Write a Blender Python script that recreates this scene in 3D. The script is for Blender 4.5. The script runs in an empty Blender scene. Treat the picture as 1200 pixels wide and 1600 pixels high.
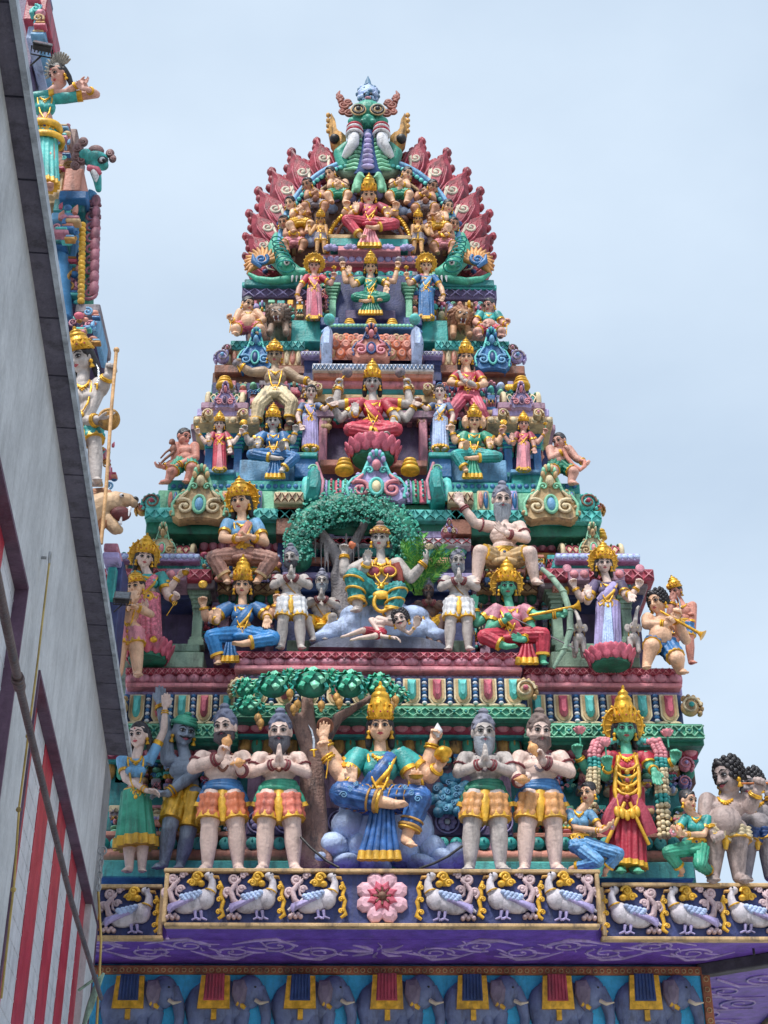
import bpy, math, random
from math import sin, cos, pi, radians, sqrt
from mathutils import Vector as V, Matrix
R_ = random.Random(7)
sc = bpy.context.scene
COL = sc.collection
# ---------------------------------------------------------------- camera
FPX = 2311.0
CAMZ = 1.6
cam = bpy.data.objects.new('camera', bpy.data.cameras.new('camera'))
COL.objects.link(cam); sc.camera = cam
cam.data.sensor_fit = 'VERTICAL'; cam.data.sensor_height = 36.0; cam.data.lens = 36.0*FPX/1600
cam.data.clip_start = 0.1; cam.data.clip_end = 3000
CM = (Matrix.Rotation(radians(-1.3), 4, 'Z') @ Matrix.Rotation(radians(90+31), 4, 'X') @ Matrix.Rotation(radians(-0.2), 4, 'Z'))
cam.matrix_world = Matrix.Translation((0, 0, CAMZ)) @ CM
CAM = V((0, 0, CAMZ)); CR = CM.to_3x3()
# ---------------------------------------------------------------- sky, sun, exposure
world = bpy.data.worlds.new('World'); sc.world = world; world.use_nodes = True
nt = world.node_tree; nt.nodes.clear()
wo = nt.nodes.new('ShaderNodeOutputWorld'); bg = nt.nodes.new('ShaderNodeBackground'); bg.inputs[1].default_value = 0.11
sky = nt.nodes.new('ShaderNodeTexSky'); sky.sky_type = 'NISHITA'; sky.sun_disc = False
SUN_EL, SUN_AZ = radians(58), radians(-28)       # sun behind the viewer's left shoulder, veiled by cloud
sky.sun_elevation = SUN_EL; sky.sun_rotation = radians(180)+SUN_AZ; sky.air_density = 1.0; sky.dust_density = 1.5; sky.ozone_density = 1.0
tc = nt.nodes.new('ShaderNodeTexCoord')
mp = nt.nodes.new('ShaderNodeMapping'); mp.inputs['Scale'].default_value = (1.0, 1.0, 2.0); mp.inputs['Location'].default_value = (.37, .1, .55)
nz = nt.nodes.new('ShaderNodeTexNoise'); nz.inputs['Scale'].default_value = 2.0; nz.inputs['Detail'].default_value = 6; nz.inputs['Roughness'].default_value = 0.5
cr = nt.nodes.new('ShaderNodeValToRGB')
cr.color_ramp.elements[0].position = 0.34; cr.color_ramp.elements[0].color = (3.1, 3.85, 4.75, 1)
cr.color_ramp.elements[1].position = 0.7; cr.color_ramp.elements[1].color = (4.35, 5.1, 5.9, 1)
mx = nt.nodes.new('ShaderNodeMix'); mx.data_type = 'RGBA'; mx.inputs[0].default_value = 0.88
L = nt.links.new
L(tc.outputs['Generated'], mp.inputs[0]); L(mp.outputs[0], nz.inputs['Vector']); L(nz.outputs[0], cr.inputs[0])
L(sky.outputs[0], mx.inputs['A']); L(cr.outputs[0], mx.inputs['B']); L(mx.outputs['Result'], bg.inputs[0]); L(bg.outputs[0], wo.inputs[0])
sl = bpy.data.lights.new('sun', 'SUN'); sl.energy = 2.6; sl.angle = radians(11); sl.color = (1.0, 0.96, 0.9)
so = bpy.data.objects.new('sun', sl); COL.objects.link(so)
so.rotation_euler = (pi/2-SUN_EL, 0, SUN_AZ)
sc.view_settings.view_transform = 'Standard'; sc.view_settings.look = 'None'; sc.view_settings.gamma = 1; sc.view_settings.use_curve_mapping = False
sc.view_settings.exposure = 0.75
# ---------------------------------------------------------------- projection helpers: a point of the facade-parallel plane Y
def P(px, py, Y):
    d = CR @ V(((px-600)/FPX, (800-py)/FPX, -1.0))
    return CAM + d*(Y/d.y)
def mpp(px, py, Y): return (P(px+1, py, Y)-P(px, py, Y)).length
# ---------------------------------------------------------------- materials
def lin(h):
    h = h.lstrip('#'); c = [int(h[i:i+2], 16)/255 for i in (0, 2, 4)]
    return [x/12.92 if x <= .04045 else ((x+.055)/1.055)**2.4 for x in c]
_m = {}
def mat(name, hexc, rough=0.45, metal=0.0, var=0.22, grime=0.3, bump=0.25, scale=6.0, hex2=None, coat=0.0):
    if name in _m: return _m[name]
    grime = min(.85, grime*1.45)
    m = bpy.data.materials.new(name); m.use_nodes = True; t = m.node_tree; n = t.nodes; n.clear(); l = t.links.new
    o = n.new('ShaderNodeOutputMaterial'); b = n.new('ShaderNodeBsdfPrincipled'); l(b.outputs[0], o.inputs[0])
    c = lin(hexc); c2 = lin(hex2) if hex2 else [min(1, x*(1+var)+.02) for x in c]; c1 = [x*(1-var) for x in c]
    g = n.new('ShaderNodeNewGeometry')
    a = n.new('ShaderNodeTexNoise'); a.inputs['Scale'].default_value = scale; a.inputs['Detail'].default_value = 5; l(g.outputs['Position'], a.inputs['Vector'])
    r = n.new('ShaderNodeValToRGB'); r.color_ramp.elements[0].position = .36; r.color_ramp.elements[1].position = .66
    r.color_ramp.elements[0].color = (*c1, 1); r.color_ramp.elements[1].color = (*c2, 1); l(a.outputs[0], r.inputs[0])
    # weather stains: vertical streaks and specks of grime
    mpn = n.new('ShaderNodeMapping'); mpn.inputs['Scale'].default_value = (9, 9, 2.2); l(g.outputs['Position'], mpn.inputs[0])
    s = n.new('ShaderNodeTexNoise'); s.inputs['Scale'].default_value = 1.0; s.inputs['Detail'].default_value = 8; s.inputs['Roughness'].default_value = .7; l(mpn.outputs[0], s.inputs['Vector'])
    sr = n.new('ShaderNodeValToRGB'); sr.color_ramp.elements[0].position = .5; sr.color_ramp.elements[1].position = .64
    sr.color_ramp.elements[0].color = (0, 0, 0, 1); sr.color_ramp.elements[1].color = (grime, grime, grime, 1); l(s.outputs[0], sr.inputs[0])
    x = n.new('ShaderNodeMix'); x.data_type = 'RGBA'; l(sr.outputs[0], x.inputs[0]); l(r.outputs[0], x.inputs['A']); x.inputs['B'].default_value = (.045, .042, .05, 1)
    l(x.outputs['Result'], b.inputs['Base Color'])
    hn = n.new('ShaderNodeTexNoise'); hn.inputs['Scale'].default_value = 30; hn.inputs['Detail'].default_value = 6; hn.inputs['Roughness'].default_value = .8; l(g.outputs['Position'], hn.inputs['Vector'])
    hr = n.new('ShaderNodeValToRGB'); hr.color_ramp.elements[0].position = .3; hr.color_ramp.elements[1].position = .62; hr.color_ramp.elements[0].color = (.62, .62, .64, 1); hr.color_ramp.elements[1].color = (1.08, 1.08, 1.08, 1); l(hn.outputs[0], hr.inputs[0])
    hm = n.new('ShaderNodeMix'); hm.data_type = 'RGBA'; hm.blend_type = 'MULTIPLY'; hm.inputs[0].default_value = .5; l(x.outputs['Result'], hm.inputs['A']); l(hr.outputs[0], hm.inputs['B']); l(hm.outputs['Result'], b.inputs['Base Color'])
    rough = min(.9, rough*1.2); b.inputs['Roughness'].default_value = rough; b.inputs['Metallic'].default_value = metal
    if coat: b.inputs['Coat Weight'].default_value = coat
    if bump:
        bn = n.new('ShaderNodeBump'); bn.inputs['Strength'].default_value = bump; bn.inputs['Distance'].default_value = .03
        q = n.new('ShaderNodeTexNoise'); q.inputs['Scale'].default_value = 38; q.inputs['Detail'].default_value = 4; l(g.outputs['Position'], q.inputs['Vector'])
        l(q.outputs[0], bn.inputs['Height']); l(bn.outputs[0], b.inputs['Normal'])
    _m[name] = m; return m
GOLD = mat('gold_paint', '#e0a828', .3, .45, .3, .25, .2, 14)
GOLD2 = mat('yellow_gold_paint', '#dfab2e', .38, .15, .2, .25, .2, 12)
OLDG = mat('dull_gold_paint', '#b98a45', .5, .2, .3, .5, .3, 12)
CREAM = mat('cream_paint', '#d9c6a0', .5, 0, .15, .4)
BEIGE = mat('beige_paint', '#c3a274', .5, 0, .2, .4)
WHITE = mat('white_paint', '#dcdce0', .5, 0, .1, .35)
PALEG = mat('pale_grey_skin', '#bdb3ae', .5, 0, .14, .35)
GREYSK = mat('blue_grey_skin', '#8a96a8', .5, 0, .15, .4)
SKIN = mat('peach_skin', '#e3b492', .42, 0, .12, .25)
SKIN2 = mat('pink_skin', '#cf9a8a', .45, 0, .14, .3)
SKIN3 = mat('warm_tan_skin', '#b98365', .45, 0, .14, .35)
SKIN4 = mat('pale_pink_skin', '#dcc0b4', .45, 0, .1, .25)
GRSK = mat('green_skin', '#4fa98a', .42, 0, .12, .3)
BLACK = mat('black_paint', '#15141a', .4, 0, .2, 0)
HAIR = mat('dark_hair', '#1d1a22', .42, 0, .3, .1)
GREYH = mat('grey_hair', '#77788a', .55, 0, .3, .4, .4)
LTBEARD = mat('light_beard', '#9aa0aa', .55, 0, .25, .35, .4)
BROWNH = mat('brown_grey_hair', '#77645f', .55, 0, .3, .4, .4)
RED = mat('red_paint', '#b52c42', .42, 0, .2, .25)
DRED = mat('dark_red_paint', '#a83a50', .42, 0, .25, .3)
PINK = mat('pink_paint', '#d98a94', .45, 0, .15, .3)
DPINK = mat('deep_pink_paint', '#c85a70', .42, 0, .18, .3)
ROSE = mat('rose_paint', '#cc8698', .45, 0, .2, .4)
MAUVE = mat('mauve_paint', '#a17c92', .5, 0, .2, .5)
LILAC = mat('lilac_paint', '#a89ccc', .5, 0, .15, .4)
PURPLE = mat('purple_paint', '#6c44b0', .45, 0, .15, .25)
DPUR = mat('dark_purple_paint', '#58486e', .5, 0, .2, .4)
BLUE = mat('blue_paint', '#2e6ca4', .38, 0, .22, .25)
DBLUE = mat('dark_blue_paint', '#1c3f78', .4, 0, .22, .25)
NAVY = mat('navy_paint', '#2a3468', .5, 0, .2, .3)
SKYB = mat('light_blue_paint', '#6ea6cf', .45, 0, .15, .35)
ROCKB = mat('rock_blue_paint', '#b2c6ee', .5, 0, .2, .35, .4, 4)
TEAL = mat('teal_paint', '#2a9c98', .4, 0, .22, .35)
DTEAL = mat('dark_teal_paint', '#1d7c7e', .45, 0, .22, .4)
TURQ = mat('turquoise_paint', '#5cc4be', .45, 0, .18, .35)
GREEN = mat('green_paint', '#33987a', .4, 0, .25, .3)
DGREEN = mat('dark_green_paint', '#17735a', .42, 0, .25, .4)
LGREEN = mat('mint_green_paint', '#7fc4a0', .45, 0, .18, .4)
SAGEG = mat('sage_green_paint', '#8fae98', .5, 0, .15, .4)
ORANGE = mat('orange_paint', '#d8764c', .42, 0, .2, .3)
SALMON = mat('salmon_paint', '#cf8a78', .48, 0, .15, .35)
BROWN = mat('brown_paint', '#8a5540', .5, 0, .2, .45)
DBROWN = mat('dark_brown_paint', '#75503f', .55, 0, .2, .4)
BARK = mat('bark_paint', '#9b7a70', .6, 0, .2, .55, .6, 5)
STONE = mat('stone_grey_paint', '#8a8088', .55, 0, .2, .5)
IRIS = BLACK
# ---------------------------------------------------------------- mesh builder
def ortho(t, ref):
    s = t.cross(ref)
    if s.length < 1e-5: s = t.cross(V((1, .01, 0)))
    s.normalize(); n = s.cross(t).normalized(); return s, n
AX = (V((1, 0, 0)), V((0, 1, 0)), V((0, 0, 1)))
class MB:
    def __init__(s): s.v = []; s.f = []; s.mi = []; s.sm = []
    def add(s, vs, fs, m=0, smooth=True):
        b = len(s.v); s.v.extend(vs)
        for f in fs: s.f.append([i+b for i in f]); s.mi.append(m); s.sm.append(smooth)
    def box(s, c, h, ax=AX, m=0, ch=0.0):
        if ch <= 0:
            vs = [c+ax[0]*(h[0]*i)+ax[1]*(h[1]*j)+ax[2]*(h[2]*k) for i in (-1, 1) for j in (-1, 1) for k in (-1, 1)]
            s.add(vs, [(0, 1, 3, 2), (4, 6, 7, 5), (0, 4, 5, 1), (2, 3, 7, 6), (0, 2, 6, 4), (1, 5, 7, 3)], m, False); return
        ch = min(ch, .45*min(h)); vs = []; ix = {}
        for i in (-1, 1):
            for j in (-1, 1):
                for k in (-1, 1):
                    for a in range(3):
                        q = [h[0]-ch, h[1]-ch, h[2]-ch]; q[a] = h[a]
                        ix[(i, j, k, a)] = len(vs); vs.append(c+ax[0]*(q[0]*i)+ax[1]*(q[1]*j)+ax[2]*(q[2]*k))
        fs = []
        for a in range(3):
            b, d = (a+1) % 3, (a+2) % 3
            for sg in (-1, 1):
                lp = []
                for (x, y) in ((-1, -1), (1, -1), (1, 1), (-1, 1)):
                    kk = [0, 0, 0]; kk[a] = sg; kk[b] = x; kk[d] = y; lp.append(ix[(*kk, a)])
                fs.append(lp if sg > 0 else lp[::-1])
            for x in (-1, 1):
                for y in (-1, 1):     # edge along axis a
                    q = []
                    for z, (p1, p2) in ((-1, (b, d)), (1, (d, b))):
                        kk = [0, 0, 0]; kk[a] = z; kk[b] = x; kk[d] = y
                        q += [ix[(*kk, p1)], ix[(*kk, p2)]]
                    fs.append(q if x*y < 0 else q[::-1])
        for i in (-1, 1):
            for j in (-1, 1):
                for k in (-1, 1):
                    t = [ix[(i, j, k, a)] for a in range(3)]; fs.append(t if i*j*k > 0 else t[::-1])
        s.add(vs, fs, m, False)
    def wbox(s, x0, x1, y0, y1, z0, z1, m=0, ch=0.0):
        s.box(V(((x0+x1)/2, (y0+y1)/2, (z0+z1)/2)), (abs(x1-x0)/2, abs(y1-y0)/2, abs(z1-z0)/2), AX, m, ch)
    def ell(s, c, r, ax=AX, m=0, n=14, k=9):
        if not hasattr(r, '__len__'): r = (r, r, r)
        vs = [c-ax[2]*r[2]]
        for j in range(1, k):
            th = -pi/2+pi*j/k
            for i in range(n):
                ph = 2*pi*i/n; vs.append(c+ax[0]*(r[0]*cos(th)*cos(ph))+ax[1]*(r[1]*cos(th)*sin(ph))+ax[2]*(r[2]*sin(th)))
        vs.append(c+ax[2]*r[2]); fs = []
        for i in range(n): fs.append((0, 1+(i+1) % n, 1+i)); fs.append((len(vs)-1, len(vs)-1-n+i, len(vs)-1-n+(i+1) % n))
        for j in range(k-2):
            for i in range(n): a = 1+j*n; fs.append((a+i, a+(i+1) % n, a+n+(i+1) % n, a+n+i))
        s.add(vs, fs, m)
    def tube(s, pts, rx, ry=None, ref=V((0, 1, 0)), m=0, n=12, ridge=None, cap=True, smooth=True, mcap=None):
        if not hasattr(rx, '__len__'): rx = [rx]*len(pts)
        if ry is None: ry = rx
        if not hasattr(ry, '__len__'): ry = [ry]*len(pts)
        vs = []; N = len(pts)
        for i, p in enumerate(pts):
            t = (pts[min(i+1, N-1)]-pts[max(i-1, 0)])
            if t.length < 1e-7: t = V((0, 0, 1))
            t.normalize(); a, b = ortho(t, ref)
            for j in range(n):
                ph = 2*pi*j/n; f = 1.0
                if ridge: f += ridge[1]*cos(ridge[0]*ph+(ridge[2] if len(ridge) > 2 else 0)*i)*(ridge[3][i] if len(ridge) > 3 else 1)
                vs.append(p+a*(rx[i]*f*cos(ph))+b*(ry[i]*f*sin(ph)))
        fs = [(i*n+j, i*n+(j+1) % n, (i+1)*n+(j+1) % n, (i+1)*n+j) for i in range(N-1) for j in range(n)]
        s.add(vs, fs, m, smooth)
        if cap: s.add(vs[:n], [tuple(range(n))[::-1]], m, False); s.add(vs[-n:], [tuple(range(n))], m, False)
    def cap(s, a, b, ra, rb, m=0, n=12):
        d = b-a; L_ = d.length
        if L_ < 1e-6: s.ell(a, ra, m=m); return
        t = d/L_; pts = []; rr = []
        for q in (-1, -.75, -.4): pts.append(a+t*(ra*q)); rr.append(max(ra*sqrt(max(0, 1-q*q)), ra*.05))
        pts += [a, b]; rr += [ra, rb]
        for q in (.4, .75, 1): pts.append(b+t*(rb*q)); rr.append(max(rb*sqrt(max(0, 1-q*q)), rb*.05))
        s.tube(pts, rr, m=m, n=n, ref=V((.13, 1, .07)))
    def chain(s, pr, m=0, n=12):
        for (a, ra), (b, rb) in zip(pr[:-1], pr[1:]): s.cap(a, b, ra, rb, m, n)
    def torus(s, c, ax, R1, r, R2=None, m=0, n=22, k=7, r2=None):
        R2 = R2 or R1; r2 = r2 or r; vs = []      # ax: (x, y, axis)
        for i in range(n):
            a = 2*pi*i/n; d = ax[0]*cos(a)+ax[1]*sin(a); p = c+ax[0]*(R1*cos(a))+ax[1]*(R2*sin(a))
            for j in range(k): b = 2*pi*j/k; vs.append(p+d*(r*cos(b))+ax[2]*(r2*sin(b)))
        s.add(vs, [(i*k+j, i*k+(j+1) % k, ((i+1) % n)*k+(j+1) % k, ((i+1) % n)*k+j) for i in range(n) for j in range(k)], m)
    def lathe(s, c, ax, prof, m=0, n=18, fl=None, smooth=True):
        s.tube([c+ax[2]*h for r, h in prof], [max(r, 1e-4) for r, h in prof], ref=ax[1]+ax[0]*.001, m=m, n=n, ridge=fl, smooth=smooth) if False else s._lathe(c, ax, prof, m, n, fl, smooth)
    def _lathe(s, c, ax, prof, m, n, fl, smooth):
        vs = []
        for r, h in prof:
            for j in range(n):
                a = 2*pi*j/n; f = 1+(fl[1]*cos(fl[0]*a) if fl else 0); r_ = max(r, 1e-4)*f
                vs.append(c+ax[0]*(r_*cos(a))+ax[1]*(r_*sin(a))+ax[2]*h)
        N = len(prof)
        s.add(vs, [(i*n+j, i*n+(j+1) % n, (i+1)*n+(j+1) % n, (i+1)*n+j) for i in range(N-1) for j in range(n)], m, smooth)
        s.add(vs[:n], [tuple(range(n))[::-1]], m, False); s.add(vs[-n:], [tuple(range(n))], m, False)
    def prism(s, o2, c, ax, t0, t1, m=0, ins=0.0, puff=0.0):
        """2-D outline (x,z in ax[0],ax[2]) from depth t0 (back) to t1 (front) along ax[1]; puff domes the front."""
        n = len(o2); cx = sum(p[0] for p in o2)/n; cz = sum(p[1] for p in o2)/n
        def W(p, d, k=1.0): return c+ax[0]*(cx+(p[0]-cx)*k)+ax[2]*(cz+(p[1]-cz)*k)+ax[1]*d
        lv = [(t0, 1.0), (t1*(1-.25)+t0*.25, 1.0), (t1, 1-ins)]
        if puff: lv.append((t1+(t1-t0)*puff, .5))
        vs = []
        for d, k in lv: vs += [W(p, d, k) for p in o2]
        fs = [tuple(range(n))[::-1]]
        for i in range(len(lv)-1):
            for j in range(n): fs.append((i*n+j, i*n+(j+1) % n, (i+1)*n+(j+1) % n, (i+1)*n+j))
        b = (len(lv)-1)*n; vs.append(W((cx, cz), lv[-1][0]))
        for j in range(n): fs.append((b+j, b+(j+1) % n, len(vs)-1))
        s.add(vs, fs, m, False)
    def build(s, name, mats, parent=None, org=None, vox=0, smooth=3, **tags):
        me = bpy.data.meshes.new(name)
        o_ = org if org is not None else (V(parent['_o']) if parent is not None and '_o' in parent else V((0, 0, 0)))
        me.from_pydata([tuple(p-o_) for p in s.v], [], s.f)
        if not isinstance(mats, (list, tuple)): mats = [mats]
        for x in mats: me.materials.append(x)
        me.polygons.foreach_set('material_index', s.mi); me.polygons.foreach_set('use_smooth', s.sm)
        me.validate(); me.update()
        o = bpy.data.objects.new(name, me); COL.objects.link(o)
        if parent is not None: o.parent = parent; o['_o'] = list(o_)
        elif org is not None: o.location = org
        o['_o'] = list(o_)
        if vox:
            r = o.modifiers.new('r', 'REMESH'); r.mode = 'VOXEL'; r.voxel_size = vox; r.use_smooth_shade = True
            q = o.modifiers.new('s', 'SMOOTH'); q.factor = .5; q.iterations = smooth
            PEND.append(o)
        for k_, v_ in tags.items(): o[k_] = v_
        return o
PEND = []
def bake():
    dg = bpy.context.evaluated_depsgraph_get(); dg.update(); out = []
    for o in PEND: out.append((o, bpy.data.meshes.new_from_object(o.evaluated_get(dg))))
    for o, me in out: o.modifiers.clear(); o.data = me
def thing(name, label, cat, at, group=None, kind=None):
    o = bpy.data.objects.new(name, None); COL.objects.link(o); o.location = at; o.empty_display_size = .1
    o['label'] = label; o['category'] = cat; o['_o'] = list(at)
    if group: o['group'] = group
    if kind: o['kind'] = kind
    return o
def solo(mb, name, mats, label, cat, at, group=None, **k):
    o = mb.build(name, mats, None, at, **k); o['label'] = label; o['category'] = cat
    if group: o['group'] = group
    return o
def mirp(pts, c=0.0): return [(2*c-x, z) for x, z in pts][::-1]
def circ(r, n=14, cx=0, cz=0, rz=None, a0=0, a1=360): return [(cx+r*cos(radians(a0+(a1-a0)*i/n)), cz+(rz or r)*sin(radians(a0+(a1-a0)*i/n))) for i in range(n)]
def spiral(mb, c, ax, r, turns, th, m=0, a0=0, sgn=1, n=None, tail=None, tz=1.0):
    """scroll: a tube curling inward from radius r"""
    n = n or int(10*turns)+4; pts = []; rr = []
    if tail:
        for q in tail: pts.append(c+ax[0]*q[0]+ax[2]*q[1]); rr.append(th*(.5+.5*len(rr)/max(1, len(tail))))
    for i in range(n+1):
        t = i/n; a = a0+sgn*2*pi*turns*t; q = r*(1-.8*t)
        pts.append(c+ax[0]*(q*cos(a))+ax[2]*(q*sin(a)*tz)); rr.append(th*(1-.35*t))
    mb.tube(pts, rr, ref=ax[1], m=m, n=6)
    mb.ell(pts[-1], th*1.3, m=m, n=8, k=5)
FR = (V((1, 0, 0)), V((0, -1, 0)), V((0, 0, 1)))   # x right, y toward the viewer, z up
# ---------------------------------------------------------------- painted plaster figures
X_, F_, U_ = V((1, 0, 0)), V((0, -1, 0)), V((0, 0, 1))
DETAIL = 1.0
class Fig:
    def __init__(s, name, label, cat, px, py, k, Y, group=None, lean=0.0, hq=21, head=(0, 128, 4), yaw=0, tilt=None, roll=0):
        s.px, s.py, s.k, s.Y, s.lean = px, py, k, Y, lean
        s.o = P(px, py, Y); s.u = mpp(px, py, Y)*k
        s.vz = (s.W(0, 100)-s.W(0, 0)).length/100/s.u
        s.root = thing(name, label, cat, s.o, group)
        s.q = hq*s.u; s.hc = s.W(*head); s.hp = head
        el = math.atan2(s.hc.z-CAMZ, s.hc.y)
        tl = el*.72 if tilt is None else radians(tilt)
        rt = V((cos(radians(yaw)), -sin(radians(yaw)), 0)) if yaw else X_.copy()
        fw = V((sin(radians(yaw))*-1, -cos(radians(yaw)), 0))
        fr = fw*cos(tl)-U_*sin(tl); up = fw*sin(tl)+U_*cos(tl)
        if roll: rt, up = rt*cos(radians(roll))-up*sin(radians(roll)), rt*sin(radians(roll))+up*cos(radians(roll))
        s.H = (rt, fr, up)
        s.body = MB(); s.bands = []
    def W(s, u, v, d=0): return P(s.px+u*s.k, s.py-v*s.k, s.Y-(d+s.lean*v)*s.u)
    def h(s, x, y, z): return s.hc+s.H[0]*(x*s.q)+s.H[1]*(y*s.q)+s.H[2]*(z*s.q)      # head coordinates: right, front, up
    def part(s, mb, name, mats, vox=0, **k): return mb.build(name, mats, s.root, vox=vox, **k)
    # --- head
    def head(s, skin, hair=None, style='short', beard=None, eyes=True, fem=True, lips=None, ear=True, browc=None, tache=None, closed=False):
        b, q, H = s.body, s.q, s.H
        g1, g2, g3 = (R_.uniform(-1, 1) for _ in range(3))
        b.ell(s.h(0, -.12, .3), (q*(1.04+.04*g1), q*1.08, q*1.14), H); b.ell(s.h(0, .16, -.45), (q*(.88+.06*g2), q*.8, q*(.85+.04*g3)), H)
        b.ell(s.h(0, .62, -1.05), q*.3, H); b.ell(s.h(0, .5, -.3), (q*.78, q*.42, q*.5), H)
        for e in (-1, 1): b.ell(s.h(.42*e, .55, -.32), q*.36, H)
        b.cap(s.h(0, .95, .18), s.h(0, 1.12+.05*g3, -.3+.05*g1), q*.11, q*(.17+.03*g2), n=8); b.ell(s.h(0, 1.02, -.36), (q*.24, q*.16, q*.13), H)
        b.ell(s.h(0, .82, .36), (q*.7, q*.2, q*.16), H)
        b.ell(s.h(0, .86, -.68), (q*.3, q*.16, q*.17), H)
        if ear:
            for e in (-1, 1): b.ell(s.h(1.0*e, -.1, -.1), (q*.14, q*.28, q*.42), H)
        if eyes:
            for e in (-1, 1):
                m = MB(); c = s.h(.4*e, .84, .1)
                m.ell(c, (q*.22, q*.11, q*.085), H, 0, 10, 6)
                m.ell(s.h(.4*e, .92, .09), (q*.12, q*.08, q*.1), H, 1, 8, 5)
                m.tube([s.h(.12*e, .92, .12), s.h(.4*e, .97, .25), s.h(.7*e, .84, .12)], [q*.04, q*.07, q*.04], m=1, n=5)
                m.tube([s.h(.15*e, .9, .03), s.h(.4*e, .95, -.04), s.h(.68*e, .83, .06)], [q*.02, q*.03, q*.02], m=1, n=5)
                s.part(m, 'eye', [WHITE, IRIS])
                m = MB(); m.tube([s.h(.1*e, 1.0, .38), s.h(.4*e, .97, .54), s.h(.76*e, .76, .38)], [q*.04, q*.065, q*.025], m=0, n=5)
                s.part(m, 'eyebrow', [browc or BLACK])
            m = MB(); z = -.66
            m.tube([s.h(-.28, .93, z), s.h(-.1, 1.04, z+.07), s.h(0, 1.06, z+.03), s.h(.1, 1.04, z+.07), s.h(.28, .93, z)], [q*.02, q*.045, q*.04, q*.045, q*.02], n=6)
            m.tube([s.h(-.28, .92, z+.01), s.h(0, 1.03, z-.09), s.h(.28, .92, z+.01)], [q*.02, q*.06, q*.02], n=6)
            s.part(m, 'lips', [lips or (RED if fem else DPINK)])
            if fem:
                m = MB(); m.ell(s.h(0, .94, .72), q*.09, H, 0, 8, 5); s.part(m, 'forehead_mark', [RED])
        if hair is not None:
            m = MB()
            m.ell(s.h(0, -.28, .38), (q*1.12, q*1.12, q*1.26), H)
            if style == 'long':
                for e in (-1, 1): m.chain([(s.h(.85*e, -.3, .3), q*.45), (s.h(1.0*e, -.4, -.7), q*.42), (s.h(1.05*e, -.35, -1.7), q*.3)])
            if style == 'curly':
                for i in range(90):
                    a = 2.4*i; t = i/90; z = 1.5-1.9*t; r = sqrt(max(.05, 1.25-((z-.2)/1.45)**2))
                    x, y = r*cos(a), r*sin(a)*.95-.25
                    if y > .62 and z < 1.0: continue
                    m.ell(s.h(x*1.0, y, z), q*R_.uniform(.17, .26), H, 0, 8, 5); m.torus(s.h(x*1.08, y*1.08, z), (s.H[0], s.H[2], s.H[1]), q*.16, q*.06, n=10, k=4)
            for e in (-1, 1): m.cap(s.h(.05*e, .66, 1.16), s.h(.86*e, .3, .35), q*.22, q*.2)
            if style == 'topknot':
                m.ell(s.h(0, -.1, 1.4), (q*.8, q*.75, q*.4), H); m.torus(s.h(0, -.1, 1.7), (H[0], H[1], H[2]), q*.34, q*.12)
                m.ell(s.h(0, -.1, 2.0), (q*.42, q*.42, q*.33), H); m.torus(s.h(0, -.1, 1.98), (H[0], H[1], H[2]), q*.42, q*.1)
                for i in range(9):
                    a = -1.2+2.4*i/8; m.tube([s.h(sin(a)*1.13, .55*cos(a), .75), s.h(sin(a)*.85, .5*cos(a)-.1, 1.25), s.h(sin(a)*.4, .25, 1.55)], [q*.12]*3, n=6)
            if style == 'bun': m.ell(s.h(.1, -1.0, .9), q*.75, H)
            s.part(m, 'hair', [hair], vox=q*.085 if style != 'curly' else 0, smooth=1)
        if beard is not None:
            m = MB(); Lb = getattr(s, 'beardlen', 1.0)
            for i in range(15):
                a = -1.25+2.5*i/14; l_ = (1.0+1.1*cos(a))*Lb; w = R_.uniform(-.1, .1)
                m.tube([s.h(sin(a)*.86, .3+.5*cos(a), -.45), s.h(sin(a)*.8+w, .32+.62*cos(a), -.95-.2*l_), s.h(sin(a)*.5, .3+.6*cos(a)+.05, -.95-.55*l_), s.h(sin(a)*.2+w, .3+.5*cos(a), -1-.85*l_)], [q*.2, q*.24, q*.19, q*.05], n=7, ridge=(3, .15))
            for e in (-1, 1): m.tube([s.h(.03*e, 1.1, -.47), s.h(.3*e, 1.02, -.56), s.h(.6*e, .78, -.85)], [q*.1, q*.13, q*.04], n=7)
            s.part(m, 'beard', [beard])
        elif tache is not None:
            m = MB()
            for e in (-1, 1): m.tube([s.h(.02*e, 1.1, -.5), s.h(.3*e, 1.02, -.55), s.h(.62*e, .8, -.42)], [q*.06, q*.11, q*.03], n=6)
            s.part(m, 'moustache', [tache])
        # neck
        s.neck = (s.h(0, -.25, -.9), q*.5)
    def crown(s, hgt=2.2, mt=None, halo=None, hr=1.9, jewel=None, base=None):
        q, H = s.q, s.H; m = MB(); mt = mt or GOLD
        c = s.h(0, -.15, .62); r = 1.14*q
        k = hgt*q
        ax = (H[0], H[1], H[2])
        m.lathe(c, ax, [(r*.98, 0), (r*1.08, k*.04), (r*1.08, k*.1), (r*.98, k*.13), (r*1.03, k*.2), (r*.92, k*.32), (r*.9, k*.36), (r*.96, k*.4), (r*.86, k*.46), (r*.74, k*.6), (r*.7, k*.62), (r*.76, k*.66), (r*.6, k*.74), (r*.4, k*.8), (r*.48, k*.84), (r*.3, k*.9), (r*.12, k*.95), (r*.16, k*.98), (.01, k*1.06)], 0, 22, (11, .025))
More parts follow.
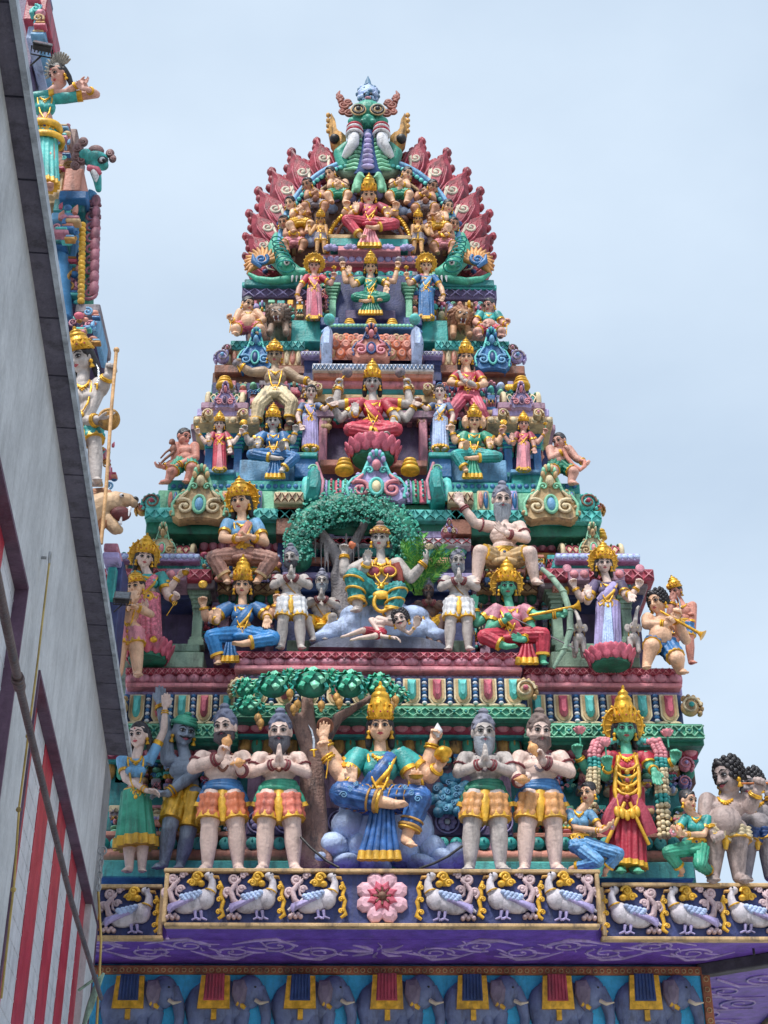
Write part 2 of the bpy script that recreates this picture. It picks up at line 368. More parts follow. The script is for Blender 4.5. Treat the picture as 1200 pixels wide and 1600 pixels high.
        # front plates
        for i in range(-2, 3):
            a = i*.5; d = H[1]*cos(a)+H[0]*sin(a); cc = c+d*(r*1.02)+H[2]*(k*.2)
            ax2 = (H[0]*cos(a)-H[1]*sin(a), d, H[2]); w = q*(.34-.05*abs(i)); hh = k*(.26-.035*abs(i))
            m.prism([(-w, -hh*.6), (w, -hh*.6), (w*1.05, hh*.1), (w*.5, hh*.7), (0, hh*1.2), (-w*.5, hh*.7), (-w*1.05, hh*.1)], cc, ax2, -q*.1, q*.1, 0, .15, .5)
            m.ell(cc+d*(q*.16), q*.1, m=1, n=8, k=5)
        for i in range(14):
            a = 2*pi*i/14; m.ell(c+(H[1]*cos(a)+H[0]*sin(a))*(r*1.08)+H[2]*(k*.07), q*.09, n=6, k=4)
            m.ell(c+(H[1]*cos(a)+H[0]*sin(a))*(r*.97)+H[2]*(k*.4), q*.08, n=6, k=4)
        s.part(m, 'crown', [mt, jewel or RED])
        if halo is not None:
            m = MB(); hr = hr*1.12; c = s.h(0, -.75, .5); ax2 = (H[0], H[2], H[1])
            m.torus(c, ax2, q*hr*.92, q*.13, m=0, n=28)
            m.prism(circ(q*hr*.9, 26), c, (H[0], H[1], H[2]), -q*.12, 0, 0)
            for i in range(18):
                a = 2*pi*i/18; m.ell(c+H[0]*(cos(a)*q*hr)+H[2]*(sin(a)*q*hr), q*.15, n=7, k=5)
                m.tube([c+(H[0]*cos(a)+H[2]*sin(a))*(q*hr*.35), c+(H[0]*cos(a)+H[2]*sin(a))*(q*hr*.85)], [q*.05, q*.09], n=5)
            s.part(m, 'halo', [halo])
    def earrings(s, mt=None, hoop=False):
        q = s.q
        for e in (-1, 1):
            m = MB()
            if hoop: m.torus(s.h(1.05*e, 0, -.72), (s.H[1], s.H[2], s.H[0]), q*.28, q*.07, n=12, k=5)
            else:
                m.ell(s.h(1.06*e, .12, -.5), q*.2, s.H, 0, 8, 5); m.lathe(s.h(1.06*e, .12, -1.1), s.H, [(.22*q, 0), (.25*q, .1*q), (.1*q, .38*q), (.08*q, .5*q)], n=8)
            s.part(m, 'earring', [mt or GOLD])
    # --- torso; shoulders sh=(halfwidth, v), waist v, hip v
    def torso(s, sh=(38, 82), wv=36, hv=8, fem=True, belly=0.0, d0=0, cw=1.0):
        b, u, vz = s.body, s.u, s.vz; s.sh = sh; s.wv, s.hv = wv, hv; s.fem = fem
        hh = (sh[1]-hv)
        f = sh[0]/38.
        W = lambda x, t, d: s.W(x*f, hv+hh*t, (d+d0)*f)
        u = u*f; hs = hh/74.*vz
        p = []
        p.append((W(0, .08, 0), (26*u, 18*u, 17*u*hs), 'hip'))
        p.append((W(0, .36, 0), ((20 if fem else 25)*u*cw, 15*u, 20*u*hs), 'waist'))
        p.append((W(0, .66, 2), ((26 if fem else 31)*u*cw, 17*u, 20*u*hs), 'chest'))
        p.append((W(0, .86, 0), (29*u, 14*u, 11*u*hs), 'chest'))
        for e in (-1, 1):
            p.append((W(25*e, .93, 0), (11.5*u, 11.5*u, 10.5*u), 'chest'))
            if fem: p.append((W(12.5*e, .67, 14), (11.5*u, 11*u, 11*u), 'bust'))
            else: p.append((W(13*e, .76, 10), (14*u, 8*u, 9*u), 'chest'))
        if belly: p.append((W(0, .34, 8+8*belly), (27*u*(.8+.2*belly), 19*u*belly, 22*u*belly), 'belly'))
        s.tor = p
        for c, r, t in p: b.ell(c, r)
        s.shp = {-1: W(-32, .92, 0), 1: W(32, .92, 0)}
        b.cap(W(0, .95, 0), s.neck[0], s.q*.6, s.neck[1])
        s.f = f
    def Tp(s, x, t, d): return s.W(x*s.f, s.hv+(s.sh[1]-s.hv)*t, d*s.f)
    def blouse(s, mt, sleeves=True, hem=GOLD, grow=1.07, low=False):
        m = MB(); u = s.u*s.f
        for c, r, t in s.tor:
            if t in ('chest', 'bust') or low: m.ell(c, tuple(x*grow for x in r))
        o = s.part(m, 'blouse', [mt], vox=s.vox)
        if sleeves:
            for (sd, el, wr) in s.armj:
                m = MB()
                a = s.shp[sd]; r = s.armr*s.u
                m.tube([a+(el-a)*-.12, a+(el-a)*.15, a+(el-a)*.5, a+(el-a)*.58], [r*1.2, r*1.32, r*1.22, r*1.2], m=0, n=12)
                m.tube([a+(el-a)*.5, a+(el-a)*.64], [r*1.27, r*1.27], m=1, n=12)
                s.part(m, 'sleeve', [mt, hem])
    def hand(s, w, d, n, t='open', sd=1, L=None, sep=.1):
        """w wrist, d finger direction, n palm normal (all world)"""
        b = s.body; L = L or s.q*1.9; d = d.normalized(); n = (n-d*n.dot(d)).normalized(); l = d.cross(n).normalized()
        pw = L*.23; pl = L*.42
        c = w+d*(pl*.6); b.ell(c, (pw*1.02, L*.12, pl*.62), (l, n, d)); b.ell(c+d*pl*.2, (pw*1.05, L*.1, pl*.4), (l, n, d))
        b.cap(w-d*(L*.1), w+d*(L*.1), L*.12, L*.13, n=8)
        r = L*.062
        curl = {'open': .12, 'fist': 1.5, 'hold': 1.2, 'relax': .5, 'pray': .0}[t]
        for i, ln in enumerate((.42, .5, .46, .36)):
            x = (i-1.5)/1.5; st = w+d*(pl*.98-abs(x)*L*.02)+l*(x*pw*.82*-sd)
            dd = (d+l*(-sd*x*sep)).normalized(); a1 = curl*.7; a2 = curl*1.55
            p1 = st+(dd*cos(a1)+n*sin(a1))*(L*ln*.45); p2 = p1+(dd*cos(a2)+n*sin(a2))*(L*ln*.32); p3 = p2+(dd*cos(a2+curl*.6)+n*sin(a2+curl*.6))*(L*ln*.25)
            b.chain([(st, r*1.12), (p1, r*1.02), (p2, r*.95), (p3, r*.8)], n=7)
        ts = w+d*(L*.12)+l*(sd*pw*.7); tk = .5 if t in ('open', 'pray') else .9
        t1 = ts+(d*.7+l*sd*.62+n*tk*.5).normalized()*(L*.22); t2 = t1+(d*.95+l*sd*(.15 if t != 'fist' else -.5)+n*tk*.6).normalized()*(L*.2)
        b.chain([(ts, r*1.5), (t1, r*1.2), (t2, r*.95)], n=7)
    def arms(s, lst, r=12.5, bangles=GOLD, armlets=None):
        """lst: (side, (el u,v,d), (wr u,v,d), (finger dir u,v,d), (palm normal), type)"""
        s.armj = []; s.armr = r*s.f; b = s.body; R1 = r*s.u*s.f; m = MB(); s.hands = []
        for a in lst:
            sd, el, wr = a[0], s.W(*a[1]), s.W(*a[2]); dr = a[3] if len(a) > 3 else (0, 1, 0); nn = a[4] if len(a) > 4 else (0, 0, 1); t = a[5] if len(a) > 5 else 'open'
            S = s.shp[sd]; s.armj.append((sd, el, wr))
            b.chain([(S, R1*1.12), (S.lerp(el, .5), R1*1.02), (el, R1*.86)]); b.chain([(el, R1*.86), (el.lerp(wr, .35), R1*.9), (wr, R1*.6)])
            D = X_*dr[0]+F_*dr[2]+U_*dr[1]; N = X_*nn[0]+F_*nn[2]+U_*nn[1]
            hs = a[6] if len(a) > 6 else sd
            s.hand(wr+(wr-el).normalized()*(s.q*.1), D, N, t, hs)
            s.hands.append((wr+D.normalized()*(s.q*.85), D, N))
            if bangles is not None:
                ax = (wr-el).normalized(); sx, sy = ortho(ax, V((0, 1, .1)))
                for j, f in enumerate((.8, .9)): m.torus(el.lerp(wr, f), (sx, sy, ax), R1*(.82-.08*j), R1*.16, n=14, k=6)
            if armlets is not None:
                ax = (el-S).normalized(); sx, sy = ortho(ax, V((0, 1, .1))); m.torus(S.lerp(el, .55), (sx, sy, ax), R1*1.08, R1*.16, m=1, n=16, k=6)
                for j in range(12): aa = 2*pi*j/12; m.ell(S.lerp(el, .55)+(sx*cos(aa)+sy*sin(aa))*(R1*1.15), R1*.17, m=1, n=6, k=4)
        if m.v: s.part(m, 'bangles', [bangles or GOLD, armlets or GOLD])
    def foot(s, a, d, r):
        b = s.body; d = d.normalized(); sd, up = ortho(d, U_)
        L = s.q*1.5
        b.ell(a-U_*(r*.3)+d*(L*.1), (r*1.05, r*.8, r*1.0), (sd, up, d)); b.chain([(a, r), (a+d*(L*.35)-U_*(r*.45), r*.8), (a+d*(L*.72)-U_*(r*.8), r*.72)])
        for i in range(5):
            x = (i-2)/2; p = a+d*(L*.72)+sd*(x*r*.85)-U_*(r*.95); b.cap(p, p+d*(L*(.24-.03*abs(i-1))), r*.3, r*.22, n=6)
    def legs(s, lst, r=(23, 16, 16, 10), hipx=14, anklets=None):
        """lst: (side, knee, ankle, toe dir)"""
        b = s.body; s.legj = []; u = s.u*s.f; m = MB()
        for a in lst:
            sd, kn, an = a[0], s.W(*a[1]), s.W(*a[2]); hp = s.Tp(hipx*sd, .05, 2)
            s.legj.append((sd, hp, kn, an))
            b.chain([(hp, r[0]*u), (hp.lerp(kn, .5), r[0]*u*.93), (kn, r[1]*u)], n=14)
            b.chain([(kn, r[1]*u), (kn.lerp(an, .33)-F_*(r[2]*u*.15), r[2]*u), (an, r[3]*u)], n=14)
            b.ell(kn+F_*(r[1]*u*.35), (r[1]*u*.75, r[1]*u*.7, r[1]*u*.8))
            if len(a) > 3 and a[3] is not None: s.foot(an, X_*a[3][0]+F_*a[3][2]+U_*a[3][1], r[3]*u)
            if anklets is not None:
                ax = (an-kn).normalized(); sx, sy = ortho(ax, V((0, 1, .1))); m.torus(kn.lerp(an, .93), (sx, sy, ax), r[3]*u*1.2, r[3]*u*.25, n=14, k=6)
        if m.v: s.part(m, 'anklets', [anklets])
    def finish(s, skin):
        return s.part(s.body, 'body', [skin], vox=s.vox, smooth=2)
    # --- clothes
    def ribbon(s, pts, w, t, mt, name='sash', hem=None, ridge=None):
        m = MB(); m.tube(pts, w, t, ref=V((.01, 1, .02)), m=0, n=12, ridge=ridge)
        if hem is not None: m.tube([pts[-1].lerp(pts[-2], .3), pts[-1]+(pts[-1]-pts[-2])*.05], (w if not hasattr(w, '__len__') else w[-1])*1.1, (t if not hasattr(t, '__len__') else t[-1])*1.3, ref=V((.01, 1, .02)), m=1)
        return s.part(m, name, [mt, hem or GOLD2])
    def necklace(s, mt=None, long=0, col=True):
        m = MB(); u = s.u*s.f; T = s.Tp
        if col:
            m.tube([T(-14, 1.02, 4), T(-10, .93, 14), T(0, .87, 19), T(10, .93, 14), T(14, 1.02, 4)], [2.6*u, 3.2*u, 4*u, 3.2*u, 2.6*u], [2*u]*5, n=7)
            for i in range(7): t = (i-3)/3; m.ell(T(t*11, .87+.07*t*t-.05*(1-abs(t)), 20-5*t*t), 2.2*u, n=6, k=4)
        if long:
            a = [T(-18, 1.0, 6), T(-17, .85, 17), T(-11, .66-.1*long, 25), T(0, .58-.22*long, 26), T(11, .66-.1*long, 25), T(17, .85, 17), T(18, 1.0, 6)]
            m.tube(a, [2.4*u]*7, [2*u]*7, n=6, ridge=None); m.ell(T(0, .56-.24*long, 27), (4.6*u, 3*u, 5.5*u))
        s.part(m, 'necklace', [mt or GOLD])
    def belt(s, v=.22, mt=None, med=True, w=26, d=18, strap=False):
        m = MB(); u = s.u*s.f; c = s.Tp(0, v, 0); m.torus(c, (X_, F_, U_), w*u, 3.6*u, R2=d*u, r2=5*u, n=26)
        if med:
            c2 = s.Tp(0, v-.03, d+3); m.prism(circ(11*u, 16, rz=12*u), c2, FR, -3*u, 1.5*u, 0, .1, .6); m.ell(c2+F_*(3*u), 4*u, m=1, n=8, k=5)
            m.torus(c2+F_*1.5*u, (X_, U_, F_), 12*u, 1.8*u, n=20, k=5)
            for e in (-1, 1): m.tube([s.Tp(11*e, v, d+1), s.Tp(19*e, v-.1, d), s.Tp(24*e, v+.03, d-9)], [3*u]*3, [2*u]*3, n=6)
        s.part(m, 'belt', [mt or GOLD2, DBLUE])
    def legcloth(s, mt, hem, rk=(25, 20), shin=None, name='leg_drape', knees=True, nr=11, amp=.085, upto=1.0, hemw=.09, rs=(20, 17)):
        """folded cloth along thighs (and shins)"""
        u = s.u*s.f
        for sd, hp, kn, an in s.legj:
            m = MB(); n = 9; pts = []; rr = []
            for i in range(n+1):
                t = i/n*upto; pts.append(hp.lerp(kn, t)); rr.append((rk[0]*(1-t)+rk[1]*t)*u*(1+.06*sin(i*1.9)))
            if upto >= 1:
                e = (kn-hp).normalized()
                pts += [kn+e*(rk[1]*u*.45), kn+e*(rk[1]*u*.8), kn+e*rk[1]*u*.95]; rr += [rk[1]*u*.88, rk[1]*u*.55, rk[1]*u*.12]
            m.tube(pts, rr, m=0, n=44, ridge=(nr, amp, .12))
            if upto < 1:
                e = (kn-hp).normalized(); m.tube([pts[-1]-e*hemw*(kn-hp).length, pts[-1]+e*(.01*u)], [rr[-1]*1.06, rr[-1]*1.1], m=1, n=36, ridge=(nr, amp*.5))
            if shin:
                q = []; r2 = []
                for i in range(8): t = i/7*shin; q.append(kn.lerp(an, t)); r2.append((rs[0]*(1-t)+rs[1]*t)*u*(1+.05*sin(i*2.2)))
                m.tube(q, r2, m=0, n=40, ridge=(9, amp, .2)); m.tube([q[-1].lerp(q[-2], .7), q[-1]+(q[-1]-q[-2])*.2], [r2[-1]*1.1, r2[-1]*1.16], m=1, n=30)
            s.part(m, name, [mt, hem])
    def shorts(s, mt, hem, sash=None, panel=True, nr=10, upto=.78, r=(23.5, 21)):
        u = s.u*s.f; s.legcloth(mt, hem, rk=r, upto=upto, name='dhoti_leg', nr=nr, amp=.085, hemw=.2)
        m = MB(); m.tube([s.Tp(0, -.02, 0), s.Tp(0, .12, 0), s.Tp(0, .28, 0)], [28*u, 27*u, 24*u], [20*u, 19*u, 17*u], m=0, n=40, ridge=(12, .03))
        s.part(m, 'dhoti_wrap', [mt])
        if panel:
            m = MB(); m.tube([s.Tp(0, .25, 18), s.Tp(0, .05, 22), s.Tp(0, -.22, 24), s.Tp(0, -.45, 22)], [7.5*u, 8*u, 6*u, 3*u], [3*u]*4, ref=F_, m=0, n=16, ridge=(4, .1)); s.part(m, 'front_pleat', [hem])
        if sash is not None:
            m = MB()
            for j, v in enumerate((.2, .27, .33)): m.torus(s.Tp(0, v, 0), ((X_+U_*.06*(j-1)).normalized(), F_, U_), (29-j*1.2)*u, 4*u, R2=(20-j*.5)*u, r2=5*u, n=28)
            for e in (-1, 1):
                m.ell(s.Tp(27*e, .26, 8), (6*u, 6*u, 7*u)); m.tube([s.Tp(28*e, .24, 8), s.Tp(32*e, .1, 9), s.Tp(35*e, -.05, 7)], [4*u, 6*u, 7*u], [3*u]*3, n=14, ridge=(5, .12)); m.tube([s.Tp(35*e, -.05, 7), s.Tp(37*e, -.14, 6)], [8*u, 9*u], [4*u, 4*u], m=1, n=14, ridge=(5, .12))
            s.part(m, 'waist_sash', [sash, hem])
    def skirt(s, mt, hem, v0=.2, vend=0, w=(26, 30, 36), dd=(18, 20, 24), nr=16, amp=.07, hemh=8, front=None, name='skirt', cx=(0, 0)):
        """pleated skirt from the waist down to v=vend (unit px)"""
        u = s.u; f = s.f; m = MB(); top = s.hv+(s.sh[1]-s.hv)*v0; n = 10; pts = []; rx = []; ry = []; am = []
        for i in range(n+1):
            t = i/n; v = top+(vend-top)*t; pts.append(s.W(cx[0]+(cx[1]-cx[0])*t, v, 0))
            a = (w[0]*(1-t)**2+2*w[1]*t*(1-t)+w[2]*t*t); b = (dd[0]*(1-t)**2+2*dd[1]*t*(1-t)+dd[2]*t*t); rx.append(a*u*f); ry.append(b*u*f); am.append(.3+t)
        m.ell(s.Tp(0, .04, 1), (31*u*f, 22*u*f, 22*u*f)); m.tube(pts, rx, ry, ref=V((0, 1, 0.001)), m=0, n=nr*6, ridge=(nr, amp, 0, am))
        hp = s.W(cx[1], vend+hemh, 0); m.tube([hp, s.W(cx[1], vend-.3, 0)], [rx[-1]*1.02, rx[-1]*1.05], [ry[-1]*1.02, ry[-1]*1.05], ref=V((0, 1, .001)), m=1, n=nr*6, ridge=(nr, amp*1.3))
        s.part(m, name, [mt, hem])
        if front is not None:
            m = MB()
            for i in range(5):
                x = (i-2)*5.0
                m.tube([s.W(x*.5*f, top, dd[0]*f+1), s.W(x*f*.9, (top+vend)/2, dd[1]*f+4), s.W(x*f*1.3, vend+3, dd[2]*f+2)], [2.6*u*f, 3.4*u*f, 4.4*u*f], [3*u*f]*3, m=0, n=8)
                m.tube([s.W(x*f*1.26, vend+4+hemh, dd[2]*f+2), s.W(x*f*1.3, vend, dd[2]*f+2.3)], [5*u*f, 5.2*u*f], [3.6*u*f]*2, m=1, n=8)
            s.part(m, 'front_pleats', [front, hem])
    def fan(s, mt, hem, u0=0, top=0, bot=-80, w0=12, w1=26, n=6, d=30, shift=0, hemh=14):
        """hanging fan of pleats in front of a seated figure"""
        m = MB(); u = s.u
        for i in range(n):
            x = (i-(n-1)/2)/((n-1)/2)
            a = s.W(u0+x*w0, top, d-3*x*x); b = s.W(u0+shift*.5+x*(w0+w1)/2, (top+bot)/2, d+3-4*x*x); c = s.W(u0+shift+x*w1, bot+hemh, d+3-5*x*x); e = s.W(u0+shift+x*w1*1.05, bot, d+4-5*x*x)
            r0 = w0*1.3/n; r1 = w1*1.25/n; m.tube([a, b, c], [r0*u, (r0+r1)/2*u, r1*u], [r0*u, (r0+r1)*.5*u, r1*.9*u], m=0, n=10); m.tube([c, e], [r1*1.06*u, r1*1.25*u], [r1*1.0*u, r1*1.1*u], m=1, n=10)
        s.part(m, 'hanging_pleats', [mt, hem])
    def lap(s, mt):
        m = MB(); u = s.u*s.f; m.ell(s.Tp(0, .06, 6), (34*u, 22*u, 17*u)); m.ell(s.Tp(0, -.02, 22), (30*u, 16*u, 10*u)); s.part(m, 'lap_drape', [mt], vox=s.vox)
    def drape(s, mt, border, side=-1):
        """sari end over one shoulder"""
        u = s.u*s.f; T = s.Tp
        p = [T(18*side, .98, -2), T(16*side, .95, 11), T(5*side, .72, 25), T(-10*side, .48, 22), T(-22*side, .28, 12)]
        m = MB(); m.tube(p, [9*u, 10*u, 10*u, 11*u, 9*u], [4*u, 4*u, 4*u, 4*u, 4*u], ref=F_, m=0, n=24, ridge=(8, .12)); s.part(m, 'sari_drape', [mt])
        m = MB(); q = [T(23*side, 1.0, -2), T(22*side, .93, 11), T(14*side, .66, 27), T(-2*side, .42, 25), T(-20*side, .2, 14)]
        m.tube(q, [3.6*u]*5, [2.4*u]*5, ref=F_, m=0, n=8); s.part(m, 'sari_border', [border])
    def sashd(s, mt=OLDG, side=1):
        u = s.u*s.f; T = s.Tp; m = MB(); m.tube([T(20*side, .98, 3), T(15*side, .8, 18), T(0, .5, 20), T(-16*side, .27, 15)], [1.8*u]*4, n=6); s.part(m, 'sacred_thread', [mt])
    def beads(s, mt, depth=.3, r=2.6):
        m = MB(); u = s.u*s.f
        for i in range(17):
            t = (i-8)/8; m.ell(s.Tp(15*t, 1.0-depth*(1-t*t)-.05*(1-abs(t)), 20-14*abs(t)**2), r*u, n=7, k=5)
        s.part(m, 'bead_necklace', [mt])
    # --- things held
    def prop(s, kind, c, sz=10, d=U_, mt=None, n=F_):
        z = sz*s.u*1.0; m = MB(); d = d.normalized(); a, b = ortho(d, n); ax = (a, b, d); mats = [mt or GOLD, WHITE]
        if kind == 'pot': m.lathe(c, ax, [(z*.4, -z*.6), (z*.9, -z*.2), (z, z*.15), (z*.8, z*.5), (z*.35, z*.75), (z*.5, z*.95), (z*.2, z*1.05)], n=16)
        elif kind == 'bowl': m.lathe(c, ax, [(z*.3, -z*.5), (z*.8, -z*.3), (z, z*.1), (z*1.1, z*.12), (z*.9, z*.05), (z*.5, -z*.2), (.01, -z*.25)], n=16)
        elif kind == 'conch':
            m.lathe(c, ax, [(z*.08, -z*1.5), (z*.5, -z*.7), (z*.9, 0), (z*.8, z*.45), (z*.5, z*.75), (z*.25, z*1.05), (.02, z*1.3)], n=16, fl=(5, .05)); mats = [mt or WHITE, PINK]
        elif kind == 'lotus':
            for L_ in range(2):
                for i in range(7):
                    t = 2*pi*(i+.5*L_)/7; q = (a*cos(t)+b*sin(t)); e = (d*.9+q*(.45+.3*L_)).normalized(); g, h = ortho(e, q)
                    m.ell(c+q*(z*.3)+e*(z*.45), (z*.34, z*.14, z*.62), (g, h, e), n=8, k=6)
            m.tube([c-d*z*1.8, c], [z*.13, z*.16], m=1, n=7); mats = [mt or PINK, GREEN]
        elif kind == 'sword':
            m.prism([(-.12*z, 0), (.12*z, 0), (.3*z, z*1.2), (.1*z, z*2.6), (-.35*z, z*3.4), (-.05*z, z*2.4), (.02*z, z*1.2)], c, (a, n, d), -z*.06, z*.06, 1); m.cap(c-d*z*.8, c, z*.14, z*.14); m.ell(c, (z*.5, z*.14, z*.14), ax)
            mats = [mt or GOLD, mat('steel_blade', '#a8adb5', .3, .7)]
        elif kind == 'trident':
            m.cap(c-d*z*3, c+d*z*1.2, z*.14, z*.14, n=7)
            for e in (-1, 0, 1): m.tube([c+d*z*1.1, c+d*z*1.5+a*(e*z*.55), c+d*z*2.2+a*(e*z*.55), c+d*z*2.9+a*(e*z*.35)], [z*.14, z*.16, z*.2, z*.03], n=6)
        elif kind == 'disc':
            m.prism(circ(z, 20), c, (a, n, d), -z*.12, z*.12, 0, .1, .5); m.torus(c+n*z*.1, (a, d, n), z*.8, z*.12, n=18, k=5)
        elif kind == 'mace':
            m.cap(c-d*z*1.2, c+d*z*.4, z*.15, z*.15, n=7); m.lathe(c+d*z*.4, ax, [(z*.2, 0), (z*.7, z*.3), (z*.85, z*.8), (z*.6, z*1.3), (z*.2, z*1.55), (.02, z*1.8)], m=1, n=16, fl=(8, .06)); mats = [mt or GOLD, STONE]
        elif kind == 'flute': m.cap(c-d*z*2, c+d*z*2, z*.12, z*.16, n=8); m.lathe(c+d*z*2, ax, [(z*.16, 0), (z*.3, z*.3), (z*.55, z*.5)], n=12)
        elif kind == 'flower':
            for i in range(6): t = 2*pi*i/6; m.ell(c+(a*cos(t)+d*sin(t))*(z*.5), (z*.4, z*.2, z*.4), (a, n, d), n=8, k=5)
            m.ell(c+n*z*.15, z*.28, m=1, n=8, k=5)
        nm = {'pot': 'water_pot', 'disc': 'disc_emblem', 'mace': 'club', 'flute': 'flute'}.get(kind, kind)
        return s.part(m, nm, mats)
def lotus_base(parent, c, rx, ry, h, mt, under=DGREEN, n=15, name='lotus_pedestal'):
    m = MB(); m.tube([c-U_*h, c-U_*h*.6, c], [rx*.72, rx*.8, rx*.86], [ry*.72, ry*.8, ry*.86], ref=V((0, 1, .001)), m=1, n=24)
    for L_ in range(2):
        for i in range(n):
            a = 2*pi*(i+.5*L_)/n; q = X_*cos(a)*rx*.86+F_*sin(a)*ry*.86; e = (U_+q.normalized()*(.55-.35*L_)).normalized(); g, w = ortho(e, q)
            m.ell(c+q-U_*(h*.35), (rx*2.9/n, rx*.07, h*.62), (g, w, e), m=0, n=8, k=6)
    return m.build(name, [mt, under], parent)
# ---------------------------------------------------------------- ground and street
def structure(mb, name, mt):
    o = mb.build(name, mt); o['kind'] = 'structure'; return o
g = MB(); g.add([V((-600, -600, 0)), V((600, -600, 0)), V((600, 900, 0)), V((-600, 900, 0))], [(0, 1, 2, 3)], 0, False)
structure(g, 'ground', mat('concrete_ground', '#c0bdb4', .8, 0, .2, .4, .3, .8))
g = MB(); g.wbox(-60, 60, -9, 3.5, -.05, .012); structure(g, 'road', mat('asphalt', '#3d3e40', .85, 0, .2, .3, .5, 1.5))
g = MB(); g.wbox(-60, 60, 3.5, 14, -.05, .13, 0, .02); structure(g, 'pavement', mat('paving', '#cfcabf', .8, 0, .15, .4, .3, 2))
# ---------------------------------------------------------------- helpers for the carved tower, read from the photograph in facade planes
def slab(mb, x0, x1, t, b, Y, dep, m=0, ch=.012):
    my, mxx = (t+b)/2, (x0+x1)/2
    a = P(x0, my, Y).x; c = P(x1, my, Y).x; z1 = P(mxx, t, Y).z; z0 = P(mxx, b, Y).z
    mb.wbox(a, c, Y, Y+dep, z0, z1, m, ch)
def roll(mb, x0, x1, t, b, Y, m=0, fl=None):
    z1 = P((x0+x1)/2, t, Y).z; z0 = P((x0+x1)/2, b, Y).z; r = (z1-z0)/2; a = P(x0, (t+b)/2, Y).x; c = P(x1, (t+b)/2, Y).x
    mb.tube([V((a, Y+r, z0+r)), V((c, Y+r, z0+r))], r, r*1.1, m=m, n=16)
def petals(mb, x0, x1, t, b, Y, n, m=0, m2=None, dy=.03, up=False, ch=True):
    for i in range(n):
        x = x0+(x1-x0)*(i+.5)/n; c = P(x, (t+b)/2, Y); w = (P(x1, t, Y).x-P(x0, t, Y).x)/n*.48; h = (P(x, t, Y).z-P(x, b, Y).z)/2
        mb.ell(c, (w, dy, h), m=m if (m2 is None or i % 2 == 0) else m2, n=10, k=7)
        if ch: mb.ell(c-V((0, dy*.9, -h*.3)), (w*.18, dy*.3, h*.35), m=m, n=6, k=4)
def zigzag(mb, x0, x1, t, b, Y, n, m=0, dy=.015):
    h = (P(x0, t, Y).z-P(x0, b, Y).z)/2
    for i in range(n):
        x = x0+(x1-x0)*(i+.5)/n; c = P(x, (t+b)/2, Y); w = (P(x1, t, Y).x-P(x0, t, Y).x)/n*.46
        mb.prism([(-w, -h), (0, -h*.15), (w, -h), (w*.15, 0), (w, h), (0, h*.15), (-w, h), (-w*.15, 0)], c, FR, -.01, dy, m)
def dots(mb, x0, x1, t, b, Y, n, m=0, r=.45):
    h = (P(x0, t, Y).z-P(x0, b, Y).z)
    for i in range(n): mb.ell(P(x0+(x1-x0)*(i+.5)/n, (t+b)/2, Y), (h*r, h*.3, h*r), m=m, n=8, k=5)
def lattice(mb, x0, x1, t, b, Y, n, m=0, m2=1):
    h = (P(x0, t, Y).z-P(x0, b, Y).z)/2
    for i in range(n):
        x = x0+(x1-x0)*(i+.5)/n; c = P(x, (t+b)/2, Y); w = (P(x1, t, Y).x-P(x0, t, Y).x)/n/2
        for a in (-1, 1): mb.tube([c+V((-w, -.006, -h*.75*a)), c+V((w, -.006, h*.75*a))], [h*.13]*2, m=m, n=5)
        if i % 2 == 0: mb.torus(c+V((0, -.01, 0)), (X_, U_, F_), h*.45, h*.13, m=m, n=12, k=5)
        mb.ell(c+V((0, -.012, 0)), (h*.22, .02, h*.22), m=m2, n=8, k=5)
    for e in (-1, 1): mb.tube([P(x0, (t+b)/2, Y)+U_*(h*.86*e), P(x1, (t+b)/2, Y)+U_*(h*.86*e)+U_*(P(x0, (t+b)/2, Y).z-P(x1, (t+b)/2, Y).z)], [h*.13]*2, m=m, n=5)
X_, F_, U_ = V((1, 0, 0)), V((0, -1, 0)), V((0, 0, 1))
def tilerow(root, x0, x1, t, b, Y, n, cols, name='tile_band'):
    """row of coloured tongue tiles in cream frames with blue bead columns, on a curved cornice"""
    m = MB(); slab(m, x0, x1, t, b, Y+.03, .5, 0); h = P(x0, t, Y).z-P(x0, b, Y).z; wt = (P(x1, t, Y).x-P(x0, t, Y).x)/n
    for i in range(n):
        x = x0+(x1-x0)*(i+.5)/n; c = P(x, (t+b)/2, Y); w = wt*.27
        o = [(-w, h*.46), (-w, -h*.25), (-w*.6, -h*.42), (0, -h*.47), (w*.6, -h*.42), (w, -h*.25), (w, h*.46)]
        m.prism([(p*1.25, q*1.02) for p, q in o], c, FR, -.03, .02, 1); m.prism([(p*.98, q*.9) for p, q in o], c, FR, -.02, .03, 2)
        m.prism([(p*.62, q*.8+h*.06) for p, q in o], c, FR, -.02, .05, 3+i % len(cols), .1, .5)
        d = P(x0+(x1-x0)*i/n, (t+b)/2, Y)
        for j in range(8): m.ell(d+U_*(h*(.42-.12*j))+F_*.02, (wt*.11, .03, h*.062), m=7 if j % 2 else 8, n=7, k=4)
    for j in range(n*2):
        x = x0+(x1-x0)*(j+.5)/(n*2); m.ell(P(x, b, Y), (wt*.26, .04, h*.07), m=1, n=8, k=5)
    pal = [DBLUE, CREAM, BEIGE]+list(cols); pal += [WHITE]*(7-len(pal)); return m.build(name, pal+[WHITE, BLUE], root)
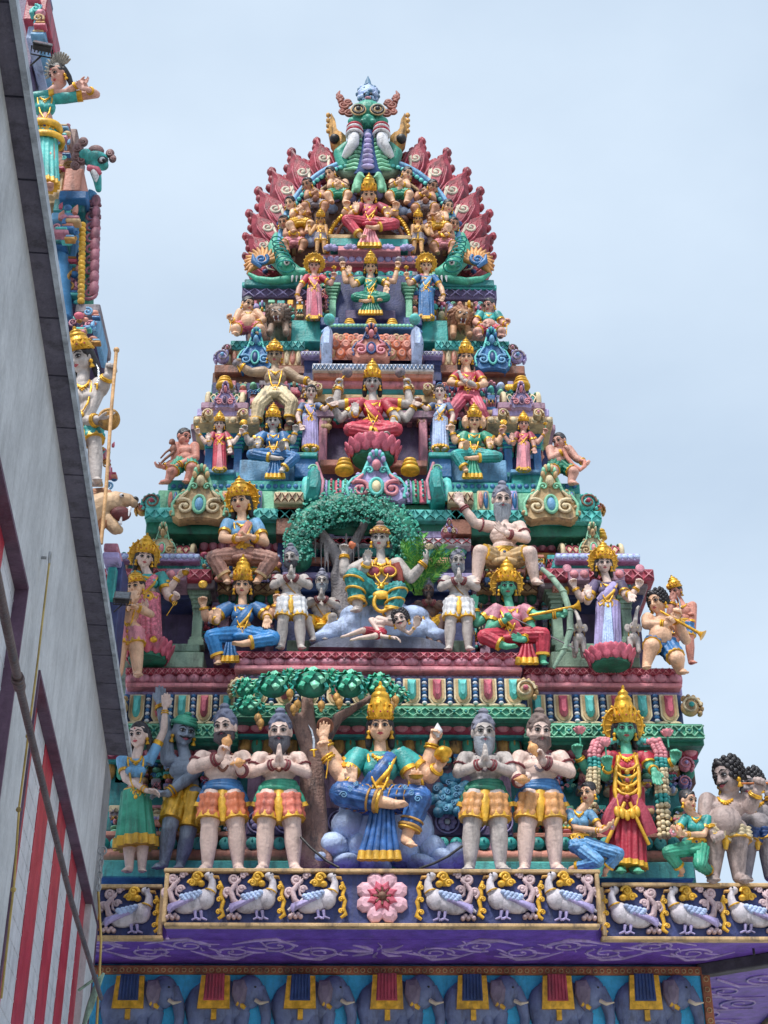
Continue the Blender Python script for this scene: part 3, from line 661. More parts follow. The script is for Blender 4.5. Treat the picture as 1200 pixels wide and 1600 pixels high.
def kudu(root, px, py, Y, w, h, mt, name='horseshoe_gable', face=True):
    """scrolled gable ornament w x h pixels, centre of base at (px,py)"""
    u = mpp(px, py, Y); c = P(px, py, Y); W = w/2*u; Hh = P(px, py-h, Y).z-c.z; m = MB()
    o = [(-.75, 0), (-1, .08), (-1.02, .3), (-.82, .46), (-.55, .5), (-.42, .62), (-.3, .8), (-.2, .9), (0, 1.02), (.2, .9), (.3, .8), (.42, .62), (.55, .5), (.82, .46), (1.02, .3), (1, .08), (.75, 0), (.3, .04), (-.3, .04)]
    m.prism([(x*W, z*Hh) for x, z in o][::-1], c, FR, -.12, .03, 0, .05)
    for e in (-1, 1):
        spiral(m, c+V((e*W*.55, -.05, Hh*.24)), (X_*e, F_, U_), W*.36, 1.3, W*.085, 1, -100, 1, tail=[(-.1*W, .3*Hh), (.0*W, .25*Hh)])
        spiral(m, c+V((e*W*.24, -.05, Hh*.62)), (X_*e, F_, U_), W*.17, 1.0, W*.05, 2)
        m.tube([c+V((e*W*.95, -.04, Hh*.08)), c+V((e*W*1.0, -.04, Hh*.3)), c+V((e*W*.8, -.04, Hh*.45)), c+V((e*W*.45, -.04, Hh*.56)), c+V((e*W*.28, -.04, Hh*.8)), c+V((0, -.04, Hh*1.0))], W*.07, m=2, n=6)
        for j in range(5): m.ell(c+V((e*W*(1.02-.1*j), -.02, Hh*(.14+.1*j))), (W*.1, .05, W*.1), m=0, n=7, k=5)
    m.torus(c+V((0, -.06, Hh*.28)), (X_, U_, F_), W*.22, W*.07, R2=Hh*.16, m=2, n=18); m.ell(c+V((0, -.05, Hh*.28)), (W*.17, .05, Hh*.13), m=3)
    m.ell(c+V((0, -.06, Hh*.72)), (W*.16, .07, Hh*.1), m=1)
    for i in range(7): a = pi*i/6; m.ell(c+V((cos(a)*W*.24, -.06, Hh*.84+sin(a)*Hh*.14)), (W*.09, .05, Hh*.07), m=2 if i % 2 else 0, n=7, k=5)
    return m.build(name, mt, root)
def finial(root, px, py, Y, w, h, mt=None, name='finial'):
    u = mpp(px, py, Y)*w/2; c = P(px, py, Y+.15); z = P(px, py-h, Y).z-P(px, py, Y).z; m = MB()
    m._lathe(c, (X_, F_, U_), [(u*.95, 0), (u, z*.03), (u, z*.2), (u*.95, z*.25), (u*.7, z*.27), (u*.7, z*.36), (u*.86, z*.38), (u*.86, z*.52), (u*.8, z*.57), (u*.56, z*.59), (u*.56, z*.66), (u*.68, z*.68), (u*.68, z*.82), (u*.6, z*.88), (u*.3, z*.92), (u*.2, z*1.0), (.003, z*1.08)], 0, 18, None, True)
    return m.build(name, [mt or GOLD2], root)
def barrel(root, x0, x1, t, b, Y, n, mats, name='barrel_roof', mode='rib', dep=.9):
    """half-barrel shrine roof seen from its long side"""
    m = MB(); z1 = P((x0+x1)/2, t, Y).z; z0 = P((x0+x1)/2, b, Y).z; h = z1-z0; X0 = P(x0, b, Y).x; X1 = P(x1, b, Y).x
    N = 8
    def prof(k): a = -.25+(pi/2+.2)*k/N; return (Y+.34*dep-cos(a)*.34*dep, z0+h*(.2+.8*sin(a)) if k else z0)
    vs = []; fs = []
    for k in range(N+1):
        y, z = prof(k); vs += [V((X0, y, z)), V((X1, y, z))]
    vs += [V((X0, Y+dep, z1)), V((X1, Y+dep, z1)), V((X0, Y+dep, z0)), V((X1, Y+dep, z0))]
    for k in range(N+2): fs.append((2*k, 2*k+1, 2*k+3, 2*k+2))
    e = list(range(0, 2*N+6, 2)); fs += [tuple(e), tuple(i+1 for i in e[::-1])]
    m.add(vs, fs, 0, False)
    if mode == 'rib':
        for i in range(n):
            x = X0+(X1-X0)*(i+.5)/n; w = (X1-X0)/n*.36; m.tube([V((x, prof(k)[0], prof(k)[1])) for k in range(N+1)], [w]*(N+1), [.045]*(N+1), ref=X_, m=1+i % (len(mats)-1), n=8)
            for k in range(1, N): m.ell(V((x, prof(k)[0]-.04, prof(k)[1])), (w*.55, .03, h*.04), m=1+(i+1) % (len(mats)-1), n=6, k=4)
    elif mode == 'scale':
        for r in range(4):
            for i in range(n):
                x = X0+(X1-X0)*(i+.5+.5*(r % 2))/n
                if x > X1: continue
                k = 1+r*1.75; y, z = prof(k); m.ell(V((x, y-.01, z)), ((X1-X0)/n*.5, .05, h*.17), m=1+(i+r) % (len(mats)-1), n=10, k=6); m.torus(V((x, y-.05, z-.02*h)), (X_, U_, F_), (X1-X0)/n*.26, h*.025, R2=h*.09, m=len(mats)-1, n=10, k=5)
    else:
        for i in range(n+1):
            for e in (-1, 1):
                pts = []
                for k in range(N+1):
                    x = X0+(X1-X0)*(i/n)+e*(X1-X0)/n*(k/N-.5)*2
                    if X0 <= x <= X1: pts.append(V((x, prof(k)[0]-.01, prof(k)[1])))
                if len(pts) > 1: m.tube(pts, [h*.04]*len(pts), m=1, n=6)
            for k in (2, 6):
                m.ell(V((min(max(X0+(X1-X0)*(i+.5)/n, X0), X1), prof(4)[0]-.03, prof(4)[1])), (h*.07, .03, h*.07), m=2, n=7, k=4)
    for X in (X0, X1):
        m.tube([V((X, prof(k)[0]-.02, prof(k)[1])) for k in range(N+1)], [h*.14]*(N+1), m=len(mats)-1, n=8)
    return m.build(name, mats, root)
def pilaster(root, px, t, b, Y, w, mt, mt2=None, name='pilaster'):
    m = MB(); u = mpp(px, b, Y)*w/2; z1 = P(px, t, Y).z; z0 = P(px, b, Y).z; h = z1-z0; c = P(px, b, Y); c.y = Y+.12
    for (r, a0, a1, q) in ((1.25, 0, .1, 1), (1.05, .1, .16, 0), (.8, .16, .66, 0), (1.0, .66, .7, 1), (.85, .7, .75, 0), (1.1, .75, .79, 1), (.9, .79, .83, 0), (1.35, .83, .88, 1), (1.6, .88, .94, 0), (1.9, .94, 1.0, 1)):
        m.box(c+U_*(h*(a0+a1)/2), (u*r, u*r, h*(a1-a0)/2), AX, q, .006)
    return m.build(name, [mt, mt2 or mt], root)
def mould(root, specs, mats, name='cornice'):
    lf = [s for s in specs if s[2] < 575]; rg = [s for s in specs if s[1] > 595]
    if lf and rg and len(lf)+len(rg) == len(specs): mould(root, lf, mats, name); return mould(root, rg, mats, name)
    m = MB()
    for s in specs:
        k = s[0]
        if k == 's': slab(m, *s[1:])
        elif k == 'r': roll(m, *s[1:])
        elif k == 'p': petals(m, *s[1:])
        elif k == 'z': zigzag(m, *s[1:])
        elif k == 'd': dots(m, *s[1:])
        elif k == 'l': lattice(m, *s[1:])
    return m.build(name, mats, root)
def volute(root, px, py, Y, r, mt, flip=1, name='corner_volute'):
    u = mpp(px, py, Y)*r; c = P(px, py, Y); m = MB(); ax = (X_*flip, F_, U_)
    m.ell(c, (u*.85, .08, u*.85), m=0); spiral(m, c+F_*.07, ax, u*.9, 1.5, u*.14, 1); m.ell(c+F_*.1, u*.25, m=2)
    for i in range(7): a = -.6+i*.45; m.ell(c+ax[0]*(cos(a)*u*1.05)+U_*(sin(a)*u*1.05), (u*.24, .06, u*.24), m=0, n=8, k=5)
    return m.build(name, mt, root)
# ---------------------------------------------------------------- the gate tower
TW = thing('temple_tower', 'tall stepped gateway tower of painted plaster tiers crowned by a flame-edged arch', 'temple tower', V((.25, 15.05, 0)))
m = MB()
def core(x0, x1, t, b, Y, yb, mm=0): slab(m, x0, x1, t, b, Y, yb-Y, mm, 0)
# wall cores, each one tier, both faces of the tower standing either side of its middle plane
z_s = P(597, 1512, 15.05).z
m.wbox(P(96, 1512, 15.05).x, P(1096, 1512, 15.05).x, 15.05, 21.5, 0, z_s+.5, 0)
m.build('base_wall', [mat('base_wall_blue', '#1d6f9e', .5, 0, .15, .2)], TW)
for (x0, x1, t, b, Y, yb, mt) in ((150, 1075, 1130, 1400, 15.0, 21, DTEAL), (385, 800, 1130, 1400, 14.78, 15.3, MAUVE), (235, 1005, 925, 1100, 15.35, 20.8, DPUR), (262, 945, 850, 925, 15.35, 20.8, DPUR), (430, 740, 840, 1060, 15.1, 15.6, NAVY), (300, 862, 665, 880, 16.0, 20.4, NAVY), (330, 828, 600, 665, 16.0, 20.4, NAVY), (500, 672, 620, 830, 15.8, 16.4, DPUR), (385, 775, 440, 680, 16.75, 19.8, DBROWN), (510, 650, 430, 600, 16.45, 17, NAVY)):
    m = MB(); core(x0, x1, t, b, Y, yb); m.build('tier_wall', [mt], TW)
# --- tier one: base mouldings behind the feet, entablature
for x0, x1, dy in ((150, 1085, 0),):
    mould(TW, [('s', x0, x1, 1345, 1372, 14.6, 1, 0), ('r', x0, x1, 1325, 1345, 14.7, 1), ('p', x0, x1, 1308, 1328, 14.72, 44, 2, 3, .05), ('s', x0, x1, 1300, 1308, 14.8, .5, 1)], [TURQ, SALMON, TEAL, TURQ], 'plinth')
m = MB(); slab(m, 385, 800, 1262, 1305, 14.74, .3, 0)
for i in range(10):
    x = 405+i*42; c = P(x, 1284, 14.73); u = mpp(x, 1284, 14.7)
    for j in range(8): a = 2*pi*j/8; m.ell(c+V((cos(a)*10*u, 0, sin(a)*10*u)), (5*u, .02, 5*u), m=1, n=8, k=5)
    m.ell(c, (5*u, .03, 5*u), m=2, n=8, k=5); m.torus(c, (X_, U_, F_), 18*u, 1.5*u, m=1, n=18, k=5)
m.build('rosette_panel', [DPUR, LILAC, WHITE], TW)
# centre and side entablatures
mould(TW, [('s', 372, 815, 1150, 1180, 14.66, .5, 0), ('p', 374, 813, 1152, 1179, 14.66, 24, 1, 6, .025), ('s', 368, 820, 1144, 1151, 14.55, .6, 2), ('r', 368, 820, 1127, 1145, 14.5, 3), ('p', 368, 820, 1127, 1144, 14.5, 20, 4, 4, .04), ('s', 362, 824, 1117, 1128, 14.36, .7, 5), ('s', 352, 830, 1103, 1122, 14.26, .8, 6), ('l', 354, 828, 1104, 1121, 14.25, 26, 7, 2)], [DBROWN, OLDG, TEAL, DRED, PINK, DGREEN, GREEN, LGREEN], 'entablature')
tilerow(TW, 385, 822, 1060, 1103, 14.4, 11, (TURQ, DPINK), 'tile_band')
mould(TW, [('s', 372, 812, 1046, 1060, 14.5, .6, 0), ('d', 372, 812, 1048, 1058, 14.5, 40, 1), ('s', 366, 816, 1040, 1047, 14.36, .7, 2), ('r', 368, 812, 1028, 1041, 14.4, 3), ('p', 368, 812, 1028, 1041, 14.4, 17, 3, 3, .05), ('s', 368, 812, 1018, 1028, 14.36, .8, 4), ('z', 368, 812, 1019, 1028, 14.355, 34, 5)], [LILAC, STONE, PINK, ROSE, DRED, PINK], 'ledge')
for (x0, x1, xc) in ((196, 372, 196), (818, 1066, 1100)):
    rt = x0 > 500; xe = 1100 if rt else 165; a, b = (x0, xe) if rt else (xe, x1)
    n = 6 if rt else 5
    mould(TW, [('s', a+(0 if rt else 14), b-(14 if rt else 0), 1192, 1225, 15.0, .5, 0), ('p', a, b-14, 1191, 1219, 14.95, 12, 1, 6, .025), ('s', a, b-8, 1183, 1190, 14.85, .6, 2), ('r', a, b-10, 1163, 1183, 14.78, 3), ('p', a, b-10, 1163, 1182, 14.78, n*2, 4, 4, .05), ('s', a, b, 1148, 1164, 14.6, .8, 5), ('s', a, b, 1130, 1154, 14.52, .9, 6), ('l', a, b, 1131, 1153, 14.51, n*3, 7, 2)], [DBROWN, OLDG, TEAL, DRED, PINK, DGREEN, GREEN, LGREEN], 'entablature')
    tilerow(TW, x0, x1, 1085, 1131, 14.65, n, (TURQ, DPINK), 'tile_band')
    mould(TW, [('s', x0, x1, 1072, 1086, 14.72, .6, 0), ('s', x0, x1, 1066, 1073, 14.58, .7, 2), ('r', x0, x1, 1053, 1067, 14.6, 3), ('p', x0, x1, 1053, 1067, 14.6, n*2-1, 3, 3, .05), ('s', x0, x1, 1043, 1053, 14.56, .8, 4), ('z', x0, x1, 1044, 1053, 14.555, n*4, 5)], [LILAC, STONE, PINK, ROSE, DRED, PINK], 'ledge')
volute(TW, 1078, 1106, 14.6, 17, [BEIGE, CREAM, TEAL]); volute(TW, 820, 1080, 14.35, 17, [BEIGE, CREAM, DPINK]); volute(TW, 376, 1078, 14.35, 17, [BEIGE, CREAM, TEAL], -1); volute(TW, 186, 1106, 14.6, 17, [BEIGE, CREAM, TEAL], -1)
volute(TW, 1070, 1196, 14.85, 12, [PINK, ROSE, LILAC]); volute(TW, 1068, 1224, 14.9, 10, [LILAC, PINK, ROSE])
# --- tier two: corner shrines, inner ledges
for sg in (-1, 1):
    q = lambda x: 590+sg*(x-590) if sg < 0 else x      # mirror about the tower's middle line
    def S(x0, x1): a, b = q(x0), q(x1); return (min(a, b), max(a, b))
    a, b = S(862, 1000)
    mould(TW, [('s', a, b, 1018, 1043, 14.75, 1, 0), ('s', *S(868, 992), 1005, 1018, 14.85, 1, 1), ('s', *S(845, 1012), 905, 918, 14.78, 1, 2), ('s', *S(855, 1005), 918, 935, 14.95, 1, 3), ('s', *S(850, 1022), 888, 906, 14.7, 1, 4), ('z', *S(850, 1022), 890, 904, 14.69, 10, 5), ('s', *S(862, 1000), 875, 888, 14.9, 1, 6), ('s', *S(868, 1000), 864, 876, 14.78, 1, 7), ('d', *S(868, 1000), 865, 875, 14.78, 14, 8)], [SAGEG, SAGEG, STONE, NAVY, DRED, PINK, TEAL, LILAC, ROCKB], 'shrine_ledge')
    for xx in (875, 985): pilaster(TW, q(xx), 918, 1006, 14.85, 20, SAGEG)
    for xx in (905, 960): mould(TW, [('s', *S(xx-16, xx+16), 888, 907, 14.6, .5, 0), ('d', *S(xx-16, xx+16), 890, 904, 14.6, 2, 1)], [MAUVE, PINK], 'carved_block')
    barrel(TW, *S(880, 972), 842, 866, 14.95, 9, [CREAM, DRED, SAGEG, CREAM], mode='net'); kudu(TW, q(928), 876, 14.85, 44, 54, [CREAM, BEIGE, LGREEN, PINK])
    for xx in (914, 941): finial(TW, q(xx), 842, 15.1, 16, 16)
    # inner wall between corner shrine and centre
    a, b = S(640, 868)
    mould(TW, [('r', a, b, 838, 862, 15.25, 0), ('p', a, b, 838, 861, 15.25, 16, 1, 1, .05), ('s', a, b, 830, 838, 15.12, .8, 2), ('s', a, b, 862, 872, 15.2, .8, 3), ('s', a, b, 872, 900, 15.3, .8, 4), ('s', *S(745, 840), 910, 925, 15.0, .8, 5), ('z', *S(745, 840), 911, 924, 14.99, 6, 6), ('s', *S(745, 840), 925, 945, 15.15, .8, 7), ('p', *S(745, 840), 925, 945, 15.12, 5, 7, 7, .06)], [DRED, ROSE, DTEAL, OLDG, SALMON, BEIGE, DBROWN, DGREEN], 'inner_cornice')
    for xx in (760, 835): pilaster(TW, q(xx), 925, 1035, 15.1, 20, MAUVE)
    # stacked ledges of the centre shrine, either side of the tree
    mould(TW, [('s', *S(520, 728), 783, 790, 15.1, 1, 0), ('s', *S(520, 722), 790, 800, 15.2, 1, 1), ('r', *S(520, 720), 800, 815, 15.15, 2), ('s', *S(520, 700), 815, 820, 15.3, .8, 3), ('s', *S(520, 712), 820, 828, 15.2, .8, 4), ('s', *S(520, 734), 829, 840, 14.98, 1, 5), ('s', *S(520, 736), 840, 851, 14.95, 1, 6), ('z', *S(560, 736), 841, 850, 14.945, 12, 7), ('s', *S(520, 730), 851, 870, 15.1, 1, 8), ('p', *S(560, 730), 853, 870, 15.08, 7, 8, 8, .05), ('s', *S(520, 724), 870, 880, 15.0, 1, 9), ('s', *S(520, 740), 894, 903, 14.95, .8, 10), ('s', *S(520, 736), 903, 925, 15.02, .8, 11), ('s', *S(640, 732), 1000, 1020, 14.8, .8, 12)], [BLUE, LILAC, ROSE, DGREEN, CREAM, LILAC, WHITE, RED, TURQ, SALMON, LILAC, DBLUE, SAGEG], 'stepped_ledge')
    kudu(TW, q(702), 838, 14.94, 24, 22, [PINK, CREAM, LILAC, LILAC])
# --- tier three cornice
mould(TW, [('s', 228, 936, 811, 836, 15.0, 1.2, 0), ('s', 226, 940, 795, 812, 14.9, 1.2, 1), ('z', 226, 940, 797, 811, 14.89, 44, 2), ('s', 246, 912, 768, 797, 15.1, 1, 3), ('s', 262, 906, 752, 768, 15.12, 1, 4), ('d', 266, 902, 756, 764, 15.12, 60, 5)], [DGREEN, TURQ, TEAL, LGREEN, TEAL, BLUE], 'cornice')
for i, x in enumerate((270, 355, 400, 440, 478, 690, 730, 755, 800, 890)):
    m = MB(); slab(m, x-9, x+9, 766, 797, 15.04, .3, i % 3); petals(m, x-8, x+8, 768, 795, 15.04, 2, 3, 4, .04); m.build('cornice_block', [LGREEN, CREAM, LILAC, SALMON, BLUE], TW)
for x, f in ((238, -1), (918, 1)): volute(TW, x, 788, 14.95, 15, [TURQ, DBROWN, DRED], f); volute(TW, x+16*f, 798, 15.0, 10, [OLDG, BROWN, DRED], f)
for x in (310, 862): kudu(TW, x, 815, 14.84, 84, 82, [BEIGE, CREAM, LGREEN, SKYB])
for x in (427, 452, 706, 732):
    pass
mould(TW, [('s', 428, 474, 768, 786, 14.8, .6, 0), ('z', 428, 474, 770, 784, 14.79, 4, 1), ('s', 432, 468, 786, 835, 14.9, .6, 2), ('s', 700, 740, 768, 786, 14.8, .6, 0), ('z', 700, 740, 770, 784, 14.79, 4, 1), ('s', 704, 736, 786, 835, 14.9, .6, 2)], [CREAM, BROWN, BROWN], 'bracket_block')
# centre shrine roof with coloured ribs
barrel(TW, 478, 700, 738, 785, 14.95, 20, [BEIGE, LGREEN, GOLD, LILAC, GREEN, DPINK, TURQ], mode='rib')
kudu(TW, 588, 786, 14.78, 92, 76, [LILAC, PINK, TURQ, CREAM])
for x in (538, 641): finial(TW, x, 738, 15.1, 30, 22)
for sg, x in ((-1, 490), (1, 682)):
    m = MB(); c = P(x, 755, 14.85); u = mpp(x, 755, 14.85)
    m.prism([(-13*u, -34*u), (8*u, -36*u), (14*u, -10*u), (12*u, 20*u), (0, 34*u), (-10*u, 20*u)] if sg < 0 else [(p*-1, z) for p, z in [(-13*u, -34*u), (8*u, -36*u), (14*u, -10*u), (12*u, 20*u), (0, 34*u), (-10*u, 20*u)]][::-1], c, FR, -.3, .04, 0, .1, .3)
    for j in range(3): spiral(m, c+V((0, -.06, (22-j*20)*u)), (X_*sg, F_, U_), 8*u, 1.2, 2*u, 1)
    m.tube([c+V((sg*-12*u, -.05, -34*u)), c+V((sg*-15*u, -.05, 0)), c+V((sg*-4*u, -.05, 34*u))], 2.6*u, m=2, n=6)
    m.build('roof_end_scroll', [TEAL, LGREEN, ROSE], TW)
# --- tier three shrines and pedestals
for sg in (-1, 1):
    q = lambda x: 583+sg*(x-583)
    def S(x0, x1): a, b = q(x0), q(x1); return (min(a, b), max(a, b))
    mould(TW, [('s', *S(800, 852), 738, 756, 15.25, 1, 0), ('s', *S(798, 856), 733, 739, 15.2, 1, 1), ('s', *S(700, 792), 718, 752, 15.45, .8, 2), ('s', *S(672, 706), 712, 745, 15.2, .8, 3), ('s', *S(670, 708), 706, 713, 15.15, .8, 0)], [TEAL, SKYB, SKYB, BLUE], 'pedestal')
    for xx in (708, 797, 843): pilaster(TW, q(xx), 672, 742, 15.6, 15, BLUE, TEAL)
    mould(TW, [('s', *S(770, 868), 662, 672, 15.55, 1, 0), ('s', *S(762, 864), 650, 662, 15.4, 1, 1), ('d', *S(762, 864), 651, 661, 15.4, 9, 2), ('s', *S(770, 858), 638, 650, 15.55, 1, 3), ('s', *S(778, 852), 628, 638, 15.5, .8, 4), ('s', *S(690, 775), 640, 650, 15.9, .5, 5), ('r', *S(690, 775), 615, 640, 15.95, 6)], [MAUVE, BEIGE, CREAM, LILAC, MAUVE, SALMON, ROSE], 'shrine_ledge')
    for xx in (785, 840): volute(TW, q(xx), 650, 15.35, 9, [BEIGE, CREAM, ROSE], sg)
    barrel(TW, *S(788, 842), 606, 630, 15.6, 6, [DTEAL, CREAM, LGREEN, CREAM], mode='net', dep=.8); kudu(TW, q(815), 640, 15.5, 34, 38, [LILAC, PINK, MAUVE, DPUR]); finial(TW, q(815), 606, 15.75, 28, 17)
    # niche frame of the centre goddess, stacked mouldings above
    mould(TW, [('s', *S(655, 668), 650, 722, 15.62, .4, 0), ('s', *S(672, 690), 655, 722, 15.7, .4, 1)], [ROSE, DBLUE], 'niche_jamb')
mould(TW, [('s', 500, 668, 718, 728, 15.6, .5, 0), ('s', 488, 680, 640, 652, 15.6, .6, 1), ('s', 494, 674, 628, 640, 15.7, .6, 2), ('s', 486, 680, 616, 628, 15.55, .7, 3), ('s', 496, 672, 604, 616, 15.75, .6, 4), ('r', 492, 676, 590, 605, 15.7, 5), ('s', 490, 676, 580, 590, 15.62, .8, 6), ('s', 488, 678, 568, 579, 15.55, .9, 7), ('z', 488, 678, 569, 578, 15.545, 30, 8)], [SALMON, MAUVE, TEAL, BEIGE, DTEAL, ROSE, SALMON, WHITE, BLUE], 'stepped_ledge')
for x in (497, 530, 637, 668): volute(TW, x, 610, 15.5, 9, [BEIGE, CREAM, ROSE], 1 if x > 583 else -1)
# --- tier four cornice and roof
mould(TW, [('s', 332, 490, 582, 600, 16.1, 1.5, 0), ('s', 335, 488, 570, 583, 16.0, 1.5, 1), ('s', 350, 482, 545, 571, 16.15, 1.4, 2), ('p', 352, 480, 547, 570, 16.15, 14, 3, 4, .04), ('s', 360, 476, 532, 545, 16.1, 1.4, 5), ('z', 360, 476, 533, 544, 16.09, 12, 6), ('s', 672, 822, 582, 600, 16.1, 1.5, 0), ('s', 672, 820, 570, 583, 16.0, 1.5, 1), ('s', 676, 806, 545, 571, 16.15, 1.4, 2), ('p', 678, 804, 547, 570, 16.15, 14, 3, 4, .04), ('s', 680, 796, 532, 545, 16.1, 1.4, 5), ('z', 680, 796, 533, 544, 16.09, 12, 6)], [DBROWN, BROWN, BEIGE, CREAM, SALMON, TURQ, TEAL], 'cornice')
mould(TW, [('s', 470, 500, 548, 556, 15.9, .8, 0), ('z', 470, 500, 549, 555, 15.89, 5, 1), ('s', 474, 498, 556, 595, 16.0, .6, 2), ('s', 660, 692, 548, 556, 15.9, .8, 0), ('z', 660, 692, 549, 555, 15.89, 5, 1), ('s', 664, 690, 556, 595, 16.0, .6, 2), ('s', 330, 500, 600, 622, 16.2, .6, 3), ('s', 668, 824, 600, 622, 16.2, .6, 3), ('r', 330, 500, 620, 640, 16.1, 4), ('r', 668, 824, 620, 640, 16.1, 4)], [LILAC, WHITE, NAVY, DTEAL, ROSE], 'bracket_block')
for x, f in ((348, -1), (808, 1)): volute(TW, x, 560, 16.05, 12, [LILAC, STONE, SKYB], f); volute(TW, x-8*f, 548, 16.1, 8, [BROWN, STONE, ROSE], f)
for x in (398, 770): kudu(TW, x, 580, 15.95, 54, 62, [BLUE, SKYB, TURQ, DBLUE])
barrel(TW, 508, 652, 514, 562, 15.75, 9, [SALMON, BEIGE, ORANGE, SALMON], mode='scale'); kudu(TW, 580, 562, 15.58, 58, 50, [SALMON, PINK, DBLUE, ROSE])
for x in (546, 580, 613): finial(TW, x, 513, 15.9, 21, 14)
for sg, x in ((-1, 510), (1, 652)):
    m = MB(); c = P(x, 535, 15.65); u = mpp(x, 535, 15.65)
    m.prism([(p*sg, z) for p, z in [(-9*u, -30*u), (7*u, -30*u), (10*u, 0), (5*u, 26*u), (-4*u, 34*u), (-10*u, 20*u)]][::-sg], c, FR, -.3, .04, 0, .1, .3)
    for j in range(2): spiral(m, c+V((0, -.06, (14-j*24)*u)), (X_*sg, F_, U_), 7*u, 1.2, 1.8*u, 1)
    m.ell(c+V((-sg*4*u, -.1, 36*u)), (9*u, .1, 8*u), m=2); m.build('roof_end_scroll', [ROCKB, SKYB, TURQ], TW)
mould(TW, [('s', 500, 530, 495, 508, 16.1, .5, 0), ('s', 630, 660, 495, 508, 16.1, .5, 0), ('s', 515, 646, 505, 513, 15.95, .8, 1), ('d', 515, 646, 506, 512, 15.95, 22, 2), ('s', 540, 618, 484, 498, 16.2, .5, 3), ('s', 455, 512, 500, 534, 16.2, .5, 4), ('s', 648, 700, 500, 534, 16.2, .5, 4)], [DBLUE, BLUE, LGREEN, DPUR, TEAL], 'pedestal')
for x in (519, 640): pilaster(TW, x, 440, 505, 16.3, 13, LGREEN)
# diamond band under the crest
mould(TW, [('s', 378, 776, 449, 466, 16.7, 2.4, 0), ('z', 380, 774, 451, 463, 16.69, 22, 1), ('s', 385, 770, 466, 474, 16.8, 2.2, 2), ('s', 378, 776, 442, 449, 16.66, 2.4, 3)], [DPUR, LILAC, STONE, TEAL], 'cornice')
mould(TW, [('s', 505, 650, 425, 436, 16.62, .8, 0), ('p', 505, 650, 424, 436, 16.6, 9, 1, 1, .04), ('s', 498, 656, 410, 425, 16.7, .8, 2), ('s', 488, 668, 398, 411, 16.6, .9, 3), ('d', 488, 668, 400, 410, 16.6, 16, 4), ('s', 515, 642, 386, 398, 16.7, .8, 5), ('s', 517, 640, 372, 387, 16.65, .8, 6), ('s', 512, 646, 366, 373, 16.6, .8, 7)], [DGREEN, TEAL, DRED, PINK, LILAC, ROSE, TEAL, BEIGE], 'stepped_ledge')
for x in (517, 548, 577, 606, 636):
    m = MB(); c = P(x, 392, 16.5); u = mpp(x, 392, 16.5)
    for j in range(5): a = -1.2+.6*j; m.ell(c+V((sin(a)*7*u, -.03, cos(a)*5*u)), (4*u, .05, 6*u), (V((cos(a), 0, -sin(a))), F_, V((sin(a), 0, cos(a)))), n=7, k=5)
    m.build('rose', [LILAC], TW)
# ---------------------------------------------------------------- swan parapet and eave
SWANP = {}
def relief_flower(root, px, py, Y, r):
    c = P(px, py, Y); u = mpp(px, py, Y)*r; m = MB()
    for i in range(8):
        a = pi/8+2*pi*i/8; d = X_*cos(a)+U_*sin(a); l = X_*-sin(a)+U_*cos(a)
        m.prism([(-.12*u, .1*u), (.12*u, .1*u), (.34*u, .65*u), (.24*u, .92*u), (0, 1.04*u), (-.24*u, .92*u), (-.34*u, .65*u)], c, (l, F_, d), 0, .04, 0, .1, .6)
        m.prism([(-.07*u, .15*u), (.07*u, .15*u), (.16*u, .4*u), (0, .66*u), (-.16*u, .4*u)], c+F_*.03, (l, F_, d), 0, .035, 1, .1, .5)
    m.ell(c+F_*.05, (u*.18, .06, u*.18), m=2)
    for i in range(8): a = 2*pi*i/8; m.tube([c+F_*.06, c+F_*.075+(X_*cos(a)+U_*sin(a))*u*.33], [u*.03, u*.05], m=2, n=5)
    return m.build('lotus_relief', [mat('blush_petal', '#e7b4c2', .45, 0, .12, .25), DPINK, DBROWN], root)
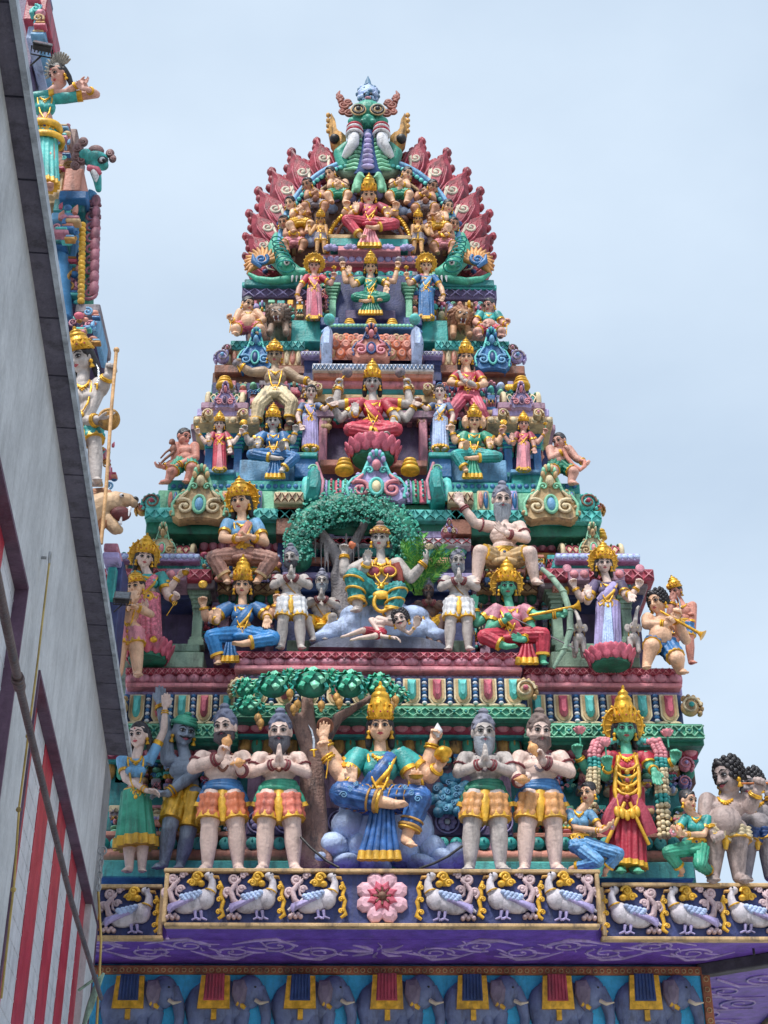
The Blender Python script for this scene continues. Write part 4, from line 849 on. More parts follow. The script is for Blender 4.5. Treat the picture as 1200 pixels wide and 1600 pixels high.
def swan(root, px, py, Y, w, f):
    """one swan facing f (1 = right), centred at px,py, cell width w pixels; the bird with its scrolls"""
    c = P(px, py, Y); u = mpp(px, py, Y)*w/100; ax = (X_*f, F_, U_); j1, j2 = R_.uniform(-.06, .06), R_.uniform(-.05, .05)
    def Q(x, z, d=.03): return c+ax[0]*((x+j1*max(0, z))*u)+U_*(z*(1.05+j2)*u)+F_*d
    m = MB()
    m.ell(Q(-4, -8), (28*u, .075, 15*u), (ax[0]*cos(.3)+U_*sin(.3), F_, U_*cos(.3)-ax[0]*sin(.3)))
    m.ell(Q(16, -2), (15*u, .085, 16*u)); m.tube([Q(16, 0), Q(27, 12), Q(27, 24), Q(23, 31)], [13*u, 8*u, 5.5*u, 6*u], [.08, .06, .055, .055], ref=F_, n=12)
    m.ell(Q(22, 32), (8*u, .06, 6.5*u)); m.tube([Q(-26, -10), Q(-44, -20)], [8*u, 2*u], [.05, .02], ref=F_, n=8)
    b = m.build('swan', [mat('swan_white', '#cbc4cc', .5, 0, .12, .35)], root)
    m = MB()
    for r in range(3):
        for i in range(5-r): m.ell(Q(8-i*6.5-r*4, 2-i*1.5-r*4+3, .1), (5*u, .035, 4*u), m=0, n=8, k=5)
    for i in range(6): m.tube([Q(0-i*3, -4-i*1.2, .1), Q(-20-i*2, -10-i*1.3, .09), Q(-38-i*1.2+i*i*.3, -12-i*2.2, .06)], [3.4*u, 4*u, 1.4*u], [.03, .03, .02], ref=F_, m=1, n=6)
    m.build('wing', [ROCKB, LILAC], b)
    m = MB(); m.tube([Q(29, 30, .05), Q(36, 30, .05), Q(38, 27, .04)], [3*u, 2.6*u, .8*u], n=6); m.build('beak', [OLDG], b)
    m = MB(); m.ell(Q(25, 34, .1), 1.7*u, n=6, k=4); m.build('eye', [BLACK], b)
    m = MB(); m.torus(Q(24, 9), (ax[0]*.93-U_*.3, F_, U_), 8.5*u, 1.4*u, R2=.08, n=14, k=5); m.build('neck_band', [GOLD2], b)
    m = MB()
    for e in (0, 1): m.tube([Q(2+e*9, -20, .05), Q(4+e*9, -30, .05), Q(-2+e*9, -33, .05)], [3*u, 2*u, 1.5*u], n=6); m.tube([Q(4+e*9, -30, .05), Q(12+e*9, -33, .05)], [2*u, 1.4*u], n=6)
    m.build('legs', [LILAC], b)
    m = MB(); spiral(m, Q(-33, 28, .04), (ax[0]*-1, F_, U_), 9*u, 1.4, 3.2*u, 0, -60, 1, tail=[(-18*u, -32*u), (-6*u, -24*u), (-4*u, -8*u)])
    spiral(m, Q(-22, 12, .04), ax, 6*u, 1.2, 2.6*u, 0); spiral(m, Q(-42, 8, .04), (ax[0]*-1, F_, U_), 8*u, 1.3, 3*u, 0, 30); spiral(m, Q(-18, 33, .04), ax, 6*u, 1.2, 2.6*u, 0)
    for i in range(5): m.ell(Q(-32+i*4-8, -29+3*(i % 2), .03), (4*u, .045, 4*u), n=8, k=5)
    m.tube([Q(-20, -14, .02), Q(-34, -4, .03), Q(-38, 10, .03), Q(-30, 20, .03)], [4*u, 5*u, 5*u, 4*u], [.05]*4, ref=F_, n=8); m.build('plume_scroll', [mat('pale_mauve_paint', '#c9aeb2', .5, 0, .15, .35)], root)
    m = MB(); m.ell(Q(2, 26, .03), (9*u, .05, 9*u)); spiral(m, Q(4, 29, .07), ax, 8*u, 1.3, 2.8*u, 0); spiral(m, Q(-4, 20, .07), (ax[0]*-1, F_, U_), 6*u, 1.2, 2.4*u, 0); m.ell(Q(10, 20, .05), (6*u, .05, 5*u))
    m.build('gold_scroll', [GOLD2], root)
    m = MB(); m.tube([Q(38, 24, .04), Q(42, 14, .04), Q(40, 4, .04), Q(44, -6, .04), Q(42, -16, .04), Q(45, -26, .04), Q(38, -31, .04)], [2.5*u, 3.6*u, 3*u, 3.8*u, 3*u, 4*u, 2.5*u], n=7)
    for z in (14, -4, -22): spiral(m, Q(38, z, .06), ax, 4.4*u, 1.1, 1.7*u, 0)
    m.build('gold_tendril', [GOLD2], root)
def parapet(label, x0, x1, t, b, Y, cells, fl=None, group='swan parapets along the eave'):
    r = thing('swan_parapet', label, 'parapet', P((x0+x1)/2, b, Y), group)
    m = MB(); slab(m, x0, x1, t, b, Y+.05, .08, 0, 0); m.build('backing', [mat('frieze_blue', '#34407a', .5, 0, .2, .3)], r)
    m = MB(); slab(m, x0-2, x1+2, t-2, t+4, Y-.02, .13, 0); slab(m, x0-2, x1+2, b-5, b+1, Y-.02, .1, 0); slab(m, x0-3, x0+4, t+4.5, b-5.5, Y-.015, .13, 0); slab(m, x1-4, x1+3, t+4.5, b-5.5, Y-.015, .13, 0); m.build('frame', [BEIGE], r)
    for px, f in cells: swan(r, px+R_.uniform(-1.5, 1.5), (t+b)/2+2+R_.uniform(-1, 1), Y+.05, R_.uniform(98, 104), f)
    if fl: relief_flower(r, fl, (t+b)/2, Y+.05, 41)
    return r
parapet('long navy parapet panel over the entrance with six swans and a pink lotus', 258, 936, 1359, 1447, 13.6, [(305, 1), (400, 1), (496, 1), (698, -1), (792, -1), (886, -1)], 597)
parapet('short set-back parapet panel at left end with one white swan facing right', 60, 252, 1383, 1466, 14.05, [(205, 1), (110, 1)])
parapet('set-back parapet panel at right end with white swans facing left', 942, 1290, 1381, 1468, 14.05, [(985, -1), (1078, -1), (1170, -1), (1255, -1)])
# eave block with painted purple soffit running round the front and the right side
EV = thing('painted_eave', 'flat projecting eave with purple underside painted with lilac scrolls', 'eave', V((.25, 14.5, z_s)))
m = MB(); xl, xr = P(96, 1512, 15.05).x-1.2, P(1092, 1512, 15.05).x
m.wbox(xl, xr+1.3, 14.12, 15.3, z_s+.03, z_s+.3); m.wbox(P(255, 1450, 13.6).x, P(938, 1450, 13.6).x, 13.66, 14.2, z_s+.035, z_s+.29); m.wbox(P(255, 1450, 13.6).x, P(938, 1450, 13.6).x, 13.75, 14.3, z_s+.295, P(597, 1361, 13.6).z-.02); m.wbox(xr-.2, xr+1.3, 15.3, 21, z_s+.032, z_s+.3)
m.wbox(xl, xr+1.3, 14.2, 21, z_s+.3, P(1000, 1390, 14.05).z-.02, 0)
m.build('soffit_slab', [PURPLE], EV)
m = MB()
def sof(x, y): return V((x, y, z_s+.028))
SX = (X_, U_*-1, V((0, 1, 0)))
cx0 = .25
for sg in (-1, 1):
    for i in range(7):
        x = cx0+sg*(.55+i*.42); y = 14.45+.12*(-1)**i
        if x > xr-.1 or x < xl+.1: continue
        spiral(m, sof(x, y), (X_*sg, U_*-1, V((0, 1, 0))), .2, 1.5, .014, 0, i, 1 if i % 2 else -1)
        m.tube([sof(x-sg*.2, y), sof(x, y+.25*(-1)**i), sof(x+sg*.2, y+.2*(-1)**i), sof(x+sg*.42, y-.05)], [.012, .02, .02, .008], m=0, n=5)
        for j in range(4): a = j*1.3+i; m.tube([sof(x+cos(a)*.13, y+sin(a)*.13), sof(x+cos(a+.4)*.22, y+sin(a+.4)*.2), sof(x+cos(a+.5)*.3, y+sin(a+.5)*.22)], [.02, .016, .004], [.006]*3, m=0, n=5)
for i in range(8): a = 2*pi*i/8; m.tube([sof(cx0+cos(a)*.06, 14.5+sin(a)*.06), sof(cx0+cos(a+.2)*.2, 14.5+sin(a+.2)*.18), sof(cx0+cos(a)*.34, 14.5+sin(a)*.28)], [.02, .03, .008], [.006]*3, n=5)
for i in range(9):
    y = 15.6+i*.55; spiral(m, sof(xr+.65+.15*(-1)**i, y), SX, .24, 1.5, .016, 0, i); m.tube([sof(xr+.3, y), sof(xr+.6, y+.3), sof(xr+1.0, y+.25)], [.014, .02, .006], n=5)
m.build('scroll_pattern', [mat('lilac_line_paint', '#a892c8', .5, 0, .15, .2)], EV)
m = MB(); d = V((xr+1.3, 14.05, 0))-V((xr, 15.05, 0)); c = (V((xr, 15.05, 0))+V((xr+1.3, 14.05, 0)))/2+U_*(z_s-.03); L_ = d.length; d.normalize(); m.box(c, (L_/2, .07, .06), (d, d.cross(U_), U_), 0, .01); m.build('corner_beam', [mat('dark_beam', '#3c3a44', .6)], EV)
m = MB()
for i in range(6): m.cap(sof(xr+.4+.28*(i % 3), 14.4+.35*(i//3)), sof(xr+.4+.28*(i % 3), 14.4+.35*(i//3))-U_*.05, .012, .012, n=6)
m.build('soffit_hook', [BLACK], EV)
m = MB(); m.wbox(xr+1.27, xr+1.34, 14.2, 21, z_s-.03, z_s+.34, 0, .01); m.build('gold_edge', [OLDG], EV)
# carved brown border and elephant mural below
EF = thing('elephant_frieze', 'blue wall panel with a row of painted relief elephants wearing saddle cloths', 'mural', V((.25, 15.0, 4)))
m = MB(); xL = P(110, 1520, 14.98).x; xR = P(1094, 1520, 14.98).x; zt = P(597, 1512, 15.0).z; zb = P(597, 1524, 15.0).z
m.wbox(xL, xR, 14.96, 15.04, zb, zt+.01, 0, .008); m.wbox(xR-.0, xR+.09, 14.96, 15.04, 3.0, zt+.01, 0, .008); m.build('border', [mat('terracotta_border', '#a3603c', .5)], EF)
m = MB(); n = 92
for i in range(n): m.torus(V((xL+(xR-xL)*(i+.5)/n, 14.955, (zb+zt)/2)), (X_, U_, F_), .02, .006, m=0, n=8, k=4)
for i in range(24): m.torus(V((xR+.045, 14.955, zb-.04-.1*i)), (X_, U_, F_), .024, .006, m=0, n=8, k=4)
m.build('border_ring_pattern', [BEIGE], EF)
m = MB(); m.wbox(xL, xR-.002, 14.99, 15.045, 3.0, zb-.001, 0, 0); m.build('mural_ground', [mat('mural_blue', '#34b2e2', .45, 0, .12, .2)], EF)
ELG = mat('elephant_grey', '#66749a', .5, 0, .2, .35); ELD = mat('elephant_ear', '#75697c', .5, 0, .15, .3); IVORY = mat('ivory_paint', '#cfc0a8', .45, 0, .1, .2)
for i in range(7):
    px = 216+i*134+R_.uniform(-2, 2); c = P(px, 1560, 14.98); c.z = zb-.3; u = .0063*R_.uniform(.96, 1.04); cl = (DBLUE, DRED)[i % 2]
    def Q(x, z, d=.0): return c+X_*(x*u)+U_*(z*u)+F_*d
    m = MB(); m.ell(Q(-12, 5), (44*u, .1, 38*u)); m.ell(Q(-38, -2), (22*u, .09, 34*u)); m.ell(Q(20, 5), (22*u, .09, 30*u))
    m.ell(Q(38, 20, .02), (23*u, .12, 26*u)); m.tube([Q(50, 22, .02), Q(62, 4, .02), Q(66, -18, .02), Q(64, -40, .02), Q(70, -52, .02)], [14*u, 10*u, 8*u, 6.5*u, 5*u], [.09, .08, .06, .05, .04], ref=F_, n=12)
    for x in (-44, -20, 6, 28): m.tube([Q(x, -10), Q(x+2*(-1)**(x//8), -45), Q(x+1, -88)], [13*u, 10*u, 10*u], [.07]*3, ref=F_, n=12)
    m.tube([Q(-56, 10), Q(-64, -10), Q(-62, -30)], [3*u, 2.4*u, 1.6*u], n=6)
    e = m.build('elephant', [ELG], EF)
    m = MB(); m.prism([(x*u, z*u) for x, z in ((14, 34), (30, 36), (37, 22), (34, 4), (26, -10), (18, -2), (12, 14))][::-1], c, FR, .06, .15, 0, .12, .2); m.build('ear', [ELD], e)
    m = MB()
    m.tube([Q(50, 4, .12), Q(58, -2, .16), Q(70, 0, .17)], [3.4*u, 3*u, 1*u], n=8); m.build('tusk', [IVORY], e)
    m = MB(); m.ell(Q(48, 24, .11), (2.4*u, .03, 1.8*u), n=8, k=5); m.build('eye', [BLACK], e)
    m = MB(); m.prism([(x*u, z*u) for x, z in ((-36, 42), (8, 42), (10, -8), (-40, -8))][::-1], c, FR, .05, .115, 0); m.prism([(x*u, z*u) for x, z in ((-29, 44), (0, 44), (1, 4), (-31, 4))][::-1], c, FR, .09, .125, 1)
    for j in range(6): m.tube([Q(-27+j*5, 43, .125), Q(-28+j*5.3, 6, .125)], [1.6*u, 2*u], [.012]*2, m=1, n=6, ref=F_)
    m.prism([(x*u, z*u) for x, z in ((-18, -9), (-10, -9), (-10, -24), (-18, -24))][::-1], c, FR, .05, .11, 0); m.build('saddle_cloth', [GOLD, cl], e)
    m = MB(); m.tube([Q(22, 0, .13), Q(34, -8, .13)], [5*u, 3*u], n=8); m.build('bell', [GOLD2], e)

# ---------------------------------------------------------------- small carved capitals and brackets packed between the shrines
CP = (TEAL, PINK, LILAC, CREAM, DPINK, TURQ, BLUE, SALMON, LGREEN, ROCKB, BEIGE, ROSE, GOLD2, STONE)
def capitals(x0, x1, t, b, Y, n, seed):
    r_ = random.Random(seed); m = MB(); w = (x1-x0)/n; u = mpp((x0+x1)/2, b, Y)
    for i in range(n):
        x = x0+w*(i+.5); y = t; k = 0
        while y < b-5:
            h = r_.choice((5, 7, 9, 11)); hw = w*r_.uniform(.3, .47); ty = r_.randrange(5); c = P(x, y+h/2, Y); H_ = (P(x, y, Y).z-P(x, y+h, Y).z)/2; mi = r_.randrange(14)
            if ty == 0: m.box(c, (hw*u, .09, H_*.9), AX, mi, .008); zigzag(m, x-hw*.9, x+hw*.9, y+1, y+h-1, Y-.09, 2, r_.randrange(14))
            elif ty == 1: m.ell(c, (hw*u, .1, H_), m=mi)
            elif ty == 2: m.box(c, (hw*u, .08, H_*.9), AX, mi, .008); dots(m, x-hw, x+hw, y, y+h, Y-.08, 3, r_.randrange(14))
            elif ty == 3:
                m.box(c+V((0, .04, 0)), (hw*u*.7, .06, H_*.9), AX, mi, .006)
                for e in (-1, 1): spiral(m, c+V((e*hw*u*.55, -.05, 0)), (X_*e, F_, U_), H_*.8, 1.1, H_*.22, r_.randrange(14))
            else: m.box(c, (hw*u, .07, H_*.5), AX, mi, .006); m.ell(c+V((0, -.06, 0)), (hw*u*.5, .06, H_*.9), m=r_.randrange(14))
            y += h+.4; k += 1
    m.build('carved_capitals', list(CP), TW)
for i, (x0, x1, t, b, Y, n) in enumerate(((300, 440, 872, 912, 15.0, 8), (740, 868, 872, 912, 15.0, 8), (520, 660, 851, 905, 15.25, 6), (300, 345, 925, 1010, 15.2, 3), (418, 440, 945, 1010, 15.2, 2), (845, 868, 925, 1010, 15.2, 2), (736, 756, 940, 1015, 15.2, 2), (190, 330, 865, 905, 15.0, 7), (860, 1005, 907, 925, 14.86, 9),
    (350, 385, 640, 668, 15.85, 3), (386, 500, 640, 715, 15.8, 8), (668, 790, 640, 715, 15.8, 8), (790, 850, 672, 715, 15.9, 4), (318, 372, 672, 715, 15.9, 4), (340, 500, 600, 640, 16.0, 10), (668, 820, 600, 640, 16.0, 10), (500, 668, 652, 668, 15.72, 9),
    (388, 520, 474, 500, 16.5, 9), (640, 768, 474, 500, 16.5, 9), (480, 518, 430, 474, 16.5, 3), (642, 680, 430, 474, 16.5, 3), (196, 372, 1196, 1240, 14.92, 9), (820, 1060, 1200, 1240, 14.92, 12), (385, 800, 1182, 1205, 14.72, 22), (820, 1075, 1262, 1305, 14.94, 10), (170, 372, 1262, 1305, 14.94, 9))): capitals(x0, x1, t, b, Y, n, i)
# ---------------------------------------------------------------- statues (arm, leg and prop points are read from the photograph)
ROYAL = [(-1, (-62, 14, 34), (16, -2, 46), (1, .15, .5)), (1, (62, 6, 34), (44, -62, 26), (.35, -.35, .9))]
LOTUS = [(-1, (-60, 8, 34), (16, -2, 42), (1, .1, .4)), (1, (60, 8, 34), (-16, -7, 46), (-1, .1, .4))]
STAND = [(-1, (-21, 70, 6), (-24, 9, 0), (-.25, -.1, 1)), (1, (21, 70, 6), (24, 9, 0), (.25, -.1, 1))]
CLOSE = [(-1, (-11, 66, 5), (-10, 8, 0), (-.2, -.1, 1)), (1, (11, 66, 5), (10, 8, 0), (.2, -.1, 1))]
def pray(v=150, d=34, w=49, ev=145): return [(-1, (-w, ev, 8), (-5, v, d), (.12, 1, .1), (1, 0, .15), 'pray', -1), (1, (w, ev, 8), (5, v, d), (-.12, 1, .1), (-1, 0, .15), 'pray', 1)]
def figure(name, label, px, py, k, Y, skin, pose='sit', head=None, hq=None, yaw=0, roll=0, fem=True, hair=HAIR, hs='short', beard=None, tache=None, crown=None, halo=None, sh=None, hv=None, belly=0, cw=1.0,
           arms=(), legs=None, ab=True, top=None, low=None, sash=None, drape=None, neck=1, belt=True, props=(), group=None, ar=12.5, lr=None, foot=True, lean=0.0, armlets=None, bangles=GOLD, tilt=None, earr=True, thread=None, cat='statue', anklets=None, fan=None, front=None, bl=1.0, slv=True, eyes=True, hr=1.9, lips=None, crm=None):
    st = pose in ('stand', 'close')
    head = head or ((0, 222, 4) if st else (0, 128, 6)); sh = sh or ((38, 183) if st else (38, 82)); hv = hv if hv is not None else (122 if st else 8)
    f = Fig(name, label, cat, px, py, k, Y, group, lean, hq or (19 if st else 18), head, yaw, tilt, roll)
    f.vox = f.q*.075; f.beardlen = bl
    f.head(skin, hair, hs, beard, fem=fem, tache=tache, eyes=eyes, lips=lips)
    f.torso(sh, 0, hv, fem, belly, 0, cw)
    def cv(p): return ((p[0]-px)/k, (py-p[1])/k, p[2] if len(p) > 2 else 0) if ab and max(abs(p[0]), abs(p[1])) > 236 else p
    al = [(a[0], cv(a[1]), cv(a[2]))+tuple(a[3:]) for a in arms]
    f.arms(al, ar, bangles, armlets)
    lg = legs or {'sit': ROYAL, 'lotus': LOTUS, 'stand': STAND, 'close': CLOSE}[pose]
    lg = [(a[0], cv(a[1]), cv(a[2]))+((a[3],) if foot else (None,)) for a in lg]
    f.legs(lg, lr or ((17, 14, 14, 9) if pose == 'close' else (20.5, 13.8, 14.5, 8.6) if st else (17, 13, 12, 8)), anklets=anklets, hipx=8 if low and low[0] in ('skirt', 'flare') else 14)
    f.finish(skin)
    if top: f.blouse(top, sleeves=slv)
    if low:
        kd, mt, hem = low
        LR = lr or (20.5, 13.8)
        if kd == 'shorts': f.shorts(mt, hem, sash, r=(LR[0]+3, LR[1]+7.2))
        elif kd == 'wrap': f.legcloth(mt, hem, rk=(22, 18), shin=.75, rs=(17, 14)); f.lap(mt)
        elif kd == 'thigh': f.legcloth(mt, hem, rk=(22, 18) if not lr else (lr[0]+3.5, lr[1]+3.5), upto=.85); f.lap(mt)
        elif kd == 'skirt': f.skirt(mt, hem, front=front, w=(31, 31, 33), dd=(23, 26, 26), vend=10)
        elif kd == 'flare': f.skirt(mt, hem, w=(33, 38, 46), dd=(24, 30, 34), vend=42, nr=13, amp=.09, hemh=16)
    if fan: f.fan(fan[0], fan[1], *fan[2:])
    if sash and not (low and low[0] == 'shorts'):
        m = MB(); u = f.u*f.f
        for j, v in enumerate((.18, .26)): m.torus(f.Tp(0, v, 0), (X_, F_, U_), (28-j)*u, 4*u, R2=19*u, r2=5*u, n=26)
        f.part(m, 'waist_sash', [sash])
    if drape: f.drape(drape[0], drape[1], drape[2] if len(drape) > 2 else 1)
    if neck: f.necklace(GOLD, long=neck-1 if neck > 1 else 0)
    if thread: f.sashd(OLDG, thread)
    if belt: f.belt(.2 if st else .26)
    if crown: f.crown(crown, crm or GOLD, halo)
    if earr: f.earrings()
    for p in props:
        kd, c, sz = p[:3]; d = p[3] if len(p) > 3 else (0, 1, 0); mt = p[4] if len(p) > 4 else None
        if isinstance(c, int): c0 = f.hands[c][0]+F_*(f.q*.25)
        else: c0 = f.W(*cv(c))
        f.prop(kd, c0, sz, X_*d[0]+U_*d[1]+F_*d[2], mt)
    return f
UP = (0, 1, 0); DN = (0, -1, .3); FW = (0, 0, 1); IN = (1, 0, .2)
KR = mat('rust_armband', '#7b3038', .5)
def turban(f, mt):
    m = MB(); q = f.q
    for j, z in enumerate((.75, .95, 1.15)): m.torus(f.h(0, -.15, z), ((f.H[0]+f.H[2]*(.12*(j-1))).normalized(), f.H[1], f.H[2]), q*(1.12-.1*j), q*.22, n=24)
    m.ell(f.h(0, -.2, 1.2), (q*.95, q*.95, q*.5), f.H); m.ell(f.h(.2, -.2, 1.75), (q*.4, q*.4, q*.25), f.H); f.part(m, 'turban', [mt])
# ----- lowest tier
f = figure('statue', 'dancing woman statue in blue blouse and green flared skirt at far left of lowest row', 212, 1366, .98, 14.3, SKIN4, 'close', head=(5, 221, 4), hq=15.5, yaw=20, hs='long', sh=(27, 187), hv=118, top=SKYB, low=('flare', GREEN, GOLD2), ar=10,
       arms=[(1, (256, 1142, 2), (258, 1108, 2), (0, 1, .1), FW, 'open'), (-1, (196, 1217, 8), (230, 1236, 22), (.9, -.1, .2), (0, -1, .4), 'relax')], cw=.85, lr=(15, 13, 15, 9), neck=3)
f = figure('statue', 'bluish moustached man statue in green turban and yellow shorts taking the dancer by the hand', 290, 1358, .98, 14.45, GREYSK, 'stand', head=(-3, 218, 4), hq=18, yaw=-25, fem=False, tache=BLACK, hair=None, sh=(34, 180), hv=112, low=('shorts', GOLD2, GOLD), neck=0, belt=False,
       arms=[(-1, (258, 1130, 0), (250, 1100, 2), UP, FW, 'open'), (1, (300, 1212, 22), (262, 1240, 30), (-1, 0, .3), (0, -1, .3), 'relax')], legs=[(-1, (264, 1296, 24), (256, 1350, 8), (-.5, -.2, 1)), (1, (292, 1310, 10), (282, 1350, -10), (0, -.2, 1))])
turban(f, GREEN)

SG = dict(pose='stand', hq=17.8, fem=False, hs='topknot', sh=(38, 184), hv=112, neck=0, belt=False, earr=False, bangles=KR, armlets=KR)
f = figure('statue', 'bearded sage statue raising a conch, blue sash and orange shorts, beside the turbaned man', 348, 1363, 1.0, 13.95, SKIN4, **{**SG, 'hair': mat('bluish_grey_hair', '#5f6680', .55, 0, .3, .4)}, beard=mat('dark_beard', '#3a3038', .5, 0, .4, .2), yaw=18, head=(4, 226, 6), low=('shorts', ORANGE, GOLD2), sash=BLUE, bl=.5,
       arms=[(-1, (302, 1200, 10), (343, 1184, 34), (.25, 1, .1), (.7, 0, .6), 'hold'), (1, (390, 1206, 8), (376, 1204, 34), (-.6, .5, .3), (0, 1, .3), 'hold')], props=[('conch', (354, 1160, 42), 10, (.3, 1, 0), mat('cream_orange', '#e0a468', .4)), ('conch', (372, 1192, 44), 9, (1, .2, 0), mat('cream_orange', '#e0a468', .4))])
f.beads(BROWN)
f = figure('statue', 'praying sage statue with dark pointed beard and green sash, left of the tree trunk', 436, 1363, 1.0, 13.9, SKIN4, **{**SG, 'hair': mat('bluish_grey_hair', '#5f6680', .55, 0, .3, .4)}, beard=mat('dark_grey_beard', '#45454f', .5, 0, .4, .2), yaw=6, head=(2, 219, 6), low=('shorts', mat('coral_paint', '#d3705c', .42, 0, .2, .3), GOLD2), sash=GREEN, arms=pray(170, 36, 43, 155), ar=10.5, bl=.9)
f.beads(BROWN)
f = figure('statue', 'pale praying sage statue with long grey beard, right of the large seated goddess', 758, 1363, 1.0, 13.9, PALEG, **{**SG, 'hair': GREYH}, beard=LTBEARD, yaw=-6, head=(-3, 218, 6), low=('shorts', mat('apricot_paint', '#d99a5c', .42, 0, .2, .3), GOLD2), sash=DGREEN, arms=pray(170, 36, 43, 155), ar=10.5, bl=1.5)
f.beads(STONE)
f = figure('statue', 'brown-bearded sage statue in blue sash lifting a yellow conch to his chin', 844, 1363, 1.0, 13.95, SKIN4, **{**SG, 'hair': BROWNH}, beard=BROWNH, yaw=-12, head=(-2, 219, 6), low=('shorts', mat('apricot_paint', '#d99a5c', .42, 0, .2, .3), GOLD2), sash=BLUE, bl=.8,
       arms=[(1, (890, 1206, 10), (848, 1190, 34), (-.3, 1, .1), (-.7, 0, .6), 'hold'), (-1, (804, 1212, 8), (812, 1222, 34), (.8, .1, .3), (0, 1, .3), 'hold')], props=[('conch', (833, 1170, 44), 10, (-.4, 1, 0), mat('cream_orange', '#e0a468', .4)), ('conch', (816, 1218, 46), 9, (1, 0, 0), mat('cream_orange', '#e0a468', .4))])
f.beads(STONE)
# centre goddess of the lowest tier
SARIB = mat('blue_silk_paint', '#2a5c9c', .35, 0, .45, .2, .2, 9)
f = figure('statue', 'large seated four-armed goddess statue in blue sari and tall gold crown on blue rocks', 594, 1262, 1.0, 13.9, SKIN, 'sit', head=(0, 126, 8), hq=17.5, hs='long', crown=3.4, sh=(40, 86), top=TEAL, low=('wrap', SARIB, GOLD2), fan=(SARIB, GOLD2, 3, 0, -82, 15, 27, 6, 40, -4), drape=(SARIB, GOLD, 1), neck=3,
       legs=[(-1, (533, 1240, 40), (612, 1256, 52), (1, .25, .4)), (1, (656, 1246, 40), (634, 1312, 34), (.4, -.3, .9))],
       arms=[(-1, (536, 1218, 6), (508, 1178, 16), (-.2, 1, .2), (.3, 0, 1), 'hold'), (-1, (534, 1205, -6), (506, 1158, 4), (.1, 1, .1), FW, 'open'), (-1, (538, 1222, 14), (550, 1224, 34), (-.05, 1, .05), FW, 'open'),
             (1, (650, 1222, 8), (650, 1226, 34), (0, .4, 1), UP, 'relax'), (1, (672, 1214, 4), (684, 1200, 20), (.4, 1, .2), (-.3, 0, 1), 'hold'), (1, (666, 1205, -6), (676, 1160, 4), (.3, 1, .1), FW, 'hold')],
       props=[('sword', (490, 1172, 22), 13, (-.12, 1, 0)), ('disc', (508, 1134, 0), 14, (0, 1, .8), BROWN), ('bowl', (650, 1212, 50), 12, (0, 1, .35)), ('pot', (692, 1176, 34), 15, (.2, -1, .1)), ('conch', (684, 1142, 10), 9, (0, -1, 0)), ('trident', (512, 1196, 24), 7, (.1, 1, 0))])
u = f.u
for sd, hp, kn, an in f.legj:
    m = MB()
    for j in range(3): spiral(m, kn+F_*(19*u)+U_*((j-1)*9*u)-X_*(sd*(4+9*j)*u), (X_*sd, F_, U_), (6-j)*u, 1.4, 1.1*u, 0, j*70)
    for t in (.25, .5, .75):
        c = hp.lerp(kn, t); ax = (kn-hp).normalized(); sx, sy = ortho(ax, V((0, 1, .1))); m.torus(c, (sx, sy, ax), (23-3*t)*u, 1.2*u, m=1, n=26, k=5)
    c = kn.lerp(an, .55); ax = (an-kn).normalized(); sx, sy = ortho(ax, V((0, 1, .1))); m.torus(c, (sx, sy, ax), 17*u, 2*u, m=1, n=24, k=5); m.torus(kn.lerp(an, .7), (sx, sy, ax), 16.5*u, 3.4*u, m=1, n=24, k=5)
    f.part(m, 'sari_pattern', [SKYB, OLDG])
R2 = thing('boulder_seat', 'heap of smooth pale blue boulders under the large seated goddess', 'rocks', P(594, 1350, 14.0))
rr = random.Random(3)
for i, (x, y, w, h) in enumerate(((545, 1292, 30, 28), (520, 1325, 30, 24), (568, 1325, 34, 26), (600, 1300, 50, 40), (650, 1300, 30, 34), (672, 1330, 28, 26), (632, 1335, 32, 22), (690, 1345, 26, 18), (500, 1348, 26, 16), (540, 1350, 28, 14), (585, 1350, 30, 16), (712, 1338, 22, 22), (660, 1352, 30, 14), (560, 1268, 34, 20), (625, 1268, 40, 22))):
    c = P(x, y, 14.25+rr.uniform(-.04, .06)); u = mpp(x, y, 14.2); m = MB(); a = rr.uniform(-.3, .3)
    m.ell(c, (w*u, .25, h*u), (X_*cos(a)+U_*sin(a), F_, U_*cos(a)-X_*sin(a)), n=11, k=7); m.build('boulder', [ROCKB], R2, vox=.03, smooth=7)
# green goddess with garland
f = figure('statue', 'standing green-faced goddess statue with flower garland, gold breastplate and long pink-red skirt', 980, 1366, 1.0, 14.2, GRSK, 'close', head=(-4, 226, 6), hq=16.5, hs='long', crown=3.6, halo=GOLD2, hr=1.7, sh=(34, 188), hv=122, top=RED, low=('skirt', RED, GOLD2), ar=10.5, neck=3, bangles=GOLD,
       arms=[(-1, (946, 1214, 8), (950, 1200, 30), (0, 1, .1), FW, 'hold'), (-1, (918, 1205, -6), (904, 1182, 8), (.05, 1, .1), FW, 'hold'), (1, (1030, 1200, -6), (1052, 1190, 8), (.1, 1, 0), FW, 'hold'), (1, (1016, 1200, 6), (1022, 1204, 24), (.1, -1, .2), FW, 'open', -1)],
       props=[('lotus', (906, 1146, 14), 11, UP, PINK), ('lotus', (946, 1166, 40), 10, UP, PINK), ('lotus', (1043, 1150, 14), 11, UP, PINK)])
u = f.u
m = MB()
for i in range(4):
    m.tube([f.W(-16, 172-i*13, 24), f.W(-10, 166-i*13, 27), f.W(0, 163-i*13, 29), f.W(10, 166-i*13, 27), f.W(16, 172-i*13, 24)], 2.6*u, m=0, n=6); m.ell(f.W(0, 160-i*13, 31), (4*u, 3*u, 4*u), m=1 if i % 2 else 0)
